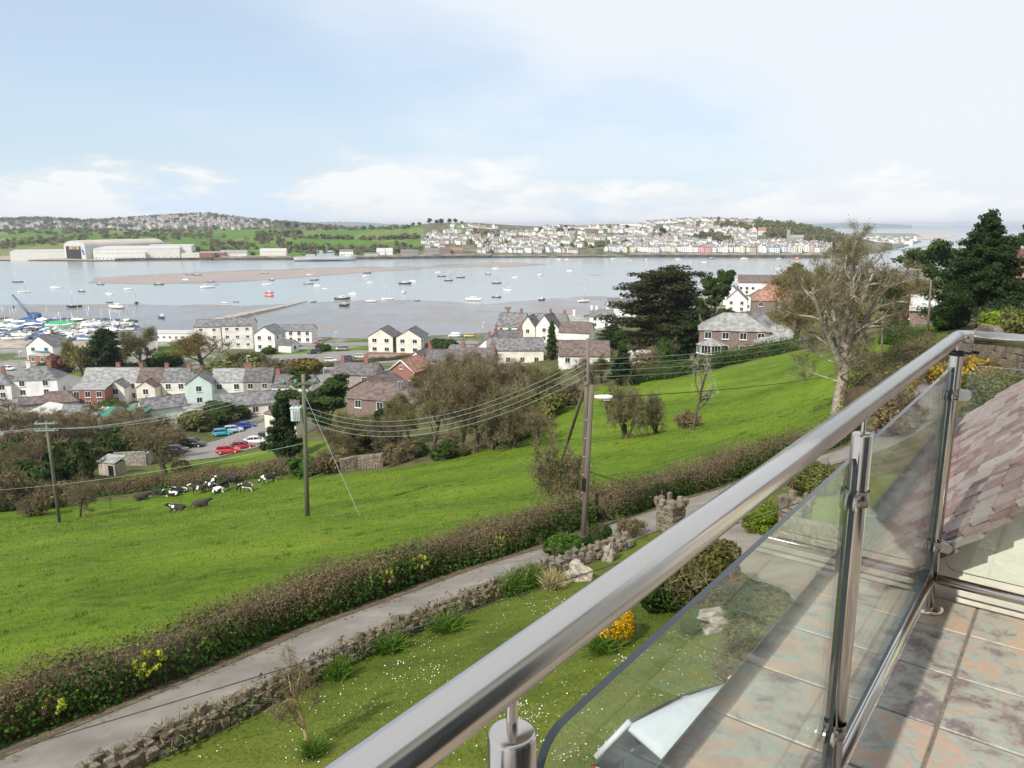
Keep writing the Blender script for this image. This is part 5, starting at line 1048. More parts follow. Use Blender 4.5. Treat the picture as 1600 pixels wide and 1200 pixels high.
# --- left scrub
for i, (k, a, b, c, d, lab) in enumerate([
 ('bare_grey', 15, 702, 622, 95, 'bare brown tree at the left edge below the white house'), ('bush:ivy', 55, 772, 716, 80, 'dark green bush at the left edge of the scrub'), ('bush:ivy', 110, 758, 690, 85, 'dark green bush left of the garden shed'), ('bush:ivy', 178, 722, 668, 75, 'tall dark evergreen bush right above the garden shed'), ('bush:brown:twig', 20, 795, 732, 85, 'brown twiggy bush at the left edge behind the field'), ('bush:brown:twig', 90, 792, 745, 70, 'brown twiggy bush behind the leftmost pole'), ('bush:brown:twig', 40, 735, 668, 110, 'brown scrub bush left of the leftmost pole top'),
 ('bare_grey', 100, 720, 640, 100, 'bare scrub tree behind the leftmost pole'), ('bare_grey', 160, 700, 630, 95, 'bare scrub tree below the green shed roof'), ('bush:olive', 205, 712, 664, 60, 'olive scrub bush left of the ruined barn wall'), ('bush:ivy', 5, 752, 700, 70, 'dark bush cut by the left edge'), ('bare_grey', 60, 700, 640, 80, 'bare scrub tree below the pale sheet roof'), ('bush:green', 122, 748, 722, 44, 'mid green bush between the dark bushes left of the shed'), ('bush:brown:twig', 225, 690, 655, 70, 'brown scrub behind the bare tree by the car park'), ('bush:ivy', 345, 662, 628, 66, 'dark garden bush below the cream cottages'), ('bush:olive', 310, 672, 640, 60, 'olive garden bush left of the car park'), ('bare_grey', 200, 672, 628, 60, 'bare garden tree left of the mint gabled house'), ('bush:green', 172, 640, 622, 40, 'green garden bush in front of the white cottage'), ('bush:ivy', 375, 655, 634, 40, 'dark bush at the right end of the cottage garden'), ('bush:brown:twig', 270, 700, 665, 60, 'brown scrub at the back of the car park'), ('bush:green', 480, 742, 712, 60, 'green bush at the foot of the transformer pole'), ('bush:brown:twig', 520, 738, 700, 70, 'brown bush left of the ruined wall'), ('bush:brown:twig', 625, 722, 690, 70, 'brown bush right of the ruined wall'), ('bush:ivy', 648, 712, 690, 50, 'dark bush under the left end of the grove'),
 ('willow', 130, 588, 527, 50, 'yellow green willow beside the dark evergreen in the town'), ('darkever', 168, 584, 516, 82, 'large dark evergreen right of the willow'), ('bare_olive', 222, 584, 514, 58, 'olive budding tree right of the large dark evergreen'), ('bare_orange', 318, 578, 522, 92, 'broad russet tree left of the cream flats'), ('bush:rose', 92, 582, 552, 40, 'pinkish blossom tree left of the willow'), ('bush:white', 90, 556, 532, 22, 'white blossom bush beside the house with the teal band'), ('bush:green', 80, 585, 566, 36, 'green bush beside the dark parked car'), ('bush:green', 260, 572, 548, 60, 'green bush left of the russet tree'), ('bush:olive', 385, 572, 548, 70, 'olive hedge bush in front of the cream flats'), ('bush:brown:twig', 440, 585, 558, 80, 'brown bank bush beyond the cottages'), ('bush:olive', 350, 590, 562, 90, 'olive bank bush behind the cottage roofs'), ('bush:copper', 480, 584, 560, 60, 'russet bank bush beside the road hedge'), ('bare_grey', 578, 592, 560, 40, 'small bare tree beside the road left of the red brick gable'), ('bush:ivy', 690, 548, 528, 50, 'dark shore bush right of the white flats'), ('bush:ivy', 505, 548, 538, 30, 'dark round bush on the shore green'), ('bush:green', 420, 553, 541, 26, 'green bush in front of the white shore building'), ('bush:rose', 1425, 502, 470, 34, 'pink blossom tree beside the bungalow on the right'), ('bush:lime', 1549, 522, 484, 44, 'bright lime green bush under the big conifer'), ('bush:ivy', 1482, 515, 478, 66, 'dark green bush right of the bungalow'), ('bush:olive', 1588, 526, 482, 56, 'olive shrub at the right edge below the conifer'), ('bush:brown:twig', 1385, 585, 545, 60, 'brown scrub behind the big bare tree trunk'), ('bush:lime', 1345, 505, 478, 34, 'lime green bush left of the big bare tree'), ('bare_orange', 1240, 540, 418, 108, 'russet bare tree with several stems behind the slate house'), ('bare_grey', 1290, 520, 405, 100, 'bare tree behind the big bare tree'), ('darkever', 1242, 462, 414, 54, 'dark pine crown above the white hall'), ('darkever', 1388, 520, 440, 36, 'ivy clad tree right of the big bare trunk'), ('bare_orange', 1400, 510, 430, 90, 'russet tree behind the dark ivy clad tree'), ('bush:rose', 1600, 420, 385, 50, 'dark red leaved tree cut by the right edge'), ('bush:olive', 1470, 552, 530, 50, 'low scrub by the lane below the bungalow')]):
    plant(k, a, b, c, d, lab, i % 2)
# --- more scrub that fills the slopes
for i, (k, a, b, c, d, lab) in enumerate([
 ('bare', 40, 770, 690, 100, 'tangled bare tree among the dark bushes at the left edge'), ('bare', 105, 722, 660, 90, 'tangled bare tree above the garden shed'), ('bare_grey', 190, 695, 640, 80, 'grey bare tree left of the roofless barn'), ('bare_olive', 235, 715, 660, 70, 'olive budding tree beside the roofless barn'), ('bush:ivy', 25, 745, 690, 80, 'dark bush behind the tangled bare tree at the left edge'), ('bush:brown:twig', 70, 745, 700, 80, 'brown twiggy thicket between the dark bushes'), ('bare_grey', 80, 690, 640, 70, 'small bare tree in front of the dark roofed stores'), ('bush:olive', 120, 680, 650, 70, 'olive thicket below the brick back wing'), ('bush:brown:twig', 60, 805, 770, 60, 'low brown bush left of the leftmost pole foot'), ('bush:green', 215, 665, 645, 40, 'green garden shrub beside the green roofed garage'), ('bush:ivy', 330, 650, 632, 44, 'dark shrub below the mint gabled house'),
 ('bare_olive', 560, 712, 640, 90, 'olive budding tree right of the transformer pole'), ('bare', 610, 716, 640, 80, 'bare tree behind the ruined wall'), ('bare_olive', 625, 672, 618, 70, 'olive tree in front of the brown bungalow'), ('bush:olive', 585, 690, 655, 80, 'olive thicket below the brown bungalow'), ('bush:ivy', 700, 715, 688, 60, 'dark undergrowth under the tallest tree of the grove'), ('bush:olive', 790, 690, 650, 80, 'olive undergrowth behind the crooked thorn tree'), ('bare_olive', 820, 680, 625, 70, 'olive budding tree behind the leaning bare tree'), ('bare_olive', 745, 640, 570, 90, 'olive budding tree behind the slender tree of the grove'), ('bush:olive', 855, 650, 610, 60, 'olive bush left of the strut of the twin poles'), ('bush:green', 830, 640, 610, 60, 'dark green bush below the wide brown roofed bungalow'), ('bush:brown:twig', 885, 632, 595, 60, 'brown bush behind the strut of the twin poles'), ('bare_grey', 925, 600, 568, 50, 'small bare tree right of the twin poles'), ('bush:brown:twig', 1010, 578, 545, 60, 'brown bush right of the white blossom'), ('bush:green', 985, 548, 515, 50, 'green bush under the huge cypress'), ('bush:brown:twig', 985, 598, 570, 40, 'brown bush between the conical evergreen and the clipped hedge'), ('darkever', 1075, 560, 490, 80, 'dark lower evergreen in front of the huge cypress'), ('bare_grey', 750, 590, 548, 70, 'bare garden tree in front of the long slate roofed house'), ('bare_grey', 690, 605, 560, 60, 'bare garden tree right of the white gabled house'), ('bush:ivy', 735, 565, 548, 40, 'dark garden bush behind the low white bungalow'), ('bush:olive', 930, 560, 535, 50, 'olive garden bush right of the wide brown roof'), ('bush:ivy', 1330, 545, 510, 50, 'dark bush left of the big bare trunk'), ('bush:olive', 1345, 575, 540, 50, 'olive scrub at the foot of the big bare tree'), ('bush:green', 1410, 560, 535, 50, 'green verge bush by the bright leafy hedge')]):
    plant(k, a, b, c, d, lab, i % 3 if not k.startswith('bush') else i % 2)
# --- garden
plant('bush:yellow:round', 958, 1006, 938, 64, 'round bush covered in orange yellow flowers on the lawn')
plant('clump:strap', 945, 1018, 985, 80, 'strap leaved clump at the foot of the yellow flowering bush')
plant('bush:bronze:fine', 1085, 946, 834, 150, 'big dark bush with bronze shoot tips below the handrail')
plant('bush:ivy:fine', 1060, 950, 868, 118, 'dark green bush in front of the bronze tipped bush', 1)
for i, (k, a, b, c, d, lab) in enumerate([
 ('thorn', 880, 800, 690, 104, 'tall bare twiggy bush in the lane hedge beside the twin poles'), ('bush:ivy:fine', 936, 858, 818, 46, 'small dark shrub beside the twin poles'), ('bush:green:spiky', 880, 868, 836, 70, 'bright green leafy plants behind the garden wall'), ('clump:strap', 800, 928, 892, 70, 'strap leaved clump at the right of the creeper on the wall'), ('clump:strap', 830, 915, 880, 70, 'strap leaved clump beside the green leafy plants'), ('clump:straw', 866, 920, 884, 56, 'pale straw coloured spiky clump left of the flat boulder'), ('clump:strap', 610, 1018, 985, 70, 'strap leaved clump against the middle of the garden wall'), ('clump:strap', 530, 1060, 1022, 60, 'strap leaved clump against the wall near the small twisted tree'), ('clump:strap', 700, 985, 955, 80, 'low strap leaved clump against the wall under the creeper'), ('clump:strap', 490, 1180, 1150, 64, 'green clump at the foot of the small twisted tree'), ('bush:olive:fine', 1275, 772, 722, 90, 'olive shrub right of the lane by the gate'), ('bush:lime:fine', 1195, 830, 785, 80, 'flowering green plants beside the gate pier'), ('clump:strap', 1080, 990, 950, 60, 'strap leaved clump under the dark bush'), ('bush:ivy:fine', 1180, 965, 915, 110, 'low dark shrub beside the drive seen through the glass'), ('bush:olive:fine', 1205, 1075, 985, 150, 'round brown green shrub seen through the glass'), ('bush:green:fine', 1130, 940, 900, 60, 'small green shrub by the drive'), ('bush:brown:twig', 985, 838, 808, 60, 'dry pinkish shrub left of the left gate pier'), ('bush:olive:fine', 1240, 1010, 940, 130, 'domed shrub beside the drive, behind the brown green one'),
 ('bush:gorse:twig', 1525, 610, 545, 90, 'yellow flowering shrub in front of the stone wall at the right'), ('bush:olive:fine', 1560, 640, 585, 110, 'brown and yellow shrub below the stone wall behind the glass'), ('bush:gorse:twig', 1462, 600, 562, 60, 'yellow flowering gorse beside the corner post'), ('bush:brown:twig', 1400, 680, 600, 90, 'brown twiggy shrub below the gorse, behind the handrail')]):
    plant(k, a, b, c, d, lab, i % 2)
def flowers(px, hpx, wpx, lab):
    best = min((Vector((a, b, h1(a, b))) for a, b in offset(LA, -.30)), key=lambda p: abs(proj(p)[0]-px)); d = proj(best)[2]; parts, w0, h0 = make_kind('bush:alex:sparse', 0)
    root = empty('wild_flowers', best + Vector((0, 0, .25)), px*.7, lab, 'flowers', 'wild flowers in the lane hedge'); root.scale = (wpx*d/FP/w0,)*2 + (hpx*d/FP/h0,)
    for nm, me in parts: mobj(nm, me, root)
for i, (a, b, c, d, lab) in enumerate([(90, 1120, 1085, 34, 'leftmost clump of yellow green wild flowers in the lane hedge'), (92+140, 1068, 1030, 34, 'clump of yellow green wild flowers second from the left in the hedge'), (240, 1056, 1014, 40, 'largest clump of yellow green wild flowers in the lane hedge'), (595, 925, 896, 22, 'clump of yellow green wild flowers in the hedge above the wall middle'), (652, 908, 876, 20, 'tall clump of yellow green wild flowers in the hedge'), (792, 858, 836, 16, 'rightmost clump of yellow green wild flowers in the hedge')]):
    flowers(a, (b-c)*1.25, d*1.25, lab)

# ---------------------------------------------------------------- grass and daisies (uncountable)
def field_pts(poly, n, q, rmax, rmin=8, bias=1.0):
    P = np.array(poly); ang = np.arctan2(P[:, 0], P[:, 1]); out = []
    while sum(map(len, out)) < n:
        a = q.uniform(ang.min(), ang.max(), n*3); r = rmin*(rmax/rmin)**(q.uniform(0, 1, n*3)**bias); x, y = r*np.sin(a), r*np.cos(a); ok = inpoly(x, y, poly); out.append(np.stack((x[ok], y[ok]), 1))
    return np.concatenate(out)[:n]
q = np.random.default_rng(21); P = field_pts(FIELD, 70000, q, 95, 13); P = np.column_stack((P, hz(P[:, 0], P[:, 1]))); r_ = np.hypot(P[:, 0], P[:, 1])[:, None]
g = G(); d = unit(q.normal(size=P.shape)*.55 + np.array((0, 0, 1))); strands(g, P, d, (.03 + .0016*r_)*q.uniform(.5, 1.5, (len(P), 1)), .010 + .0007*r_, q); tag(g.build('field_grass', LF['grass']), 'short bright green grass blades over the sloping field', 'grass', kind='stuff')
LAWN = [tuple(p[:2]) for p in [gp(300,1190),(gp(430,1112)),gp(583,1034),gp(700,972),gp(781,934),gp(880,900),gp(1000,930),gp(1130,985),gp(1180,1040),gp(1130,1150),gp(980,1198),gp(700,1198)]]
P = field_pts(LAWN, 30000, q, 26, 6); P = np.column_stack((P, hz(P[:, 0], P[:, 1]))); g = G(); d = unit(q.normal(size=P.shape)*.5 + np.array((0, 0, 1))); strands(g, P, d, .05*q.uniform(.5, 1.4, (len(P), 1)), .012, q); tag(g.build('lawn_grass', leafmat('leaf_lawn', (0.13, 0.19, 0.02))), 'mown grass of the garden lawn', 'grass', kind='stuff')
cl_ = field_pts(LAWN, 90, q, 26, 6); k = np.minimum(q.geometric(.05, 1000), 89); P = cl_[k] + q.normal(size=(1000, 2))*q.choice((.12, .3, .6), (1000, 1)); P = np.concatenate((P, field_pts(LAWN, 160, q, 26, 6))); ok = inpoly(P[:, 0], P[:, 1], LAWN); P = P[ok]; P = np.column_stack((P, hz(P[:, 0], P[:, 1])+.035))
g = G(); up_ = np.tile((0., 0., 1.), (len(P), 1)) + q.normal(size=P.shape)*.25; leaves(g, P, .024, q, 0, unit(up_), 1.0, outw=.95); tag(g.build('daisies', mat('daisy_petals', (0.85, 0.85, 0.82), 0.6, 0.03)), 'small white daisies scattered over the garden lawn', 'flowers', kind='stuff')
# tussocks in the field
P = field_pts(FIELD, 240, q, 90, 14); k = np.repeat(np.arange(240), 26); Q = P[k] + q.normal(size=(len(k), 2))*.16; Q = np.column_stack((Q, hz(Q[:, 0], Q[:, 1]))); g = G(); blades(g, Q, .16, .02, q, 0, .6); tag(g.build('field_tussocks', LF['green']), 'darker grass tussocks dotted over the field', 'grass', kind='stuff')
# ---------------------------------------------------------------- houses of the near town
WINC = {}
def winmesh(w, h, bars):
    k = (round(w, 2), round(h, 2), bars)
    if k in WINC: return WINC[k]
    g = G(); f = .065; dpt = .10
    for x, z, sx, sz in ((-w/2+f/2, 0, f, h), (w/2-f/2, 0, f, h), (0, h/2-f/2, w-2*f, f), (0, -h/2+f/2, w-2*f, f)): g.box((x, 0, z), (sx, dpt, sz))
    for b in range(1, bars): g.box((-w/2+w*b/bars, 0, 0), (.05, dpt*.8, h-2*f))
    g.box((0, -.07, -h/2-.05), (w+.16, .2, .08))
    a = g.mesh('window', M['frame']); g = G(); g.box((0, .015, 0), (w-2*f, .05, h-2*f)); b = g.mesh('pane', M['pane']); WINC[k] = (a, b); return WINC[k]
def window(par, loc, rz, w=1.0, h=1.2, bars=2):
    a, b = winmesh(w, h, bars); o = mobj('window', a, par, loc, (0, 0, rz)); mobj('pane', b, o); return o
DOORM = {}
def door(par, loc, rz, col='pane', w=.95, h=2.05):
    g = G(); g.box((0, 0, h/2), (w, .1, h)); o = g.build('door', M[col], par, loc=loc, rot=(0, 0, rz)); g = G(); g.box((w*.36, -.08, h*.48), (.05, .08, .12)); g.build('handle', M['metal_grey'], o); return o
def volume(root, c, w, d, h, rise, yaw=0.0, roof='gable', wall='white', rmat='slate', win=None, chim=(), ov=.3, wz=None, ws=(1.3, 1.45), bars=2, doors=(), base=2.5, tri=True):
    """walls + roof + windows + chimneys of one block; c = centre at ground level in root's frame; front is -y"""
    Mx = Matrix.Translation(Vector(c)) @ Matrix.Rotation(yaw, 4, 'Z')
    def T(p): return tuple(Mx @ Vector(p))
    g = G(); x, y = w/2, d/2
    V = [(-x, -y, -base), (x, -y, -base), (x, y, -base), (-x, y, -base), (-x, -y, h), (x, -y, h), (x, y, h), (-x, y, h)]
    F_ = [(0, 1, 5, 4), (1, 2, 6, 5), (2, 3, 7, 6), (3, 0, 4, 7)]
    if roof == 'gable': V += [(-x, 0, h+rise), (x, 0, h+rise)]; F_ += [(5, 6, 9), (7, 4, 8)]
    g.add([T(v) for v in V], F_); wl_ = g.build('wall', M[wall], root)
    g = G(); t_ = .14
    if roof == 'gable':
        sl = rise/y; ye = y+ov; ze = h - sl*ov; X0 = x+ov*.7
        for sg in (-1, 1):
            V = [(-X0, sg*ye, ze), (X0, sg*ye, ze), (X0, 0, h+rise), (-X0, 0, h+rise)]; V += [(a, b, c_+t_) for a, b, c_ in V]
            g.add([T(v) for v in V], [(0, 1, 2, 3), (7, 6, 5, 4), (0, 4, 5, 1), (1, 5, 6, 2), (2, 6, 7, 3), (3, 7, 4, 0)])
    elif roof == 'hip':
        rl = max(x - y*.95, 0.02); X0, Y0 = x+ov, y+ov; zl = h - rise/y*ov
        V = [(-X0, -Y0, zl), (X0, -Y0, zl), (X0, Y0, zl), (-X0, Y0, zl), (-rl, 0, h+rise), (rl, 0, h+rise)]
        g.add([T(v) for v in V], [(0, 1, 5, 4), (1, 2, 5), (2, 3, 4, 5), (3, 0, 4), (3, 2, 1, 0)])
    elif roof == 'flat':
        g.box((0, 0, 0), (0.001, .001, .001)); g = G(); V = [(-x-.15, -y-.15, h), (x+.15, -y-.15, h), (x+.15, y+.15, h+rise), (-x-.15, y+.15, h+rise)]; V += [(a, b, c_+.16) for a, b, c_ in V]
        g.add([T(v) for v in V], [(3, 2, 1, 0), (4, 5, 6, 7), (0, 1, 5, 4), (1, 2, 6, 5), (2, 3, 7, 6), (3, 0, 4, 7)])
    rf_ = g.build('roof', M[rmat], root)
    if roof == 'gable':
        g = G(); X0 = x+ov*.7+.02; g.tube([T((-X0, 0, h+rise+.12)), T((X0, 0, h+rise+.12))], .11, 6); g.build('ridge', M['tile_r' if rmat in ('tile_r',) else 'slate_d'], rf_)
    for cx_, cy_, ch in chim:
        zt = h + rise*(1-abs(cy_)/y) if roof != 'flat' else h+rise
        g = G(); g.box((0, 0, ch/2-.5), (.95, .6, ch+1.0)); g.box((0, 0, ch+.04), (1.1, .75, .12)); c_ = g.build('chimney', M['brick' if wall not in ('white', 'mint') or cx_ > 0 else 'white'], rf_, loc=T((cx_, cy_, zt)), rot=(0, 0, yaw))
        for k in (-.25, .25): g = G(); g.lathe([(.12, 0), (.1, .4), (.12, .42)], 8, (k, 0, ch+.08)); g.build('chimney_pot', M['tile_r'], c_)
    win = win or {}; st = h/max(1, round(h/2.6))
    for side, spec in win.items():
        cols, rows = spec[:2]; L_ = w if side in 'fb' else d; skip = spec[2] if len(spec) > 2 else ()
        for r_ in range(rows):
            for c_ in range(cols):
                if (c_, r_) in skip: continue
                a = -L_/2 + L_*(c_+.5)/cols; z = st*r_ + st*.56
                loc, rz = {'f': ((a, -y-.03, z), 0), 'b': ((-a, y+.03, z), math.pi), 'l': ((-x-.03, -a, z), -math.pi/2), 'r': ((x+.03, a, z), math.pi/2)}[side]
                window(root, T(loc), yaw+rz, ws[0], ws[1], bars)
    for side, a in doors:
        loc, rz = {'f': ((a, -y-.04, 0), 0), 'l': ((-x-.04, -a, 0), -math.pi/2), 'r': ((x+.04, a, 0), math.pi/2)}[side]; door(root, T(loc), yaw+rz)
    return wl_
def house(px, py, label, name='house', t=None, yaw=0.0, cat='house', group=None, dz=0.0):
    p = gp(px, py) if t is None else gpd(px, t); p.z += dz
    return empty(name, p, yaw, label, cat, group)
Y9 = math.pi/2
h = house(618, 553, 'pair of white gabled flats with glazed stair bay by the shore', 'apartment_building', yaw=R(-8))
volume(h, (-5.0, 4.5, 0), 10, 8.6, 5.9, 2.6, Y9, 'gable', 'cream', 'slate_d', {'l': (2, 2), 'f': (1, 2)}, ws=(1.6, 1.35)); volume(h, (5.0, 4.0, 0), 10, 8.6, 5.9, 2.6, Y9, 'gable', 'cream', 'slate_d', {'l': (2, 2), 'f': (3, 2)}, ws=(1.6, 1.35))
g = G(); g.box((0, .25, 2.8), (1.9, .5, 5.6)); g.build('stair_glazing', M['pane'], h); g = G(); g.box((0, -.9, .1), (19.5, .8, 1.0)); g.build('plinth', M['brick'], h)
h = house(368, 552, 'long cream flats of three storeys with grey roofs near the shore', 'apartment_building', yaw=R(6), t=275)
volume(h, (-9.5, 5, 0), 9.0, 8, 8.0, 2.0, 0, 'gable', 'pale', 'slate', {'f': (2, 3)}, ws=(1.2, 1.0)); volume(h, (1.0, 4.2, 0), 10.5, 8.6, 8.4, 2.2, 0, 'gable', 'pale', 'slate', {'f': (3, 3), 'r': (1, 3)}, ws=(1.2, 1.0))
h = house(425, 552, 'white angled flats with corner gable right of the long cream flats', 'apartment_building', yaw=R(-20), t=268)
volume(h, (-3.4, 4, 0), 9, 7.5, 6.2, 2.4, Y9+.2, 'gable', 'white', 'slate', {'l': (2, 2), 'f': (2, 2)}); volume(h, (4.8, 3.0, 0), 5.2, 4.6, 2.7, 1.4, 0, 'gable', 'white', 'slate_d', {'r': (1, 1)})
h = house(455, 536, 'long white two storey building with grey roof on the shore road', yaw=R(-4)); volume(h, (0, 3.5, 0), 16, 7, 4.7, 1.8, 0, 'gable', 'white', 'slate', {'f': (5, 2, ((0, 0), (2, 0)))}, doors=(('f', 0),))
h = house(210, 552, 'grey gabled boat store behind the dark evergreen', 'boat_store', yaw=R(25), cat='building'); volume(h, (0, 5, 0), 15, 10, 4.5, 2.8, 0, 'gable', 'pale', 'slate', {'f': (2, 1)})
h = house(270, 534, 'long low white workshop with band of windows by the shore', 'workshop', yaw=R(-3), cat='building'); volume(h, (0, 4, 0), 19, 7, 3.0, .3, 0, 'flat', 'white', 'roofsheet', {'f': (8, 1)}, ws=(1.1, .8))
h = house(62, 563, 'white house with teal band beside the boatyard', yaw=R(-14)); volume(h, (0, 4.5, 0), 9.5, 9, 4.6, 3.2, Y9+.15, 'gable', 'white', 'slate', {'l': (2, 2, ((1, 0),))}, chim=((2, 0, 1.0),)); g = G(); g.box((0, -.35, 3.0), (8.4, .5, .35)); g.build('teal_band', mat('teal_paint', (0.06, 0.30, 0.29), .5), h); volume(h, (4.5, -3.5, 0), 7, 3.0, 2.4, .2, 0, 'flat', 'brick', 'concrete', {'f': (2, 1)})
# cottage row
rowz = []
def cot(px, py, w, wall, rm, label, ext=None, **k):
    h = house(px, py, label, yaw=R(k.pop('yaw', 4)), t=k.pop('t', 193)); volume(h, (0, 3.5, 0), w, 7, k.pop('hh', 4.9), k.pop('rise', 2.9), 0, 'gable', wall, rm, k.pop('win', {'f': (2, 2)}), chim=k.pop('chim', ((w/2-.4, 0, 1.1),)), ov=.12)
    if ext: volume(h, (ext[0], -2.0, 0), 4.4, ext[1], ext[2], 1.5, Y9, 'gable', ext[3], ext[4], {'l': (1, 2 if ext[2] > 4 else 1)}, ov=.15); 
    return h
cot(157, 628, 8.2, 'stone', 'slate_l', 'end cottage with pale lichened roof at the left of the row', None)
h = house(140, 634, 'red brick back wing with shallow grey roof at the left end of the cottages', yaw=R(4), t=184); volume(h, (0, 2.5, 0), 7.8, 5, 4.7, .8, 0, 'flat', 'brick', 'slate_l', {'f': (3, 2, ((0, 0),))}); 
cot(198, 634, 6.8, 'white', 'slate_l', 'white cottage with pale roof and skylight, second in the row', (-.6, 4.2, 4.2, 'pale', 'slate'))
cot(238, 636, 6.9, 'cream', 'tile_b', 'cream cottage with brown roof, third in the row', (.3, 4.4, 4.3, 'cream', 'tile_b'))
cot(275, 637, 6.2, 'cream', 'slate', 'cream cottage with mottled slate roof, fourth in the row', None)
cot(358, 637, 8.4, 'white', 'slate_l', 'white cottage with grey roof at the right of the row', None)
cot(404, 634, 7.0, 'stone', 'slate_d', 'dark roofed cottage at the far right end of the row', None, chim=((-2.5, 0, 1.2),))
h = house(313, 640, 'mint green gabled house with dark attic window in the cottage row', yaw=R(12), t=188); volume(h, (0, 3.5, 0), 7.5, 6.0, 5.6, 2.2, Y9, 'gable', 'mint', 'slate', {'l': (1, 2), 'f': (1, 2)}, chim=((1.5, 0, 1.2),)); 
h = house(246, 662, 'small mint gabled outhouse with long grey roof below the cottages', 'outhouse', yaw=R(28), t=172); volume(h, (1.5, 3, 0), 9.5, 5.2, 2.8, 2.0, .15, 'gable', 'mint', 'slate', {'l': (1, 1)}); volume(h, (8.5, 1.0, 0), 6, 3.5, 2.2, .3, .1, 'flat', 'brick', 'slate_l')
h = house(388, 652, 'long low cream cottage with grey roof left of the dark evergreen', yaw=R(20), t=175); volume(h, (0, 3, 0), 13.5, 6, 2.9, 2.1, 0, 'gable', 'cream', 'slate', {'f': (4, 1), 'l': (1, 1)}); volume(h, (8.5, 2.2, 0), 5.5, 5, 2.9, 2.0, .1, 'gable', 'pale', 'slate_d', {'f': (1, 1)})
h = house(38, 632, 'white house with curved grey hipped roofs at the left edge', yaw=R(10), t=196); volume(h, (2.2, 5, 0), 11, 8, 4.6, 2.8, 0, 'hip', 'white', 'slate', {'f': (2, 2), 'r': (1, 1)}, chim=((2.4, .5, 1.6), (-2.5, .5, 1.4)), ov=.25); volume(h, (-6.6, 3, 0), 8, 7, 4.0, 2.4, 0, 'hip', 'white', 'slate', {'f': (2, 2)}, chim=((1, .5, 1.5),))
h = house(88, 648, 'dark brown roofed stores between the white house and the brick wing', 'store_shed', yaw=R(18), t=180, cat='shed'); volume(h, (0, 3, 0), 9.5, 6, 2.6, 2.0, 0, 'hip', 'stone', 'tile_b'); volume(h, (-4.6, 2.0, 0), 6, 4, 2.4, 1.2, .1, 'gable', 'stone', 'slate_d')
h = house(66, 655, 'low shed with pale corrugated sheet roof below the white house', 'sheet_roof_shed', yaw=R(-28), t=171, cat='shed'); volume(h, (0, 2, 0), 7.5, 4.5, 1.7, 1.2, 0, 'flat', 'stone', 'roofsheet')
M['greenroof'] = mat('green_roof', (0.035, 0.20, 0.13), 0.6, 0.1, 1)
h = house(182, 672, 'low garage with flat green roof below the cottages', 'garage', yaw=R(-8), t=166, cat='garage'); volume(h, (0, 3, 0), 9.5, 5.5, 1.9, .9, 0, 'flat', 'stone', 'greenroof'); volume(h, (-5.6, 3.4, 0), 2.4, 4, 1.8, .9, 0, 'flat', 'stone', 'roofsheet')
M['shedwood'] = mat('pale_boards', (0.42, 0.37, 0.31), .85, .3, 5, .3, 20, stretch=(1, 1, .1))
h = house(168, 743, 'little wooden garden shed with dark open doorway behind the field', 'garden_shed', yaw=R(-18), cat='shed'); volume(h, (0, 1, 0), 3.0, 2.0, 1.9, .5, 0, 'flat', 'shedwood', 'slate_l', base=.5); g = G(); g.box((.75, -.02, .8), (.9, .08, 1.5)); g.build('doorway', M['black'], h)  # black panel stands in for the shade inside the open doorway
h = house(205, 732, 'roofless stone barn right of the garden shed', 'ruined_barn', yaw=R(10), t=120, cat='ruin'); g = G()
for c_, d_ in (((0, 0, .9), (4.6, .4, 2.6)), ((-2.3, 1.6, .9), (.4, 3.0, 2.4)), ((2.3, 1.6, .7), (.4, 3.0, 2.0)), ((0, 3.2, 1.0), (4.6, .4, 2.8))): g = G(); g.box(c_, d_); g.build('wall', M['stone'], h)
h = house(628, 607, 'red brick gabled house with white verges and arched windows', yaw=R(-24), t=186); volume(h, (0, 4.5, 0), 9, 6.9, 3.9, 2.7, Y9, 'gable', 'brick', 'tile_r', {'l': (3, 1), 'f': (2, 1)}, ws=(.9, 1.4), ov=.35); window(h, (0, -.05, 4.9), 0, .8, .9, 2)
for sg in (-1, 1):
    g = G(); g.tube([(sg*3.85, -.28, 3.62), (0, -.28, 6.62)], .14, 4); g.build('bargeboard', M['frame'], h)
h = house(592, 655, 'sprawling brown tiled bungalow with flues beside the grove', 'bungalow', yaw=R(-20), t=138); volume(h, (0, 5, 0), 13.5, 9.0, 2.5, 2.3, 0, 'hip', 'brickl', 'tile_b', {'f': (3, 1)}); volume(h, (-5.5, 10, 0), 9, 8, 2.8, 2.2, Y9, 'gable', 'brickl', 'tile_b')
for a, b in ((2.6, 3.0), (3.1, 3.2)): g = G(); g.lathe([(.13, 3.0), (.13, 5.4), (.2, 5.45), (.2, 5.6), (0, 5.65)], 10, (a, b, 0)); g.build('flue', M['metal_grey'], h)
h = house(436, 690, 'tan brick building with brown tiled roof beside the car park', yaw=R(-30), t=141, cat='building'); volume(h, (0, 4, 0), 8, 7, 4.6, 2.2, 0, 'hip', 'cream', 'tile_b', {'f': (2, 1)})
h = house(650, 592, 'white gabled house with dark slate roof behind the red brick gable', yaw=R(-22), t=215); volume(h, (0, 5, 0), 10, 6.6, 3.9, 2.9, Y9, 'gable', 'white', 'slate_d', {'f': (2, 1)}, chim=((3.5, 0, 1.4),))
h = house(705, 590, 'long old slate roofed house between the white gable and the villas', yaw=R(-3), t=212); volume(h, (0, 4, 0), 14, 7, 3.7, 2.5, 0, 'gable', 'stone', 'slate_d', {'f': (4, 1)}, chim=((-6.4, 0, 1.2), (6.4, 0, 1.2)))
h = house(725, 562, 'low white bungalow with pointed gable near the shore road', 'bungalow', yaw=R(-10), t=238); volume(h, (0, 3.5, 0), 10, 7, 2.6, 1.9, 0, 'gable', 'white', 'slate', {'f': (3, 1)}, chim=((4.4, 0, .9),))
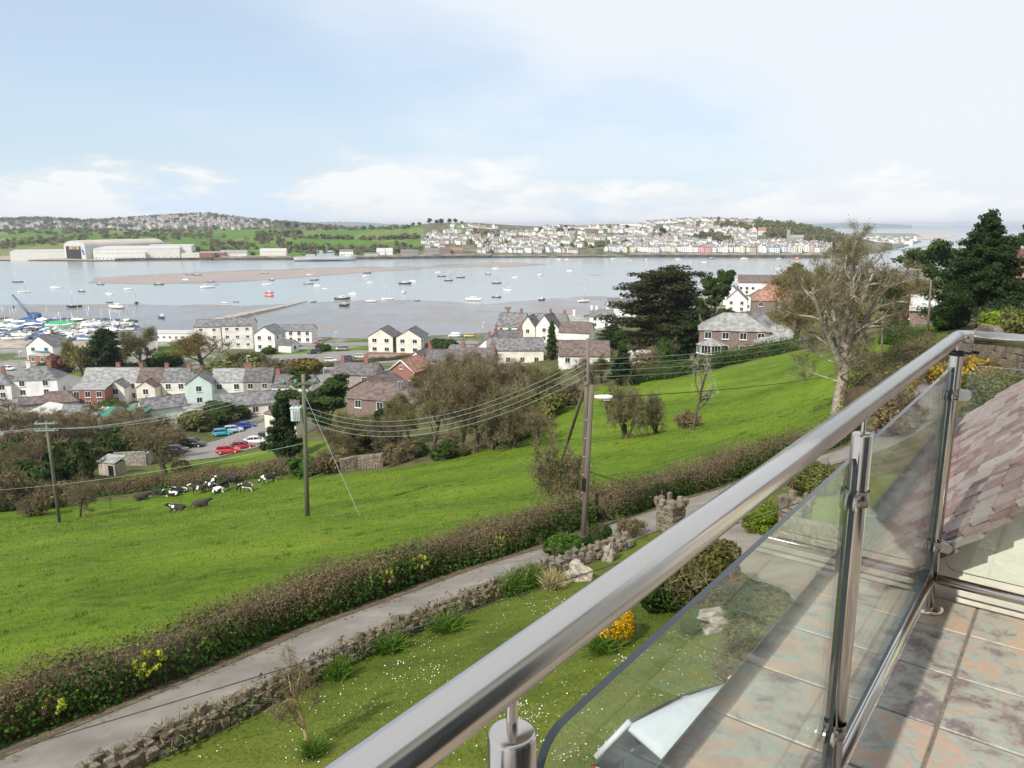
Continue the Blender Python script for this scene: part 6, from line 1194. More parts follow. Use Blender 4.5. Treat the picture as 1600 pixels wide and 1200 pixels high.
# villas
h = house(808, 541, 'tall grey gabled villa with round attic window by the water', 'villa', yaw=R(-18), t=270); volume(h, (-3, 5, 0), 10, 8, 6.0, 4.2, .0, 'gable', 'pale', 'slate', {'f': (3, 2)}, chim=((-2, 0, 1.4), (3, 0, 1.4))); volume(h, (4.0, 3.5, 0), 8, 5.4, 6.0, 3.8, Y9, 'gable', 'cream', 'slate', {'l': (1, 2)})
h = house(850, 540, 'second grey gabled villa with dormers right of the tall villa', 'villa', yaw=R(-22), t=265); volume(h, (0, 4.5, 0), 9, 6, 5.6, 3.8, Y9, 'gable', 'pale', 'slate_d', {'l': (1, 2), 'f': (2, 2)}, chim=((2, 0, 1.3),)); volume(h, (3.8, 2, 0), 5, 4.5, 4.4, 2.6, Y9, 'gable', 'pale', 'slate_d', {'l': (1, 1)})
h = house(790, 553, 'cream gabled cottage with dark roof in front of the tall villa', yaw=R(-15), t=250); volume(h, (0, 4, 0), 9, 6, 4.0, 2.6, .25, 'gable', 'cream', 'slate_d', {'l': (1, 1)}, chim=((-4, 0, 1.6), (4.0, 0, 1.6)))
h = house(805, 582, 'long house with white lichened slate roof below the villas', yaw=R(0), t=224); volume(h, (0, 4, 0), 16.5, 7.5, 4.0, 3.0, 0, 'gable', 'cream', 'slate', {'f': (4, 1)}, chim=((-7.6, 0, 1.5),))
h = house(893, 549, 'white house with brown roof on a brick base behind the twin poles', yaw=R(-28), t=238); volume(h, (0, 4, 0), 9.5, 8.2, 5.4, 2.6, .18, 'gable', 'white', 'tile_b', {'f': (3, 1), 'l': (1, 1)}); volume(h, (0, 2.5, 0), 9.8, 8.5, 2.4, .1, .18, 'flat', 'brickl', 'concrete')
h = house(910, 585, 'wide brown roofed bungalow with white end gable behind the poles', 'bungalow', yaw=R(-8), t=198); volume(h, (0, 5, 0), 13, 9.5, 2.8, 3.2, .1, 'gable', 'white', 'tile_b', {'l': (1, 1), 'f': (3, 1)})
h = house(938, 536, 'small bright white cottage with white chimneys above the evergreen', yaw=R(-12), t=305); volume(h, (0, 3.5, 0), 9, 6.0, 4.6, 2.4, 0, 'gable', 'white', 'slate', {'f': (2, 2), 'l': (1, 2)}, chim=((-4, 0, 1.7), (-2, 0, 1.5)))
h = house(966, 506, 'white gabled house with grey roof at the water left of the cypress', yaw=R(-24), t=370); volume(h, (0, 4.5, 0), 13, 9, 4.8, 4.0, .5, 'gable', 'white', 'slate', {'l': (2, 1), 'f': (3, 1)}, chim=((0, 0, 1.5),))
h = house(903, 523, 'low white shore building with flat grey roof behind the villas', yaw=R(-10), t=315, cat='building'); volume(h, (-2, 3, 0), 13, 7, 3.2, 1.8, 0, 'hip', 'white', 'slate_l', {'f': (3, 1)}, chim=((0, 0, 2.4),))
# slate house with conservatory
h = house(1160, 556, 'brown brick house with grey hipped slate roofs above the field', yaw=R(-13), t=140, dz=-.9); volume(h, (-1.5, 6, 0), 12.5, 9.0, 4.9, 2.7, 0, 'hip', 'brickl', 'slate_l', {'f': (4, 2, ((0, 0), (3, 0)))}, ws=(1.25, 1.3)); volume(h, (6.6, 3.6, 0), 9.5, 8.0, 2.5, 3.3, -.12, 'hip', 'brickl', 'slate_l'); volume(h, (3.5, 9.5, 0), 9, 7, 4.9, 3.0, Y9, 'hip', 'brickl', 'slate')
cv = [(-5.6 + 2.5*math.cos(R(a)), .7 + 2.1*math.sin(R(a))) for a in range(0, 360, 45)]
g = G(); g.prism(cv, -1.5, .7); g.build('conservatory_wall', M['brickl'], h)
for a, b in zip(cv, cv[1:]+cv[:1]):
    m_ = ((a[0]+b[0])/2, (a[1]+b[1])/2); rz = math.atan2(b[1]-a[1], b[0]-a[0]); window(h, (m_[0], m_[1], 1.45), rz, math.hypot(b[0]-a[0], b[1]-a[1])*.97, 1.55, 3)
g = G(); n_ = len(cv); g.add([(x*1.12+5.6*.12, y*1.12-.7*.12, 2.2) for x, y in cv] + [(-5.6, .7, 3.4)], [(i, (i+1) % n_, n_) for i in range(n_)] + [tuple(range(n_))[::-1]]); g.build('conservatory_roof', M['slate_l'], h)
g = G(); g.lathe([(0, 0), (.25, .02), (.42, .1)], 14, (0, 0, 0)); g.build('satellite_dish', M['metal_grey'], h, loc=(2.2, 1.35, 3.0), rot=(R(80), 0, 0))
# right-hand houses towards the water
h = house(1190, 462, 'long white hall with brown roof at the water on the right', 'hall', yaw=R(-14), cat='building', t=485); volume(h, (0, 6, 0), 29, 13, 7.4, 4.4, 0, 'gable', 'white', 'tile_b', {'f': (8, 2, ((2, 0), (5, 0), (3, 1)))}, ws=(1.7, 1.8), bars=1)
h = house(1143, 478, 'white house partly hidden behind the open pine', yaw=R(-20), t=420); volume(h, (0, 5, 0), 11, 9, 6.0, 4.0, Y9, 'gable', 'white', 'slate', {'l': (2, 2)})
h = house(1196, 474, 'low house with brown hipped roof in front of the white hall', yaw=R(-14), t=430); volume(h, (0, 5, 0), 15, 9, 3.2, 3.4, 0, 'hip', 'white', 'tile_b', {'f': (4, 1)}, chim=((-3, 0, 1.5),))
h = house(1148, 500, 'pale blue gabled house with slate roof right of the pine', yaw=R(-24), t=318); volume(h, (0, 5, 0), 10, 8.5, 5.0, 4.2, Y9+.1, 'gable', 'white', 'slate', {'l': (2, 2)}, chim=((3, 0, 1),))
h = house(1168, 496, 'white gabled cottage left of the terracotta roof', yaw=R(-28), t=340); volume(h, (0, 5, 0), 9, 8, 3.6, 3.2, Y9, 'gable', 'white', 'slate', {'l': (1, 1)}); volume(h, (5, 8, 0), 10, 7, 3.6, 3.0, 0, 'gable', 'white', 'slate', {'f': (2, 1)}, chim=((2, 0, 1),))
h = house(1215, 505, 'large house with steep terracotta tiled roof behind the slate house', yaw=R(-14), t=238); volume(h, (0, 6, 0), 15, 11, 3.0, 5.2, 0, 'hip', 'brickl', 'tile_r', {'f': (3, 1)}, chim=((0, 0, .9),))
h = house(1462, 512, 'bungalow with broad white roof slope beside the big conifer', 'bungalow', yaw=R(-30), t=104); volume(h, (0, 3.5, 0), 6.5, 6, 2.0, 1.7, 0, 'gable', 'brickl', 'roofsheet', {'l': (2, 1)}, ws=(1.1, 1.1))
h = house(1612, 465, 'house with maroon tiled roof at the right edge behind the conifer', yaw=R(-30), t=120); volume(h, (0, 4, 0), 12, 8, 4.0, 3.6, 0, 'gable', 'brickl', 'tile_o', {'f': (2, 1)})
h = house(575, 603, 'low roadside house with big brick chimney behind the pine', yaw=R(-10), t=200); volume(h, (-4, 3.5, 0), 12, 7, 3.2, 2.4, 0, 'gable', 'stone', 'slate_d', {'f': (2, 1)}, chim=((2.5, 0, 2.0), (-4, 0, 1.6)))
h = house(455, 628, 'dark slate house behind the evergreen left of the transformer pole', yaw=R(-6), t=192); volume(h, (0, 3.5, 0), 10, 6.5, 3.4, 2.4, 0, 'gable', 'pale', 'slate_d', {'f': (3, 1)}, chim=((-4.4, 0, 1.2),))
h = house(300, 668, 'lean-to with grey felt roof below the mint gabled house', 'lean_to', yaw=R(-14), t=166, cat='shed'); volume(h, (0, 2, 0), 6.5, 4, 2.2, .7, 0, 'flat', 'brick', 'slate_l', {'f': (2, 1)})
h = house(118, 664, 'small grey roofed outbuilding below the brick back wing', 'outbuilding', yaw=R(12), t=168, cat='shed'); volume(h, (0, 2, 0), 5, 4, 2.2, 1.6, 0, 'gable', 'stone', 'slate')
h = house(222, 658, 'white rendered kitchen extension in the cottage gardens', 'extension', yaw=R(8), t=174, cat='house'); volume(h, (0, 2, 0), 4.6, 3.6, 2.5, 1.5, Y9, 'gable', 'white', 'slate_l', {'l': (1, 1)})
h = house(350, 655, 'pale garden store at the end of the cottage gardens', 'garden_store', yaw=R(15), t=172, cat='shed'); volume(h, (0, 2, 0), 5, 3.5, 2.2, 1.3, 0, 'gable', 'pale', 'slate', {'f': (1, 1)})
h = house(742, 606, 'stone house with dark slate roof half hidden behind the grove', yaw=R(-12), t=196); volume(h, (0, 3.5, 0), 9, 6.5, 4.2, 2.8, 0, 'gable', 'stone', 'slate_d', {'f': (2, 1)}, chim=((-4, 0, 1.3), (4, 0, 1.3)))
h = house(765, 568, 'white house with slate roof and two chimneys left of the long lichened roof', yaw=R(-14), t=236); volume(h, (0, 3.5, 0), 9, 6.5, 4.4, 2.8, Y9, 'gable', 'white', 'slate', {'l': (2, 1)}, chim=((3, 0, 1.3), (-3, 0, 1.3)))
h = house(858, 525, 'grey slate roofed wing between the villas and the shore', yaw=R(-16), t=290); volume(h, (0, 4, 0), 12, 7, 4.5, 3.2, 0, 'gable', 'pale', 'slate', {'f': (3, 1)}, chim=((5, 0, 1.4),))
# sea wall along the shore road
def seawall(px, label, hh=1.0, m='stone', z=3.0):
    P = [atz(a, b, z) for a, b in px]; root = empty('sea_wall', P[0], 0, label, 'wall'); rings = []
    for i, p in enumerate(P):
        t_ = (P[min(i+1, len(P)-1)]-P[max(i-1, 0)]); t_.z = 0; t_.normalize(); nn = Vector((t_.y, -t_.x, 0))
        rings.append([tuple(p + nn*a + Vector((0, 0, b)) - P[0]) for a, b in ((-.3, -3.5), (-.25, hh), (.25, hh), (.3, -3.5))])
    g = G(); g.loft(rings, 0, False); g.build('masonry', M[m], root); g = G(); g.loft([[tuple(Vector(r_[k]) + Vector((0, 0, -hh*.0 + dz)) + (Vector(r_[2])-Vector(r_[1]))*ex) for k, ex, dz in ((1, -.15, 0.002), (1, -.15, .14), (2, .15, .14), (2, .15, 0.002))] for r_ in rings], 0, False); g.build('coping', M['concrete'], root); return root
seawall([(430,531),(500,531.5),(560,531.5)], 'grey sea wall in front of the white shore building')
seawall([(655,529),(720,526),(770,523),(800,512)], 'sea wall beside the shore road right of the white flats')
seawall([(800,512),(860,505),(900,499),(950,488)], 'curving sea wall in front of the villas')

# ---------------------------------------------------------------- vehicles
M['carglass'] = mat('car_glass', (0.02, 0.024, 0.028), 0.06, 0.1, spec=0.9)
M['paint'] = mat('car_paint', (1, 1, 1), 0.28, 0.02, objcol=True, coat=0.6)
M['lamp'] = mat('lamp_lens', (0.75, 0.75, 0.72), 0.15, 0.02); M['tail'] = mat('tail_lens', (0.35, 0.01, 0.01), 0.2, 0.02)
def carmeshes(kind):
    Ls = {'hatch': 4.0, 'saloon': 4.4, 'suv': 4.5, 'van': 4.7}[kind]; Hh = {'hatch': 1.46, 'saloon': 1.42, 'suv': 1.68, 'van': 1.95}[kind]; x0 = -Ls/2; hw = .86
    belt = .92 if kind != 'suv' else 1.05; out = {}
    hood = {'hatch': 1.05, 'saloon': 1.15, 'suv': 1.1, 'van': .75}[kind]
    st = [(0, .32, .60, .70), (.12, .24, .72, .80), (hood*.6, .2, belt-.08, .85), (hood, .2, belt-.01, hw), (Ls*.5, .2, belt+.01, hw), (Ls-.55, .2, belt+.02, hw), (Ls-.1, .26, belt-.02, .82), (Ls, .36, belt-.2, .74)]
    rings = []
    for x, zl, zh, w_ in st: rings.append([(x0+x, -w_*.88, zl), (x0+x, -w_, zl+.16), (x0+x, -w_*1.0, (zl+zh)/2+.05), (x0+x, -w_*.93, zh-.04), (x0+x, -w_*.80, zh), (x0+x, w_*.80, zh), (x0+x, w_*.93, zh-.04), (x0+x, w_, (zl+zh)/2+.05), (x0+x, w_, zl+.16), (x0+x, w_*.88, zl)])
    g = G(); g.loft(rings); out['body'] = g.mesh('body', M['paint'])
    ra, rb = {'hatch': (1.75, 3.45), 'saloon': (1.95, 3.2), 'suv': (1.75, 4.1), 'van': (1.35, 4.6)}[kind]; re_ = {'hatch': Ls-.12, 'saloon': Ls-.55, 'suv': Ls-.08, 'van': Ls-.03}[kind]
    def sec(x, z, w_, zb): return [(x0+x, -w_-.05*(z < Hh-.1), zb), (x0+x, -w_, z), (x0+x, w_, z), (x0+x, w_+.05*(z < Hh-.1), zb)]
    gl = [sec(hood-.02, belt-.0, .72, belt-.1), sec(ra, Hh-.06, .60, belt-.1), sec((ra+rb)/2, Hh-.03, .62, belt-.1), sec(rb, Hh-.07, .60, belt-.1), sec(re_, belt+.02, .70, belt-.1)]
    gl = [[(a, b*(1.12 if i in (0, 3) else 1.0), c) for i, (a, b, c) in enumerate(r_)] for r_ in gl]
    g = G(); g.loft(gl, 0, True); out['glasshouse'] = g.mesh('glasshouse', M['carglass'] if kind != 'van' else M['paint'])
    g = G(); top = []
    for x, w_, z in ((ra-.10, .57, Hh-.085), (ra+.05, .61, Hh-.045), ((ra+rb)/2, .635, Hh-.008), (rb, .61, Hh-.05), (rb+.08, .58, Hh-.085)): top.append([(x0+x, -w_*1.02, z-.06)] + [(x0+x, w_*a, z+.03-.045*a*a) for a in (-.95, -.7, -.35, 0, .35, .7, .95)] + [(x0+x, w_*1.02, z-.06)])
    g.loft(top); out['roof'] = g.mesh('roof', M['paint'])
    g = G()
    for sg in (-1, 1): g.tube([(x0+ra-.1, sg*.60, Hh-.10), (x0+(ra+rb)/2, sg*.655, Hh-.03), (x0+rb+.05, sg*.63, Hh-.08)], .016, 5)
    out['trim'] = g.mesh('roof_trim', M['black']); pil = []
    for sg in (-1, 1):
        for xa, za, xb, zb, wa, wb in ((hood, belt, ra, Hh-.05, .80, .62), ((ra+rb)/2-.1, belt, (ra+rb)/2-.05, Hh-.04, .84, .64), (re_-.05, belt+.02, rb, Hh-.06, .79, .62)): pil.append(((x0+xa, sg*wa, za), (x0+xb, sg*wb, zb)))
    out['pillars'] = pil
    g = G(); g.lathe([(.0, -.09), (.30, -.09), (.315, -.05), (.315, .05), (.30, .09), (0, .09)], 18); out['tyre'] = g.mesh('tyre', M['tyre']); g = G(); g.lathe([(0, -.098), (.2, -.096), (.2, .096), (0, .098)], 12); out['rim'] = g.mesh('rim', M['metal_grey'])
    g = G(); g.box((0, 0, 0), (.10, .30, .13)); out['light'] = bevel(g.mesh('headlight', M['lamp']), .02, 1); g = G(); g.box((0, 0, 0), (.10, .2, .26)); out['tail'] = bevel(g.mesh('tail_light', M['tail']), .02, 1)
    g = G(); g.box((0, 0, 0), (.02, .5, .11)); out['plate'] = g.mesh('number_plate', M['frame']); g = G(); g.box((0, 0, 0), (.18, .12, .12)); out['mirror'] = bevel(g.mesh('door_mirror', M['paint']), .02, 1)
    out['dim'] = (Ls, x0, hood, belt); return out
CARM = {}
def car(p, yaw, kind, col, label, group='parked cars', cat='car', name='parked_car'):
    if kind not in CARM: CARM[kind] = carmeshes(kind)
    m = CARM[kind]; L_, x0, hood, belt = m['dim']; root = empty(name, p, yaw, label, cat, group); c4 = (*col, 1)
    def pt(nm, me, par=root, **k): o = mobj(nm, me, par, **k); o.color = c4; return o
    pt('body', m['body']); pt('windows', m['glasshouse']); pt('roof', m['roof']); pt('roof_trim', m['trim'])
    for a, b in m['pillars']: pt('pillar', (lambda gg: gg.tube([a, b], .045, 5) and gg.mesh('pillar', M['paint']))(G()))
    for x in (x0+.78, x0+L_-.8):
        for sg in (-1, 1): w_ = mobj('wheel', m['tyre'], root, (x, sg*.78, .315), (Y9, 0, 0)); mobj('rim', m['rim'], w_)
    for sg in (-1, 1): pt('headlight', m['light'], loc=(x0+.16, sg*.58, .66)); pt('tail_light', m['tail'], loc=(x0+L_-.07, sg*.66, belt-.16)); pt('door_mirror', m['mirror'], loc=(x0+hood+.35, sg*.93, belt+.04))
    pt('number_plate', m['plate'], loc=(x0+L_+.005, 0, .62)); return root
for px, py, yaw, kd, col, lab in ((348, 681, 200, 'hatch', (.03, .30, .42), 'teal hatchback, leftmost of the far row in the car park'), (365, 676, 200, 'hatch', (.42, .52, .60), 'silver blue hatchback between teal and dark blue cars'), (384, 670, 200, 'saloon', (.02, .04, .28), 'dark blue car at the right end of the far row in the car park'),
  (357, 709, 195, 'hatch', (.55, .02, .035), 'bright red car, leftmost of the near row in the car park'), (378, 702, 195, 'saloon', (.30, .015, .03), 'dark red car beside the bright red one in the car park'), (400, 694, 195, 'saloon', (.75, .75, .75), 'white car in the near row of the car park'), (419, 687, 195, 'hatch', (.02, .02, .025), 'black car at the right end of the near row in the car park'), (301, 699, 180, 'suv', (.015, .016, .018), 'black car behind the bare tree at the back of the car park'), (277, 708, 185, 'hatch', (.05, .055, .06), 'dark grey car half hidden by the bare tree'),
  (14, 579, 160, 'hatch', (.72, .72, .72), 'white car on the road at the left edge'), (86, 587, 10, 'suv', (.045, .06, .075), 'dark blue grey estate car parked by the verge'), (534, 548, 0, 'suv', (.20, .22, .23), 'grey car beside the white flats'), (497, 537, 5, 'hatch', (.38, .12, .14), 'faded red car on the shore road'), (517, 566, 190, 'hatch', (.7, .7, .68), 'white car in the car park below the white flats'), (545, 562, 190, 'saloon', (.04, .07, .15), 'navy car behind the road hedge'), (564, 560, 190, 'hatch', (.62, .6, .5), 'cream car behind the road hedge'), (710, 527, 0, 'van', (.75, .77, .8), 'white van on the shore road'), (733, 527, 0, 'hatch', (.62, .5, .16), 'yellow car on the shore road beside the van'), (1238, 533, 200, 'hatch', (.03, .04, .06), 'dark car beside the slate house'), (491, 553, 20, 'suv', (.03, .04, .04), 'dark car at the corner of the white angled flats')):
    p = gp(px, py); p.z += .12; car(p, R(yaw), kd, col, lab)
p = Vector((3.0, 8.5, h1(3.0, 8.5)+.06)); car(p, R(211), 'hatch', (.50, .53, .56), 'silver white car on the drive, partly seen through the glass below', None)
# ---------------------------------------------------------------- poles, wires, lamps
M['pole'] = mat('pole_wood', (0.145, 0.118, 0.09), 0.9, 0.3, 5, 0.5, 30, stretch=(1, 1, .06)); M['poleg'] = mat('green_pole_wood', (0.13, 0.13, 0.085), 0.9, 0.3, 4, 0.4, 30, stretch=(1, 1, .06))
M['insul'] = mat('glass_insulator', (0.10, 0.32, 0.30), 0.15, 0.1); M['wire'] = mat('copper_wire_patina', (0.36, 0.43, 0.40), 0.55, 0.05); M['cable'] = mat('black_cable', (0.02, 0.02, 0.022), 0.6, 0.05); M['tgrey'] = mat('transformer_paint', (0.55, 0.58, 0.60), 0.5, 0.08, 3)
def topof(p, px, py):
    """point above ground point p (same distance) that shows at height py"""
    d = proj(p)[2]; r = ray(px, py); y = p.y; t = y/r[1]; return Vector((r[0]*t, y, H + r[2]*t))
def pole(base, top, r0, label, m='pole', name='utility_pole', cat='pole'):
    root = empty(name, base, 0, label, cat); v = top-base; g = G(); g.tube([(0, 0, -.4), tuple(v*.5), tuple(v)], [r0*1.15, r0*1.0, r0*.85], 10); g.build('shaft', M[m], root); return root
b1 = gp(480, 806); t1 = topof(b1, 474, 585); P1 = pole(b1, t1, .14, 'wooden pole with grey transformer and green insulators standing in the field', 'poleg')
arm = Vector((1, .12, 0)).normalized(); c1 = t1 - b1 - Vector((0, 0, .55))
g = G(); g.box((0, 0, 0), (2.3, .1, .12), 0, math.atan2(arm.y, arm.x)); g.build('crossarm', M['pole'], P1, loc=c1 + Vector((-.25, -.12, 0)))
ins1 = []
for k in (-1.1, -.4, .75):
    g = G(); g.lathe([(0, 0), (.1, .02), (.12, .08), (.05, .1), (.11, .14), (.09, .2), (0, .22)], 10); q_ = c1 + arm*k + Vector((-.05, -.12, .06)); g.build('insulator', M['insul'], P1, loc=q_); ins1.append(b1 + q_ + Vector((0, 0, .18)))
for sg in (-1, 1): g = G(); g.tube([c1 + arm*sg*.8 + Vector((-.1, -.1, -.02)), c1 + Vector((0, -.1, -.75))], .022, 5); g.build('brace', M['metal_grey'], P1)
tz = topof(b1, 463, 647) - b1
tr = mobj('transformer', (lambda g: g.box((0, 0, 0), (.56, .5, .78)) and g.mesh('transformer', M['tgrey']))(G()), P1, tz)
for k in range(5): g = G(); g.box((.1+.0*k, -.285, 0), (.03, .07, .62)); g.build('cooling_fin', M['tgrey'], tr, loc=(-.22+.1*k, 0, 0))
g = G(); g.box((0, 0, .42), (.64, .58, .06)); g.build('lid', M['tgrey'], tr); g = G(); g.tube([(.15, 0, -.4), (.42, 0, -1.1)], .03, 5); g.build('bracket', M['metal_grey'], tr)
for k in (-.15, .15): g = G(); g.lathe([(.05, 0), (.07, .05), (.04, .08), (.06, .14), (0, .2)], 8, (k, 0, .45)); g.build('bushing', M['insul'], tr)
b2 = gp(93, 816); t2 = topof(b2, 72, 658); P2 = pole(b2, t2, .14, 'leftmost wooden pole with two crossarms in the field', 'poleg'); c2 = t2 - b2; ins2 = []
for dz, kk in ((-.2, (-.8, .8)), (-.85, (-1.0, -.6, .75))):
    g = G(); g.box((0, -.1, 0), (2.0, .1, .11), 0, .1); g.build('crossarm', M['metal_grey'], P2, loc=c2 + Vector((0, 0, dz)))
    for k in kk: g = G(); g.lathe([(0, 0), (.1, .02), (.12, .08), (.05, .1), (.1, .15), (0, .2)], 8); q_ = c2 + Vector((k, -.1, dz+.05)); g.build('insulator', M['insul'], P2, loc=q_); ins2.append(b2 + q_ + Vector((0, 0, .15)))
b3 = gp(909, 832) + Vector((.1, 1.0, 0)); b3.z = h1(b3.x, b3.y); t3 = topof(b3, 919, 529); P3 = pole(b3, t3, .095, 'taller of the twin poles by the lane, carrying four wires')
b4 = gp(911, 838); t4 = topof(b4, 925, 602); P4 = pole(b4, t4, .105, 'shorter of the twin poles by the lane, carrying the street light')
sb = topof(b3, 915, 598) - b3; g = G(); e = gp(876, 720); g.tube([sb + Vector((0, -.12, 0)), e - b3 - Vector((0, 0, .3))], [.08, .11], 8); g.build('strut', M['pole'], P3)
sp3 = []
for k, y in enumerate((561, 569, 579, 589)):
    q_ = topof(b3, 914, y) - b3; g = G(); g.lathe([(0, 0), (.05, .02), (.06, .06), (.03, .08), (.05, .12), (0, .14)], 8); g.build('insulator', M['tile_b'], P3, loc=q_ + Vector((-.05, -.12, -.07))); sp3.append(b3 + q_ + Vector((-.05, -.12, 0)))
for k in range(9): g = G(); g.tube([(0, 0, 0), (.18*(1 if k % 2 else -1), -.05, 0)], .012, 5); g.build('step_iron', M['metal_grey'], P4, loc=(t4-b4)*(.3+.06*k))
g = G(); g.box((-.12, -.1, 0), (.12, .12, .5)); g.build('fuse_box', M['black'], P4, loc=(t4-b4)*.36)
lamp = empty('street_light', t4 - Vector((0, 0, .45)), 0, 'white street light head fixed near the top of the shorter pole', 'street light')
g = G(); g.loft([[(x, -w_, z0), (x, -w_*.9, z1), (x, w_*.9, z1), (x, w_, z0)] for x, w_, z0, z1 in ((.10, .05, -.03, .05), (.3, .09, -.07, .07), (.6, .10, -.08, .075), (.78, .07, -.05, .05))]); g.build('housing', M['frame'], lamp)
g = G(); g.box((.55, 0, -.10), (.24, .13, .05)); g.build('lens', M['lamp'], lamp); g = G(); g.tube([(-.1, 0, -.28), (.12, 0, -.02)], .02, 6); g.build('bracket', M['metal_grey'], lamp)
b5 = gp(1377, 597); t5 = topof(b5, 1379, 486); P5 = pole(b5, t5, .11, 'thin dark pole right of the big bare trunk', 'poleg'); b6 = gp(1448, 541); t6 = topof(b6, 1455, 437); pole(b6, t6, .11, 'slightly leaning pale pole beside the bungalow'); b7 = gp(1350, 528); t7 = topof(b7, 1354, 475); pole(b7, t7, .09, 'pale pole partly hidden by the big bare tree')
def wire(a, b, sag, label, r=.0075, m='wire', group='overhead wires'):
    a, b = Vector(a), Vector(b); n = 22; pts = [a.lerp(b, k/n) - Vector((0, 0, sag*4*(k/n)*(1-k/n))) - a for k in range(n+1)]
    g = G(); g.tube(pts, r, 5); return tag(g.build('overhead_wire', M[m], loc=a), label, 'wire', group)
lv = ['top', 'second', 'third', 'lowest']
for k in range(4):
    a = topof(b1, 479, 636+7.5*k) + Vector((.1, -.1, 0)); wire(a, sp3[k], 1.6, lv[k] + ' of four wires from the transformer pole to the twin poles')
    wire(sp3[k], topof(b5, 1379, 492+9*k), .9, lv[k] + ' of four faint wires from the twin poles to the thin dark pole', .008)
for k in range(3): wire(ins1[k], ins2[2+k], .9, ORD[k+1] + ' wire from the left of the transformer crossarm to the leftmost pole', .009); wire(ins2[2+k], ins2[2+k] + Vector((-45, 8, -3.0)), .8, ORD[k+1] + ' wire leaving the leftmost pole past the left edge', .009)
wire(topof(b1, 474, 612), gp(563, 808), 0.0, 'pale guy wire from the transformer pole down to the field', .011)
wire(at(-40, 768, 66), topof(b1, 478, 692), .5, 'low wire reaching the transformer pole from the left edge', .011)
wire(t4 - Vector((-.75, 0, .45)), topof(b5, 1377, 568), .5, 'black cable from the street light to the thin dark pole', .02, 'cable')
wire(at(-80, 1200, 13.2), at(1300, 768, 15.5), .12, 'black cable sagging across the lane and lawn below the railing', .011, 'cable')
for px, py, tp, lab in ((386, 600, 556, 'grey street lamp column behind the cottage roofs'), (190, 584, 562, 'white topped street lamp above the cottages'), (30, 572, 549, 'street lamp on the road at the left edge'), (333, 584, 558, 'street lamp behind the mint gabled house'), (754, 533, 504, 'lamp column on the shore road left of the villas'), (523, 540, 519, 'lamp column on the shore road by the white flats'), (506, 600, 575, 'street lamp right of the transformer pole top')):
    b = gp(px, py); tt_ = topof(b, px, tp); r_ = empty('street_lamp', b, 0, lab, 'street lamp', 'street lamps in the town'); g = G(); g.tube([(0, 0, -.2), tuple(tt_-b)], [.09, .05], 7); g.build('column', M['metal_grey'], r_); g = G(); g.box(tuple(tt_-b + Vector((.35, 0, .05))), (.9, .25, .14)); g.build('lantern', M['frame'], r_)

# ---------------------------------------------------------------- cows
def cowmesh(pose):
    """skinned skeleton: one continuous body"""
    me = bpy.data.meshes.new('cow_skeleton'); V = []; E = []; Rr = []
    def v(p, r, par=None):
        V.append(p); Rr.append(r); i = len(V)-1
        if par is not None: E.append((par, i))
        return i
    ly = pose == 'lying'; z = .52 if ly else 1.02
    hip = v((-.55, 0, z), (.30, .34)); mid = v((-.1, 0, z-.06), (.34, .42), hip); ch = v((.42, 0, z-.02), (.27, .37), mid); rump = v((-.88, 0, z+.04), (.20, .22), hip)
    if pose == 'grazing': nk = v((.78, 0, z-.12), (.16, .21), ch); hd = v((1.08, 0, z-.52), (.12, .14), nk); mz = v((1.18, 0, z-.88), (.085, .09), hd)
    elif ly: nk = v((.74, .05, z+.22), (.15, .2), ch); hd = v((1.0, .1, z+.36), (.12, .13), nk); mz = v((1.28, .14, z+.2), (.085, .085), hd)
    else: nk = v((.76, 0, z+.16), (.16, .22), ch); hd = v((1.08, .04, z+.26), (.12, .14), nk); mz = v((1.40, .08, z+.08), (.085, .09), hd)
    for sg in (-1, 1): v((hdp := V[hd])[0:1] + (hdp[1]+sg*.22, hdp[2]+.06), (.045, .03), hd)
    if ly:
        for sg in (-1, 1):
            a = v((.40, sg*.28, .3), (.12, .12), ch); b = v((.72, sg*.36, .12), (.07, .07), a); v((.5, sg*.38, .07), (.055, .055), b)
            a = v((-.55, sg*.36, .3), (.16, .16), hip); b = v((-.18, sg*.52, .14), (.09, .09), a); v((-.5, sg*.6, .07), (.06, .06), b)
    else:
        for sg in (-1, 1):
            o_ = .1*sg if pose != 'grazing' else .16*sg
            a = v((.42+o_*.3, sg*.2, .72), (.11, .13), ch); b = v((.42+o_, sg*.2, .42), (.07, .075), a); c = v((.40+o_, sg*.2, .12), (.048, .048), b); v((.44+o_, sg*.2, .02), (.065, .065), c)
            a = v((-.62-o_*.3, sg*.21, .74), (.13, .18), hip); b = v((-.66-o_, sg*.21, .46), (.075, .09), a); c = v((-.76-o_, sg*.21, .34), (.06, .065), b); d = v((-.70-o_, sg*.21, .12), (.048, .048), c); v((-.66-o_, sg*.21, .02), (.065, .065), d)
    tl = v((-1.0, 0, z-.02), (.05, .05), rump); tl2 = v((-1.06, 0, z-.4 if not ly else .12), (.025, .025), tl)
    if not ly: v((-1.05, 0, z-.68), (.04, .04), tl2)
    me.from_pydata(V, E, []); o = link(bpy.data.objects.new('cow_skeleton', me)); md = o.modifiers.new('skin', 'SKIN'); o.modifiers.new('sub', 'SUBSURF').levels = 2
    sv = me.skin_vertices[0].data
    for i, r in enumerate(Rr): sv[i].radius = r; sv[i].use_root = (i == 0)
    dg = bpy.context.evaluated_depsgraph_get(); nm = bpy.data.meshes.new_from_object(o.evaluated_get(dg)); bpy.data.objects.remove(o); nm.name = 'cow'
    for p in nm.polygons: p.use_smooth = True
    return nm
def cowmat(name, thr, a=(0.75, 0.72, 0.68), b=(0.014, 0.012, 0.012)): return mat(name, b, 0.75, col2=a, scale=1.35, obj=0.01, detail=1.5, thr=(thr, thr+.02))
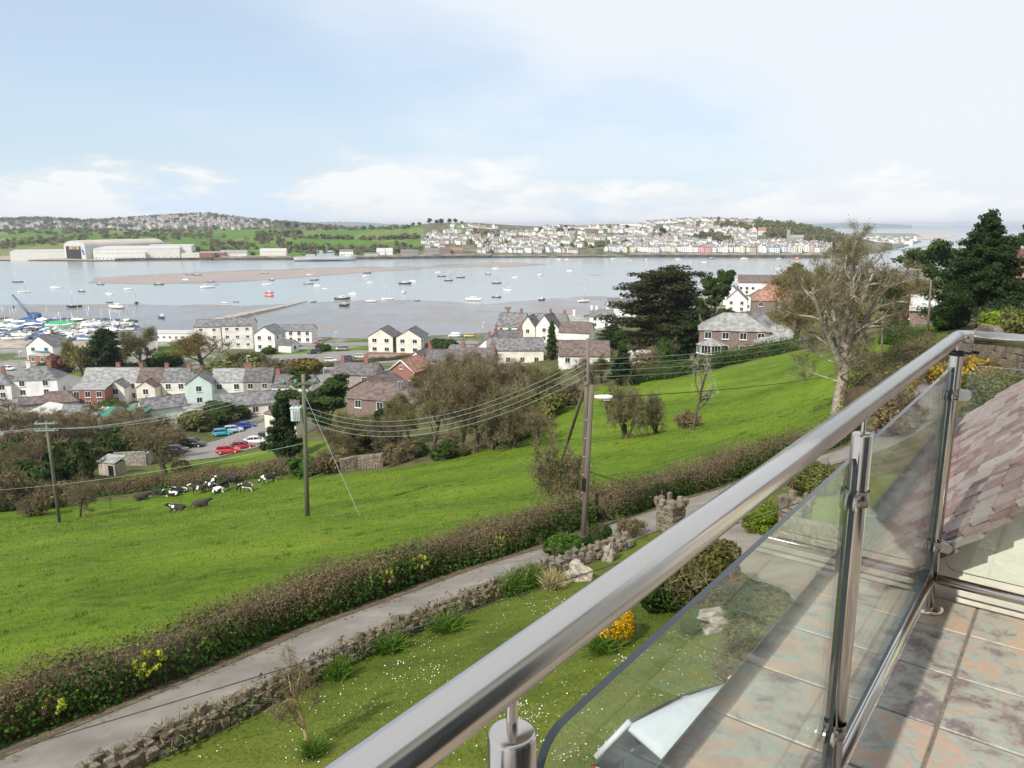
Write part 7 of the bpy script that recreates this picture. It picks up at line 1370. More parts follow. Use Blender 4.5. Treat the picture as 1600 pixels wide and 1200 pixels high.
CM = {k: cowmesh(k) for k in ('standing', 'grazing', 'lying')}; CMM = dict(bw=cowmat('cow_black_white', .60), b=cowmat('cow_black', .80), w=cowmat('cow_white', .50), br=cowmat('cow_brown', .8, b=(.035, .022, .017)))
CV = {}
for i, (px, py, pose, col, yaw, lab) in enumerate([(310, 772, 'standing', 'bw', 178, 'standing black cow with white saddle, leftmost of the standing cows'), (328, 768, 'standing', 'bw', 160, 'black and white cow standing behind the leftmost standing cow'), (335, 763, 'standing', 'w', 95, 'mostly white cow standing in the middle of the herd'), (350, 767, 'standing', 'b', 262, 'black cow standing head on in the herd'), (362, 757, 'standing', 'b', 170, 'black cow standing nearest the field hedge'), (384, 769, 'grazing', 'bw', 172, 'black and white cow grazing, larger of the two grazing on the right'), (420, 755, 'grazing', 'bw', 200, 'black and white cow grazing at the far right of the herd'), (277, 799, 'lying', 'bw', 180, 'black and white cow lying at the front left of the herd'), (315, 792, 'lying', 'br', 20, 'dark brown cow lying flat at the front right of the herd'), (248, 773, 'lying', 'b', 185, 'black cow lying at the left of the herd'), (270, 775, 'lying', 'bw', 185, 'black and white cow lying in the middle left of the herd'), (283, 770, 'lying', 'w', 200, 'white cow lying behind the others at the left'), (342, 770, 'lying', 'w', 10, 'white cow lying behind the standing cows'), (222, 781, 'lying', 'b', 10, 'black cow lying flat at the far left, away from the herd')]):
    p = gp(px, py); key = (pose, col)
    if key not in CV: m_ = CM[pose].copy(); m_.materials.clear(); m_.materials.append(CMM[col]); CV[key] = m_
    tag(mobj('cow', CV[key], None, p, (0, 0, R(yaw)), (.92, .92, .92)), lab, 'cow', 'cows in the field')

# ---------------------------------------------------------------- boats
M['hull'] = mat('hull_paint', (1, 1, 1), 0.35, 0.03, objcol=True); M['mast'] = mat('mast_alloy', (0.5, 0.5, 0.5), 0.4, 0.1, metal=.5); M['deck'] = mat('boat_deck', (0.70, 0.68, 0.63), 0.6, 0.08)
def hullmesh(L_, B, D_):
    rings = []
    for f, w_, kz, sh in ((0, .62, .25, 1.0), (.15, .80, .1, .95), (.4, 1.0, 0, .92), (.65, .86, .03, .98), (.85, .45, .2, 1.1), (1.0, .03, .7, 1.25)):
        x = -L_/2 + L_*f; b = B/2*w_; rings.append([(x, -b, D_*sh), (x, -b*.92, D_*.45), (x, -b*.45, D_*kz*.6), (x, 0, D_*kz*.5-.02), (x, b*.45, D_*kz*.6), (x, b*.92, D_*.45), (x, b, D_*sh), (x, 0, D_*sh*1.02)])
    g = G(); g.loft(rings); return g.mesh('hull', M['hull'])
BM = dict(y=hullmesh(8.2, 2.6, 1.15), m=hullmesh(6.4, 2.3, 1.1), d=hullmesh(4.2, 1.6, .6), c=hullmesh(10.5, 3.4, 1.7))
def cabmesh(L_, W_, Hh, x): g = G(); g.loft([[(a, -w_, z0), (a, -w_*.85, z1), (a, w_*.85, z1), (a, w_, z0)] for a, w_, z0, z1 in ((x-L_/2, W_/2, 0, Hh*.9), (x, W_/2, 0, Hh), (x+L_*.35, W_/2*.9, 0, Hh*.85), (x+L_*.6, W_/2*.7, 0, .12))], 0, False); return g.mesh('cabin', M['deck'])
CBM = dict(y=cabmesh(2.6, 1.6, .55, .5), m=cabmesh(1.8, 1.6, 1.15, .3), c=cabmesh(4.2, 2.5, 1.25, 0))
def wsm(L_, W_, Hh, x): g = G(); g.box((x, 0, Hh*.62), (L_*1.02, W_*.97, Hh*.3)); return g.mesh('cabin_window', M['carglass'])
WSM = dict(y=wsm(1.8, 1.6, .5, .3), m=wsm(1.3, 1.55, 1.15, .25), c=wsm(3.2, 2.35, 1.25, -.1))
g = G(); g.tube([(.7, 0, 0), (.7, 0, 9.4)], [.12, .08], 6); MAST = g.mesh('mast', M['mast']); g = G(); g.tube([(.7, 0, 1.6), (-2.6, 0, 1.5)], .09, 6); BOOM = g.mesh('boom', M['deck'])
g = G(); g.tube([(3.9, 0, .2), (.7, 0, 9.2)], .02, 3); STAY = g.mesh('forestay', M['mast'])
g = G(); g.loft([[(x, -w_, 0), (x, 0, z), (x, w_, 0)] for x, w_, z in ((-3.8, .9, .5), (0, 1.25, 1.2), (3.6, .35, .6))], 0, False); COVER = g.mesh('cover', M['hull'])
BCOL = dict(w=(.82, .82, .8), d=(.05, .055, .065), b=(.05, .10, .25), r=(.50, .06, .05), g=(.10, .2, .16), c=(.68, .62, .5), t=(.30, .25, .2))
CNAME = dict(w='white', d='dark', b='blue', r='red', g='green', c='cream', t='brown'); KNAME = dict(y='sailing yacht', m='motor boat', d='open dinghy', c='motor cruiser')
def boat(p, kind, col, yaw, label, group, sc=1.0, heel=0.0, name=None, ccol=None, mast=True):
    nm = name or dict(y='sailing_yacht', m='motor_boat', d='dinghy', c='motor_cruiser')[kind]
    root = empty(nm, p, yaw, label, 'boat', group); root.rotation_euler = (heel, 0, yaw); root.scale = (sc,)*3; c4 = (*BCOL[col], 1); o = mobj('hull', BM[kind], root); o.color = c4
    dk = {'y': 1.1, 'm': 1.05, 'c': 1.62}.get(kind)
    if ccol: o = mobj('cover', COVER, root, (0, 0, dk or .55), sc=(.95,)*3); o.color = (*BCOL[ccol], 1)
    elif dk: cb = mobj('cabin', CBM[kind], root, (0, 0, dk)); mobj('cabin_window', WSM[kind], cb)
    else: g = None; o = mobj('thwart', THW, root, (0, 0, .42))
    if kind == 'y' and mast: mobj('mast', MAST, root, (0, 0, 1.1)); mobj('boom', BOOM, root, (0, 0, 1.1)); mobj('forestay', STAY, root, (0, 0, 1.1))
    return root
g = G(); g.box((.3, 0, .12), (.3, 1.3, .06)); g.box((-.8, 0, .12), (.3, 1.25, .06)); THW = g.mesh('thwart', M['deck'])
BOATS = '28,441,y,d;38,457,y,w;88,450,y,w;128,456,m,d;157,445,m,b;171,460,m,w;201,452,m,w;171,473,d,b;116,480,y,d;182,482,c,w;213,474,y,d;248,445,y,d;253,497,m,b;297,430,y,d;309,431,y,b;290,438,m,w;330,441,m,b;339,445,d,b;324,450,c,w;351,474,d,w;368,472,d,t;382,438,d,d;414,428,y,d;425,438,m,d;418,445,y,w;421,458,m,r;421,463,m,r;484,430,m,w;491,438,y,b;482,444,y,g;496,447,m,w;508,451,d,w;535,468,c,d;538,478,m,d;551,460,m,w;490,472,d,t;572,432,m,w;574,427,y,d;580,442,m,w;580,472,m,w;606,468,y,w;633,444,c,d;631,458,m,w;645,440,y,w;652,470,d,t;685,426,m,w;690,432,y,d;701,439,y,d;720,434,y,d;740,470,c,w;763,429,m,b;775,420,y,w;776,443,y,d;776,465,m,d;793,454,y,w;793,481,d,t;805,434,m,w;845,430,m,w;890,424,m,w;925,430,d,r;932,430,d,r;847,469,m,d;912,472,y,w;874,405.5,m,w;886,406,m,w;958,405,m,w;1010,406,m,w;1060,405.5,y,w;1078,421,y,d;1111,405,c,g;1132,428,y,b;1163,405,c,w;1217,404.5,y,w;1216,421,y,w;1245,405,c,r;1155,438,y,w;1205,434,y,b;1100,410,m,w;985,407,d,w'
L_ = sorted((tuple(s.split(',')) for s in BOATS.split(';')), key=lambda k: float(k[0])); cc_ = {}; 
tot_ = {}
for px, py, kd, col in L_: tot_[(kd, col)] = tot_.get((kd, col), 0)+1
for px, py, kd, col in L_:
    px, py = float(px), float(py); p = atz(px, py, 0.05); cc_[(kd, col)] = cc_.get((kd, col), 0)+1; n_ = cc_[(kd, col)]
    lab = f'{CNAME[col]} {KNAME[kd]} ' + ('moored on the estuary' + (', the only one of its kind' if False else '')) if tot_[(kd, col)] == 1 else f'{ordinal(n_)} {CNAME[col]} {KNAME[kd]} from the left moored on the estuary'
    p.z = -.25 if py < 470 else .05
    boat(p, kd, col, R(rng.gauss(10, 24) + (180 if rng.random() < .4 else 0)), lab, 'boats moored on the estuary', 1.0, rng.gauss(0, .04))
# boatyard: laid-up boats
YARD = 'boats laid up ashore in the boatyard'; yc = 0; occ = []; YB = []; YO = []
for k in range(900):
    px = rng.uniform(-20, 214); py = rng.uniform(503, 533); 
    if px > 185 and py > 520 or (95 < px < 135 and 507 < py < 514): continue
    p = gp(px, py)
    if any((p-o).length < 4.0 for o in occ) or p.z < 2: continue
    occ.append(p); kd = rng.choice('yyymmmmd'); col = rng.choice('wwwwwwwwwbbdcg'); cov = rng.choice([None, None, None, None, 'b', 'w', 'g', 'b', 'd']) if kd in 'ym' else None
    lab = f'{CNAME[col]} {KNAME[kd]}' + (f' under a {CNAME[cov]} cover' if cov else '');     YB.append((lab, px)); YO.append(boat(p + Vector((0, 0, .35)), kd, col, rng.uniform(0, 6.28), lab, YARD, rng.uniform(.7, .95), 0, None, cov, rng.random() < .45)); yc += 1
seen_ = {}
for i in sorted(range(len(YB)), key=lambda k: YB[k][1]):
    n_ = seen_[YB[i][0]] = seen_.get(YB[i][0], 0)+1; tot = sum(b[0] == YB[i][0] for b in YB)
    YO[i]['label'] = (f'{YB[i][0]} laid up in the boatyard' if tot == 1 else f'{ordinal(n_)} {YB[i][0]} from the left in the boatyard')
boat(gp(97, 516) + Vector((0, 0, .9)), 'c', 'w', R(15), 'large boat under a bright green cover in the boatyard', YARD, 1.1, 0, None, 'g'); BCOL['gg'] = (.02, .35, .12); bpy.context.view_layer.update()
for o in S.objects:
    if o.name.startswith('cover') and o.parent and 'bright green' in o.parent.get('label', ''): o.color = (.02, .36, .12, 1); o.scale = (1.5, 1.5, 1.6); o.location.z = 1.2
# the blue crane
M['craneblue'] = mat('crane_blue', (0.05, 0.12, 0.30), 0.5, 0.15, 1)
cb_ = gp(53, 500); cr_ = empty('mobile_crane', cb_, 0, 'blue lattice boom crane at the edge of the boatyard', 'crane')
g = G(); g.box((0, 0, .7), (5.0, 3.0, 1.0)); g.build('tracks', M['black'], cr_); g = G(); g.loft([[(x, -1.4, 1.25), (x, -1.4, z), (x, 1.4, z), (x, 1.4, 1.25)] for x, z in ((-1.6, 2.6), (-.6, 3.6), (1.0, 3.8), (3.0, 3.0))], 0, False); g.build('house', M['craneblue'], cr_); g = G(); g.box((-1.3, -.8, 2.9), (1.2, 1.0, 1.4)); g.build('cab', M['carglass'], cr_)
tip = topof(cb_, 19, 460) - cb_; ft = Vector((-1.2, 0, 1.8)); dv = (tip-ft); sd_ = Vector((0, .45, 0)); up2 = dv.cross(sd_).normalized()*.45; g = G()
for a in (-1, 1):
    for b in (-1, 1): g.tube([ft + sd_*a*.4 + up2*b*.4, ft + dv*.5 + sd_*a + up2*b, tip + sd_*a*.3 + up2*b*.3], .075, 4)
for k in range(14):
    f = k/14; p_ = ft + dv*f; q_ = ft + dv*(f+1/14); s_ = 1 if k % 2 else -1; g.tube([p_ + sd_*s_*.8 + up2*.8, q_ - sd_*s_*.8 + up2*.8], .04, 3); g.tube([p_ + sd_*s_*.8 - up2*.8, q_ - sd_*s_*.8 - up2*.8], .04, 3)
g.build('lattice_boom', M['craneblue'], cr_); g = G(); g.tube([tip, Vector((1.2, 0, 3.7))], .03, 3); g.build('boom_cable', M['cable'], cr_)
g = G(); g.tube([tip, tip - Vector((0, 0, 5.5))], .03, 3); g.build('hoist_cable', M['cable'], cr_); g = G(); g.box(tuple(tip - Vector((0, 0, 6))), (.5, .4, .9)); g.build('hook_block', M['black'], cr_)
# stone causeway across the mud
P = [atz(a, b, .4) for a, b in ((318, 508), (380, 492), (440, 479), (478, 470))]; cs = empty('causeway', P[0], 0, 'long stone causeway running out over the mud into the estuary', 'causeway'); rings = []
for i, p in enumerate(P):
    t_ = (P[min(i+1, 3)]-P[max(i-1, 0)]).normalized(); nn = Vector((t_.y, -t_.x, 0)); w_ = (4.2, 3.4, 2.6, 1.2)[i]; zt = (1.2, .8, .35, -.1)[i]; rings.append([tuple(p + nn*a*w_ + Vector((0, 0, b)) - P[0]) for a, b in ((-1.25, -1.2), (-1, zt), (1, zt), (1.25, -1.2))])
g = G(); g.loft(rings, 0, False); g.build('masonry', mat('causeway_stone', (0.34, 0.30, 0.24), 0.9, 0.25, .3, .4, 3), cs)
# ---------------------------------------------------------------- the town across the water
M['fwall'] = mat('far_wall', (1, 1, 1), 0.85, 0.04, 0.3, objcol=True)
M['froof'] = mat('far_roof', (0.20, 0.19, 0.19), 0.8, 0.15, 0.3, obj=0.35); M['froofr'] = mat('far_red_roof', (0.21, 0.155, 0.135), 0.8, 0.15, 0.3, obj=0.3)
def farhouse(w, d, h, rise, cols, rows, red=False, gable=False, ch=True, dormer=False):
    g = G(); x, y = w/2, d/2
    if gable: V = [(-x, -y, -3), (x, -y, -3), (x, y, -3), (-x, y, -3), (-x, -y, h), (x, -y, h), (x, y, h), (-x, y, h), (0, -y, h+rise), (0, y, h+rise)]; g.add(V, [(0, 1, 5, 8, 4), (1, 2, 6, 5), (2, 3, 7, 9, 6), (3, 0, 4, 7)], 0); g.add([(-x-.3, -y-.3, h-.2), (0, -y-.3, h+rise+.1), (0, y+.3, h+rise+.1), (-x-.3, y+.3, h-.2), (x+.3, -y-.3, h-.2), (x+.3, y+.3, h-.2)], [(0, 1, 2, 3), (1, 4, 5, 2)], 1)
    else: V = [(-x, -y, -3), (x, -y, -3), (x, y, -3), (-x, y, -3), (-x, -y, h), (x, -y, h), (x, y, h), (-x, y, h), (-x, 0, h+rise), (x, 0, h+rise)]; g.add(V, [(0, 1, 5, 4), (1, 2, 6, 9, 5), (2, 3, 7, 6), (3, 0, 4, 8, 7)], 0); g.add([(-x-.15, -y-.35, h-.2), (x+.15, -y-.35, h-.2), (x+.15, 0, h+rise+.1), (-x-.15, 0, h+rise+.1), (x+.15, y+.35, h-.2), (-x-.15, y+.35, h-.2)], [(0, 1, 2, 3), (3, 2, 4, 5)], 1)
    for r_ in range(rows):
        for c in range(cols): g.box((-x + w*(c+.5)/cols, -y-.02, h*(r_+.55)/rows), (1.0, .1, 1.35), 2)
    if ch: g.box((x-.6, 0, h+rise+.3), (.9, .9, 2.0), 0); 
    if dormer: g.box((0, -y*.55, h+rise*.5), (1.6, 1.6, 1.5), 0)
    return g.mesh('far_house', [M['fwall'], M['froofr'] if red else M['froof'], M['carglass']])
FH = [farhouse(7, 8, 5.4, 3.0, 2, 2), farhouse(6, 8, 5.6, 3.0, 2, 2, True), farhouse(8, 8, 5.2, 2.8, 3, 2), farhouse(7, 9, 5.0, 3.4, 2, 2, gable=True), farhouse(10, 8, 3.2, 2.6, 3, 1, True), farhouse(6.5, 8, 8.0, 2.6, 2, 3), farhouse(7.5, 9, 8.0, 3.0, 3, 3, dormer=True), farhouse(6.5, 9, 7.6, 3.2, 2, 3, gable=True)]
COLS = [((.82, .82, .80), 'white')]*9 + [((.76, .68, .53), 'cream')]*2 + [((.62, .62, .60), 'pale grey')] + [((.66, .72, .78), 'pale blue')] + [((.55, .42, .33), 'tan')]
ROWS = [('the right quayside terrace across the water', 984, 392.6, 1290, 393.6, 34, (5, 6, 7)), ('the second terrace behind the right quay', 990, 385, 1288, 387.5, 24, (0, 1, 5, 3)), ('the cream terrace left of centre', 962, 374.5, 1018, 373.5, 8, (0, 2)), ('the diagonal hillside terrace', 1112, 364, 1148, 377, 8, (0, 3)), ('the long middle terrace', 1036, 355.5, 1118, 363, 15, (0, 1, 2, 4)), ('the top terrace left of the hilltop', 1010, 350.5, 1092, 345, 14, (4, 2, 1)), ('the top terrace right of the hilltop', 1096, 345.0, 1182, 347.5, 15, (4, 2, 1)), ('the terrace below the long middle one', 1022, 366, 1088, 368, 11, (0, 1, 3)), ('the third terrace above the quay', 1022, 376, 1090, 380, 11, (0, 1, 3)), ('the third terrace left of the church', 1150, 381, 1226, 381, 10, (0, 3, 1)), ('the terrace under the church', 1244, 383, 1300, 387, 7, (0, 2, 1)),
 ('the western waterfront row', 746, 394.6, 846, 394.6, 14, (0, 2, 5)), ('the second western waterfront row', 746, 388, 858, 388.5, 13, (0, 1, 3)), ('the terrace by the green field', 658, 381, 716, 380, 8, (0, 2)), ('the upper terrace by the green field', 666, 371, 752, 374.5, 12, (0, 3, 1)), ('the middle western terrace', 757, 377, 818, 379, 9, (0, 3)), ('the long western terrace', 822, 377, 890, 380, 10, (0, 2, 1)), ('the villas under the western trees', 703, 353.5, 778, 358, 8, (4, 1)), ('the upper western terrace', 786, 366, 846, 369.5, 8, (0, 3, 1)), ('the skyline row of the saddle', 850, 357, 955, 357.5, 15, (4, 1, 2)), ('the row below the saddle', 846, 364, 900, 370, 7, (0, 3)), ('the short terrace left of the cream terrace', 902, 372, 944, 375, 6, (0, 1)), ('the low waterfront row in the middle', 855, 393.5, 902, 394.5, 6, (0, 2)), ('the waterfront row left of the quay', 944, 392, 980, 393.5, 6, (5, 3))]
GRP = 'houses of the town across the water'; hcnt = 0
for rn, x0, y0, x1, y1, n, kinds in ROWS:
    for k in range(n):
        f = (k+.5)/n; px = x0 + (x1-x0)*f + rng.uniform(-.8, .8); py = y0 + (y1-y0)*f + rng.uniform(-.7, .7); p, t_ = gf(px, py); col, cn = rng.choice(COLS); kd = rng.choice(kinds)
        if 'right quayside' in rn and 12 <= k <= 13: col, cn = (.78, .36, .38), 'pink'
        sc = (x1-x0)*t_/FP/n/7.4; sc = min(max(sc, .85), 1.25); o = mobj('far_house', FH[kd], None, p - Vector((0, 0, .3)), (0, 0, R(rng.gauss(0, 10 if 'quay' in rn or 'terrace' in rn else 28)) - math.atan2(p.x, p.y)), (sc, sc, rng.uniform(.9, 1.08))); o.color = (*col, 1); hcnt += 1
        tag(o, f'{cn} house, {ordinal(k+1)} from the left in {rn}', 'house', GRP)
# the many smaller houses between them, and those of the hill town on the ridge behind (past picking apart)
def mass(name, label, n, place, size):
    g = G(); gr_ = G(); q = random.Random(n)
    for _ in range(n):
        r_ = place(q)
        if r_ is None: continue
        p, yaw = r_; w, d, h_ = size*q.uniform(.8, 1.5), size*q.uniform(.8, 1.1), size*q.uniform(.5, .8); cs, sn = math.cos(yaw), math.sin(yaw); mi = q.choice((0, 0, 0, 0, 1))
        V = [(-w/2, -d/2, -3), (w/2, -d/2, -3), (w/2, d/2, -3), (-w/2, d/2, -3), (-w/2, -d/2, h_), (w/2, -d/2, h_), (w/2, d/2, h_), (-w/2, d/2, h_), (-w/2, 0, h_*1.6), (w/2, 0, h_*1.6)]; V = [(p.x+a*cs-b*sn, p.y+a*sn+b*cs, p.z+c) for a, b, c in V]
        g.add(V, [(0, 1, 5, 4), (1, 2, 6, 9, 5), (2, 3, 7, 6), (3, 0, 4, 8, 7)], mi); g.add(V, [(4, 5, 9, 8), (8, 9, 6, 7)], q.choice((2, 2, 2, 3)))
    return tag(g.build(name, [mat(name+'_white', (.72, .71, .68) if 'ridge' not in name else (.46, .45, .43), .85, .05), mat(name+'_cream', (.58, .5, .40), .85, .1), mat(name+'_slate', (.21, .20, .20), .8, .2, .05), mat(name+'_red', (.22, .155, .13), .8, .2, .05)]), label, 'houses', kind='stuff')
def plc_town(q):
    px = q.choice((q.uniform(665, 1290), q.uniform(960, 1180))); top = np.interp(px, [660, 700, 780, 860, 960, 1040, 1100, 1180, 1230, 1290], [372, 360, 362, 358, 355, 352, 347, 349, 378, 384]); py = q.uniform(top, 391)
    if (1090 < px < 1145 and 366 < py < 378) or (1185 < px < 1290 and py < 379) or (1020 < px < 1040 and 355 < py < 372): return None
    p, _ = gf(px, py); return p, q.gauss(0, .4) - math.atan2(p.x, p.y)
mass('far_town_houses', 'crowd of small houses filling the far hillside between the terraces', 420, plc_town, 7.0)
def plc_ridge(q):
    px = q.choice((q.uniform(-100, 420), q.uniform(180, 400))); t = q.uniform(2350, 2990)
    if px < 170: t = q.uniform(2300, 2700)
    z = float(hz_b(np.array(px), np.array(t))); p = Vector(col_xyz(px, t, z)); return p, q.gauss(0, .5)
mass('ridge_town_houses', 'scatter of pale houses of the hill town on the ridge behind the shipyard', 400, plc_ridge, 9.0)
def plc_point(q):
    px = q.uniform(1318, 1432); py = q.uniform(371, 382); p = atz(px, py, 3.0); return p, q.gauss(0, .5)
g = G(); V = [atz(a, b, 1.6) for a, b in ((1300, 386), (1318, 370.5), (1425, 372), (1440, 377), (1400, 388))]; g.add([tuple(v) for v in V] + [(v.x, v.y, -1) for v in V], [(4, 3, 2, 1, 0)] + [(i, (i+1) % 5, 5+(i+1) % 5, 5+i) for i in range(5)]); tag(g.build('terrain_point', MD), kind='structure')
mass('point_houses', 'scatter of white houses on the low point behind the big bare tree', 110, plc_point, 9.0)
# church with square tower, orange gabled hotel, big white block
p, t_ = gf(1240, 377); ch_ = empty('church', p, -math.atan2(p.x, p.y), 'grey church with square tower below the wooded hill across the water', 'church'); g = G(); g.box((-9, 0, 8), (5.5, 5.5, 22)); g.build('tower', M['stone'], ch_)
for sx in (-1, 1):
    for sy in (-1, 1): g = G(); g.box((-9+sx*2.3, sy*2.3, 20), (1, 1, 2.2), 0, 0, .4); g.build('pinnacle', M['stone'], ch_)
volume(ch_, (5, 0, 0), 22, 9, 6, 4.5, 0, 'gable', 'stone', 'slate_l', {'f': (4, 1)}, ws=(1.6, 3.0), base=4)
p, t_ = gf(1184, 367); h = empty('hotel', p, -math.atan2(p.x, p.y), 'tall cream building with orange gabled roofs on the far hill', 'building'); volume(h, (-7, 0, 0), 11, 10, 9, 5, Y9, 'gable', 'cream', 'tile_r', {'l': (3, 3)}, base=5); volume(h, (7, 0, 0), 14, 10, 8, 5, 0, 'gable', 'cream', 'tile_r', {'f': (4, 3)}, base=5)
p, t_ = gf(1160, 367); h = empty('villa', p, -math.atan2(p.x, p.y), 'pale grey villa left of the orange roofed building on the far hill', 'house'); volume(h, (0, 0, 0), 12, 10, 9, 4, Y9, 'gable', 'pale', 'slate', {'l': (3, 3)}, base=5)
p, t_ = gf(984, 357); h = empty('apartment_block', p, -math.atan2(p.x, p.y), 'large flat roofed white block on the far skyline', 'building'); volume(h, (0, 0, 0), 40, 12, 9, .5, 0, 'flat', 'white', 'concrete', {'f': (10, 2)}, ws=(2, 1.6), base=5)
# quay walls
M['quay'] = mat('quay_wall', (0.24, 0.215, 0.19), 0.9, 0.35, 0.12, 0.3, .5); M['quayd'] = mat('weedy_quay_wall', (0.075, 0.065, 0.055), 0.9, 0.4, 0.1)
def quay(px, zt, label, m='quay', back=6):
    P = []
    for a in px:
        sy, s_t, _, _ = (float(k) for k in far_profile(np.array(float(a)))); y = (s_t-6 - H*ST)/CT; P.append(Vector(((a-800)/FP*(s_t-6), y, 0)))
    root = empty('quay_wall', P[0], 0, label, 'wall'); g = G(); g.loft([[tuple(p - P[0] + Vector((0, a, b))) for a, b in ((-.6, -2), (0, zt), (back, zt), (back, -2))] for p in P], 0, False); g.build('masonry', M[m], root); g = G(); g.loft([[tuple(p - P[0] + Vector((0, a, b))) for a, b in ((-.9, -2), (-.35, zt*.6), (.2, zt*.6), (.2, -2))] for p in P], 0, False); g.build('weed_line', M['quayd'], root); return root
quay([984, 1040, 1100, 1160, 1220, 1290], 7.2, 'long stone quay wall in front of the right terrace across the water'); quay([642, 690, 730, 768], 6.5, 'dark quay wall below the red sheds across the water'); quay([770, 810, 856], 4.2, 'low dark quay wall below the western waterfront'); quay([870, 920, 960], 4.5, 'old stone quay wall with gaps in the middle of the far shore'); quay([556, 600, 640], 5.5, 'dark quay wall right of the grey warship'); quay([345, 400, 455], 5.5, 'dark quay wall left of the grey warship'); quay([180, 240, 330], 3.5, 'row of timber piles and quay in front of the shipyard', 'quayd')
# shipyard
def shed(px, py, w, d, h_, rise, label, yaw=0.0, roof='gable', wall='white', rm='roofsheet', win=None, name='shed', t=None, doors=()):
    p, t_ = gf(px, py); root = empty(name, p, -math.atan2(p.x, p.y)*.6 + yaw, label, 'building'); volume(root, (0, d/2, 0), w, d, h_, rise, 0, roof, wall, rm, win, base=4); return root
sh = shed(118, 404.5, 44, 130, 19, 9, 'huge white shipbuilding hall with dark open door and arched roof', -.75, 'flat', 'white', 'roofsheet', name='shipbuilding_hall')
for o in list(sh.children): bpy.data.objects.remove(o)
ring = lambda y: [(-22, y, -4), (-22, y, 18)] + [(22*math.cos(R(a))*-1, y, 18+7*math.sin(R(a))) for a in range(20, 161, 20)] + [(22, y, 18), (22, y, -4)]
g = G(); g.loft([ring(0), ring(130)], 0, False); g.build('hall', mat('hall_cladding', (0.50, 0.50, 0.49), .6, .06, .1), sh)
g = G(); g.loft([[(x, -.6, z) for x, _, z in ring(0)[1:-1]], [(x*1.02, 130, z+.6) for x, _, z in ring(0)[1:-1]]], 0, True, False, False); g.build('arched_roof', mat('hall_roof', (0.46, 0.41, 0.34), .7, .1, .05), sh)
g = G(); g.box((-2, -.3, 8.4), (30, .6, 17)); dr_ = g.build('door_shade_panel', M['black'], sh)  # black slab on the closed front paints the shade inside the open door
am = mat('sign_amber', (.55, .36, .17), .7, .2, .3)  # made-up amber bars stand in for the illegible sign lettering over the door
for x_ in (-9, -6.6, -4.2, -1.2, .8, 2.8, 5.6, 7.2, 8.8, 10.4): g = G(); g.box((x_, -.75, 14.4), (.9 if int(x_*10) % 3 else 1.5, .3, 3.4)); g.build('sign_bar', am, sh)
g = G(); g.box((.8, -.72, 16.2), (22, .3, .6)); g.build('sign_top_bar', am, sh)
g = G(); g.prism([(15.6, 9.2), (20.4, 9.2), (16.0, 13.8)], .0, .12); g.prism([(16.0, 7.6), (20.6, 7.6), (19.2, 5.8), (17.4, 5.8)], .0, .12); g.v = [np.column_stack((v[:, 0], -.75 - v[:, 2], v[:, 1])) for v in g.v]; g.build('blue_emblem', mat('emblem_blue', (.04, .10, .42), .5), sh)
shed(215, 404, 110, 40, 13, 4, 'long white fabrication shed right of the shipbuilding hall', .02, 'gable', 'pale', 'roofsheet', {'f': (14, 1)}, 'fabrication_shed'); shed(265, 402, 60, 40, 15, 2, 'glazed upper shed at the right end of the shipyard', 0, 'flat', 'pale', 'roofsheet', None, 'fabrication_shed'); shed(62, 405, 70, 30, 10, 2, 'long low white shed left of the shipbuilding hall', 0, 'flat', 'pale', 'roofsheet', None, 'store_shed'); shed(190, 405.5, 60, 20, 8, 2, 'low white office range in front of the shipyard', 0, 'flat', 'white', 'roofsheet', {'f': (12, 1)}, 'office'); shed(332, 404.5, 34, 14, 8, 1, 'dark red brick shed right of the shipyard', 0, 'flat', 'brick', 'concrete', None, 'brick_shed'); shed(300, 404.5, 28, 14, 6, 1.5, 'grey flat shed on the wharf', 0, 'flat', 'pale', 'roofsheet', None, 'wharf_shed')
shed(365, 402, 36, 16, 6, 4, 'grey roofed store right of the brick shed across the water', 0, 'gable', 'pale', 'slate_l', None, 'store_shed'); shed(427, 403, 36, 20, 9, 4, 'cream curved roof shed left of the grey warship', 0, 'gable', 'cream', 'roofsheet', None, 'store_shed'); shed(541, 402, 19, 10, 8, 3, 'white wharf house behind the grey warship', 0, 'gable', 'white', 'slate', {'f': (4, 2)}, 'wharf_house'); shed(595, 402, 12, 16, 8, 5, 'left of the twin white domed sheds on the far quay', 0, 'gable', 'white', 'roofsheet', None, 'domed_shed'); shed(607, 402, 12, 16, 8, 5, 'right of the twin white domed sheds on the far quay', 0, 'gable', 'white', 'roofsheet', None, 'domed_shed'); shed(580, 403, 20, 10, 5, 2, 'long low pale shed left of the twin domed sheds', 0, 'gable', 'cream', 'slate', None, 'wharf_shed'); shed(640, 401, 26, 12, 6, 4, 'grey roofed old shed at the foot of the green field', 0, 'gable', 'stone', 'slate', None, 'old_shed'); shed(678, 401, 26, 12, 8, 4, 'stone warehouse left of the red doored boat shed', 0, 'gable', 'stone', 'slate', None, 'warehouse'); shed(695, 402, 16, 14, 10, 4, 'red brick boat shed with dark doorway on the far quay', 0, 'gable', 'brickl', 'tile_b', {'f': (1, 1)}, 'boat_shed'); shed(714, 400, 18, 12, 8, 4, 'red roofed shed right of the brick boat shed', 0, 'gable', 'brickl', 'tile_r', None, 'red_roofed_shed')
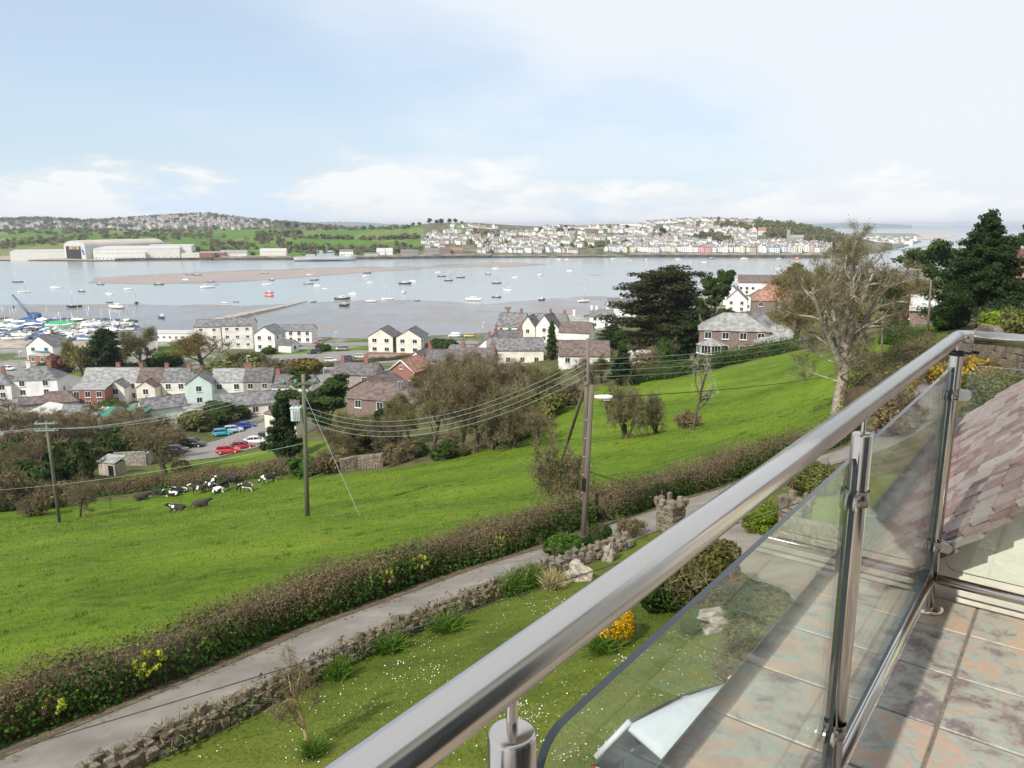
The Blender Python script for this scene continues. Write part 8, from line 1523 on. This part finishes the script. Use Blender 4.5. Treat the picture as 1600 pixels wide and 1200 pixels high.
# grey warship at the quay
sp0 = atz(507, 408, 0); ws = empty('warship', sp0, -math.atan2(sp0.x, sp0.y), 'long grey warship moored along the far quay', 'ship'); M['navy'] = mat('ship_grey', (0.36, 0.40, 0.42), .55, .08, .1); M['navyd'] = mat('ship_boot', (0.05, 0.05, 0.055), .6)
rings = [[(x, -b, z), (x, -b*.7, .8), (x, 0, -.5), (x, b*.7, .8), (x, b, z), (x, 0, z)] for x, b, z in ((-40, 3.5, 5.0), (-35, 5, 5.0), (-10, 5.6, 5.2), (15, 5.2, 5.8), (32, 3, 7.0), (43, .2, 8.6))]; g = G(); g.loft(rings); g.build('hull', M['navy'], ws); g = G(); g.loft([[(x, -b*1.01, 1.1), (x, 0, -1), (x, b*1.01, 1.1)] for x, b in ((-40, 2.9), (-10, 4.6), (15, 4.2), (38, .9))], 0, False); g.build('boot_topping', M['navyd'], ws)
for nm, c_, d_ in (('superstructure', (2, 0, 7.6), (26, 7.5, 5.2)), ('bridge', (9, 0, 11.2), (10, 7, 3)), ('funnel', (-4, 0, 12), (5, 4, 5)), ('hangar', (-18, 0, 7.2), (14, 8, 4.4)), ('gun_turret', (24, 0, 8.0), (4, 3, 2.4)), ('upper_bridge', (8, 0, 13.4), (6, 5, 1.8))): g = G(); g.box(c_, d_, 0, 0, .88); g.build(nm, M['navy'], ws)
for x, z in ((4, 23), (-9, 17)): g = G(); g.tube([(x, 0, 10), (x, 0, z)], [.6, .2], 5); g.tube([(x-2.5, 0, z-3), (x+2.5, 0, z-3)], .15, 4); g.build('mast', M['navy'], ws)
g = G(); g.box((8, -3.55, 11.6), (9, .2, .9)); g.build('bridge_windows', M['carglass'], ws)
# radio mast on the ridge
z = float(hz_b(np.array(291.), np.array(2950.))); p = Vector(col_xyz(291., 2950., z)); g = G(); g.tube([(0, 0, -5), (0, 0, 34)], [1.2, .5], 5); rm_ = empty('radio_mast', p, 0, 'thin radio mast on the ridge above the hill town', 'mast'); g.build('shaft', M['metal_grey'], rm_)
# ---------------------------------------------------------------- far woods, hedgerows and single trees
def fartree(seed, leaf, n=150):
    q = np.random.default_rng(seed); g = G(); g.tube([(0, 0, -1), (0, 0, 4)], [.5, .3], 5); bl = [(q.uniform(-2.4, 2.4), q.uniform(-2.4, 2.4), q.uniform(3.5, 8), q.uniform(1.4, 2.6), q.uniform(1.4, 2.6), q.uniform(1.2, 2.2)) for _ in range(8)]
    tr = g.mesh('trunk', M['bark_dark']); g = G(); blobs_leaves(g, q, bl, n, 1.5, 0, .3, 1.3); return tr, g.mesh('crown', LF[leaf])
FT = {k: [fartree(s, k) for s in (1, 2)] for k in ('conifer', 'olive', 'bud', 'green', 'pine', 'brown')}
def ftree(p, leaf, sc, label, group='single trees across the water', sz=1.0):
    tr, cr = FT[leaf][rng.randrange(2)]; r_ = empty('far_tree', p, rng.uniform(0, 6.28), label, 'tree', group); r_.scale = (sc, sc, sc*sz); mobj('trunk', tr, r_); mobj('crown', cr, r_)
for i, (px, py, leaf, sc) in enumerate([(672, 352, 'conifer', 1.5), (682, 352, 'conifer', 1.2), (690, 352, 'conifer', 1.4), (703, 351, 'conifer', 1.3), (711, 351, 'pine', 1.3), (645, 356, 'bud', 1.2), (655, 355, 'olive', 1.1), (722, 352, 'olive', .9)]): ftree(gf(px, py)[0], leaf, sc, f'{ordinal(i+1)} from the left of the dark trees on the skyline above the green field')
for i, (px, sc) in enumerate(((1106, .8), (1112, .9), (1118, .8), (1124, .9))): ftree(gf(px, 345.5)[0], 'conifer', sc, f'{ordinal(i+1)} from the left of the small dark trees on the far hilltop')
for i, (px, py, leaf, sc) in enumerate([(1036, 369, 'conifer', 1.7), (980, 360, 'green', 1.2), (953, 360, 'green', 1.0), (884, 358, 'green', .9), (450, 357, 'conifer', 1.6), (464, 358, 'conifer', 1.3)]): ftree(gf(px, py)[0], leaf, sc, ['big round dark tree in the middle of the far town', 'green tree beside the large white block on the far skyline', 'small green tree left of the large white block', 'green tree on the saddle of the far town', 'large dark tree on the skyline left of the blue hills', 'dark tree right of the large one, left of the blue hills'][i])
def woods(name, label, n, place, leafset, size):
    q = np.random.default_rng(n); P = []
    for _ in range(n):
        p = place(q)
        if p is not None: P.append(p)
    P = np.array(P); g = G()
    for mi, _ in enumerate(leafset):
        S_ = P[mi::len(leafset)]
        k = np.repeat(np.arange(len(S_)), 34); d, v = in_ball(q, len(k), .4); sz = (size*q.uniform(.6, 1.3, (len(S_), 1)))[k]; pts = S_[k] + v*sz*np.array((1.1, 1.1, .85)) + np.array((0, 0, .7))*sz; leaves(g, pts, size*.55, q, mi, d, 1.2)
    return tag(g.build(name, [LF[x] for x in leafset]), label, 'trees', kind='stuff')
def pw(bands):
    def f(q):
        x0, y0, x1, y1, th = bands[q.integers(0, len(bands))]; a = q.uniform(); px = x0 + (x1-x0)*a; py = y0 + (y1-y0)*a + q.normal()*th; return np.array(gf(px, py)[0][:])
    return f
woods('far_woodland', 'brown and green wood covering the right flank of the far hill', 620, pw([(1175, 352, 1240, 356, 3), (1190, 358, 1290, 366, 4), (1240, 358, 1300, 370, 3), (1195, 364, 1232, 368, 3), (1250, 370, 1320, 376, 3), (1120, 352, 1175, 357, 2), (1108, 370, 1140, 378, 2.0)]), ('olive', 'brown', 'bud', 'mid'), 5.2)
woods('far_hedgerows', 'dark hedgerows and wooded strips among the far fields', 700, pw([(0, 362, 110, 366, 2), (0, 385, 70, 378, 3), (70, 380, 140, 372, 3), (100, 360, 170, 364, 2.5), (160, 372, 250, 370, 2), (200, 364, 300, 363, 2), (250, 372, 330, 368, 3), (290, 392, 400, 390, 5), (330, 385, 440, 378, 6), (400, 372, 470, 366, 4), (440, 396, 560, 394, 4), (460, 372, 600, 375, .4), (480, 360, 640, 357, .5), (560, 392, 660, 391, 3), (600, 374, 655, 372, .8), (440, 385, 540, 393, 3)]), ('conifer', 'olive', 'brown', 'bud'), 4.6)
woods('far_town_trees', 'garden trees and shrubs scattered through the far town', 300, pw([(665, 377, 900, 384, 3), (730, 364, 800, 366, 3), (750, 383, 770, 392, 3), (842, 360, 900, 362, 1.5), (893, 385, 960, 384, 3), (960, 380, 1020, 379, 1.5), (1020, 360, 1040, 370, 3), (1086, 368, 1110, 372, 3), (1040, 371, 1100, 372, 2), (1140, 358, 1170, 362, 2)]), ('olive', 'brown', 'conifer', 'mid'), 3.4)
def ridge_place(q): px = q.uniform(-200, 540); t = q.choice((q.uniform(2200, 2980), q.uniform(2920, 3000))); return np.array(col_xyz(px, t, float(hz_b(np.array(px), np.array(t)))))
woods('ridge_trees', 'hazy bare trees along the ridge behind the shipyard', 1300, ridge_place, ('brown', 'olive', 'conifer'), 7.0)
# ---------------------------------------------------------------- haze
g = G(); g.box((0, 6900, 40), (26000, 14200, 96)); hzo = g.build('haze', (lambda m: m)(bpy.data.materials.new('haze_air'))); m = hzo.data.materials[0]; m.use_nodes = True; N = m.node_tree.nodes; N.remove(N['Principled BSDF']); pv = N.new('ShaderNodeVolumePrincipled'); pv.inputs['Color'].default_value = (.80, .88, 1.0, 1); pv.inputs['Density'].default_value = 0.00009; pv.inputs['Anisotropy'].default_value = 0.2; m.node_tree.links.new(pv.outputs[0], N['Material Output'].inputs['Volume']); tag(hzo, 'thin pale blue haze over the estuary', 'haze', kind='stuff')
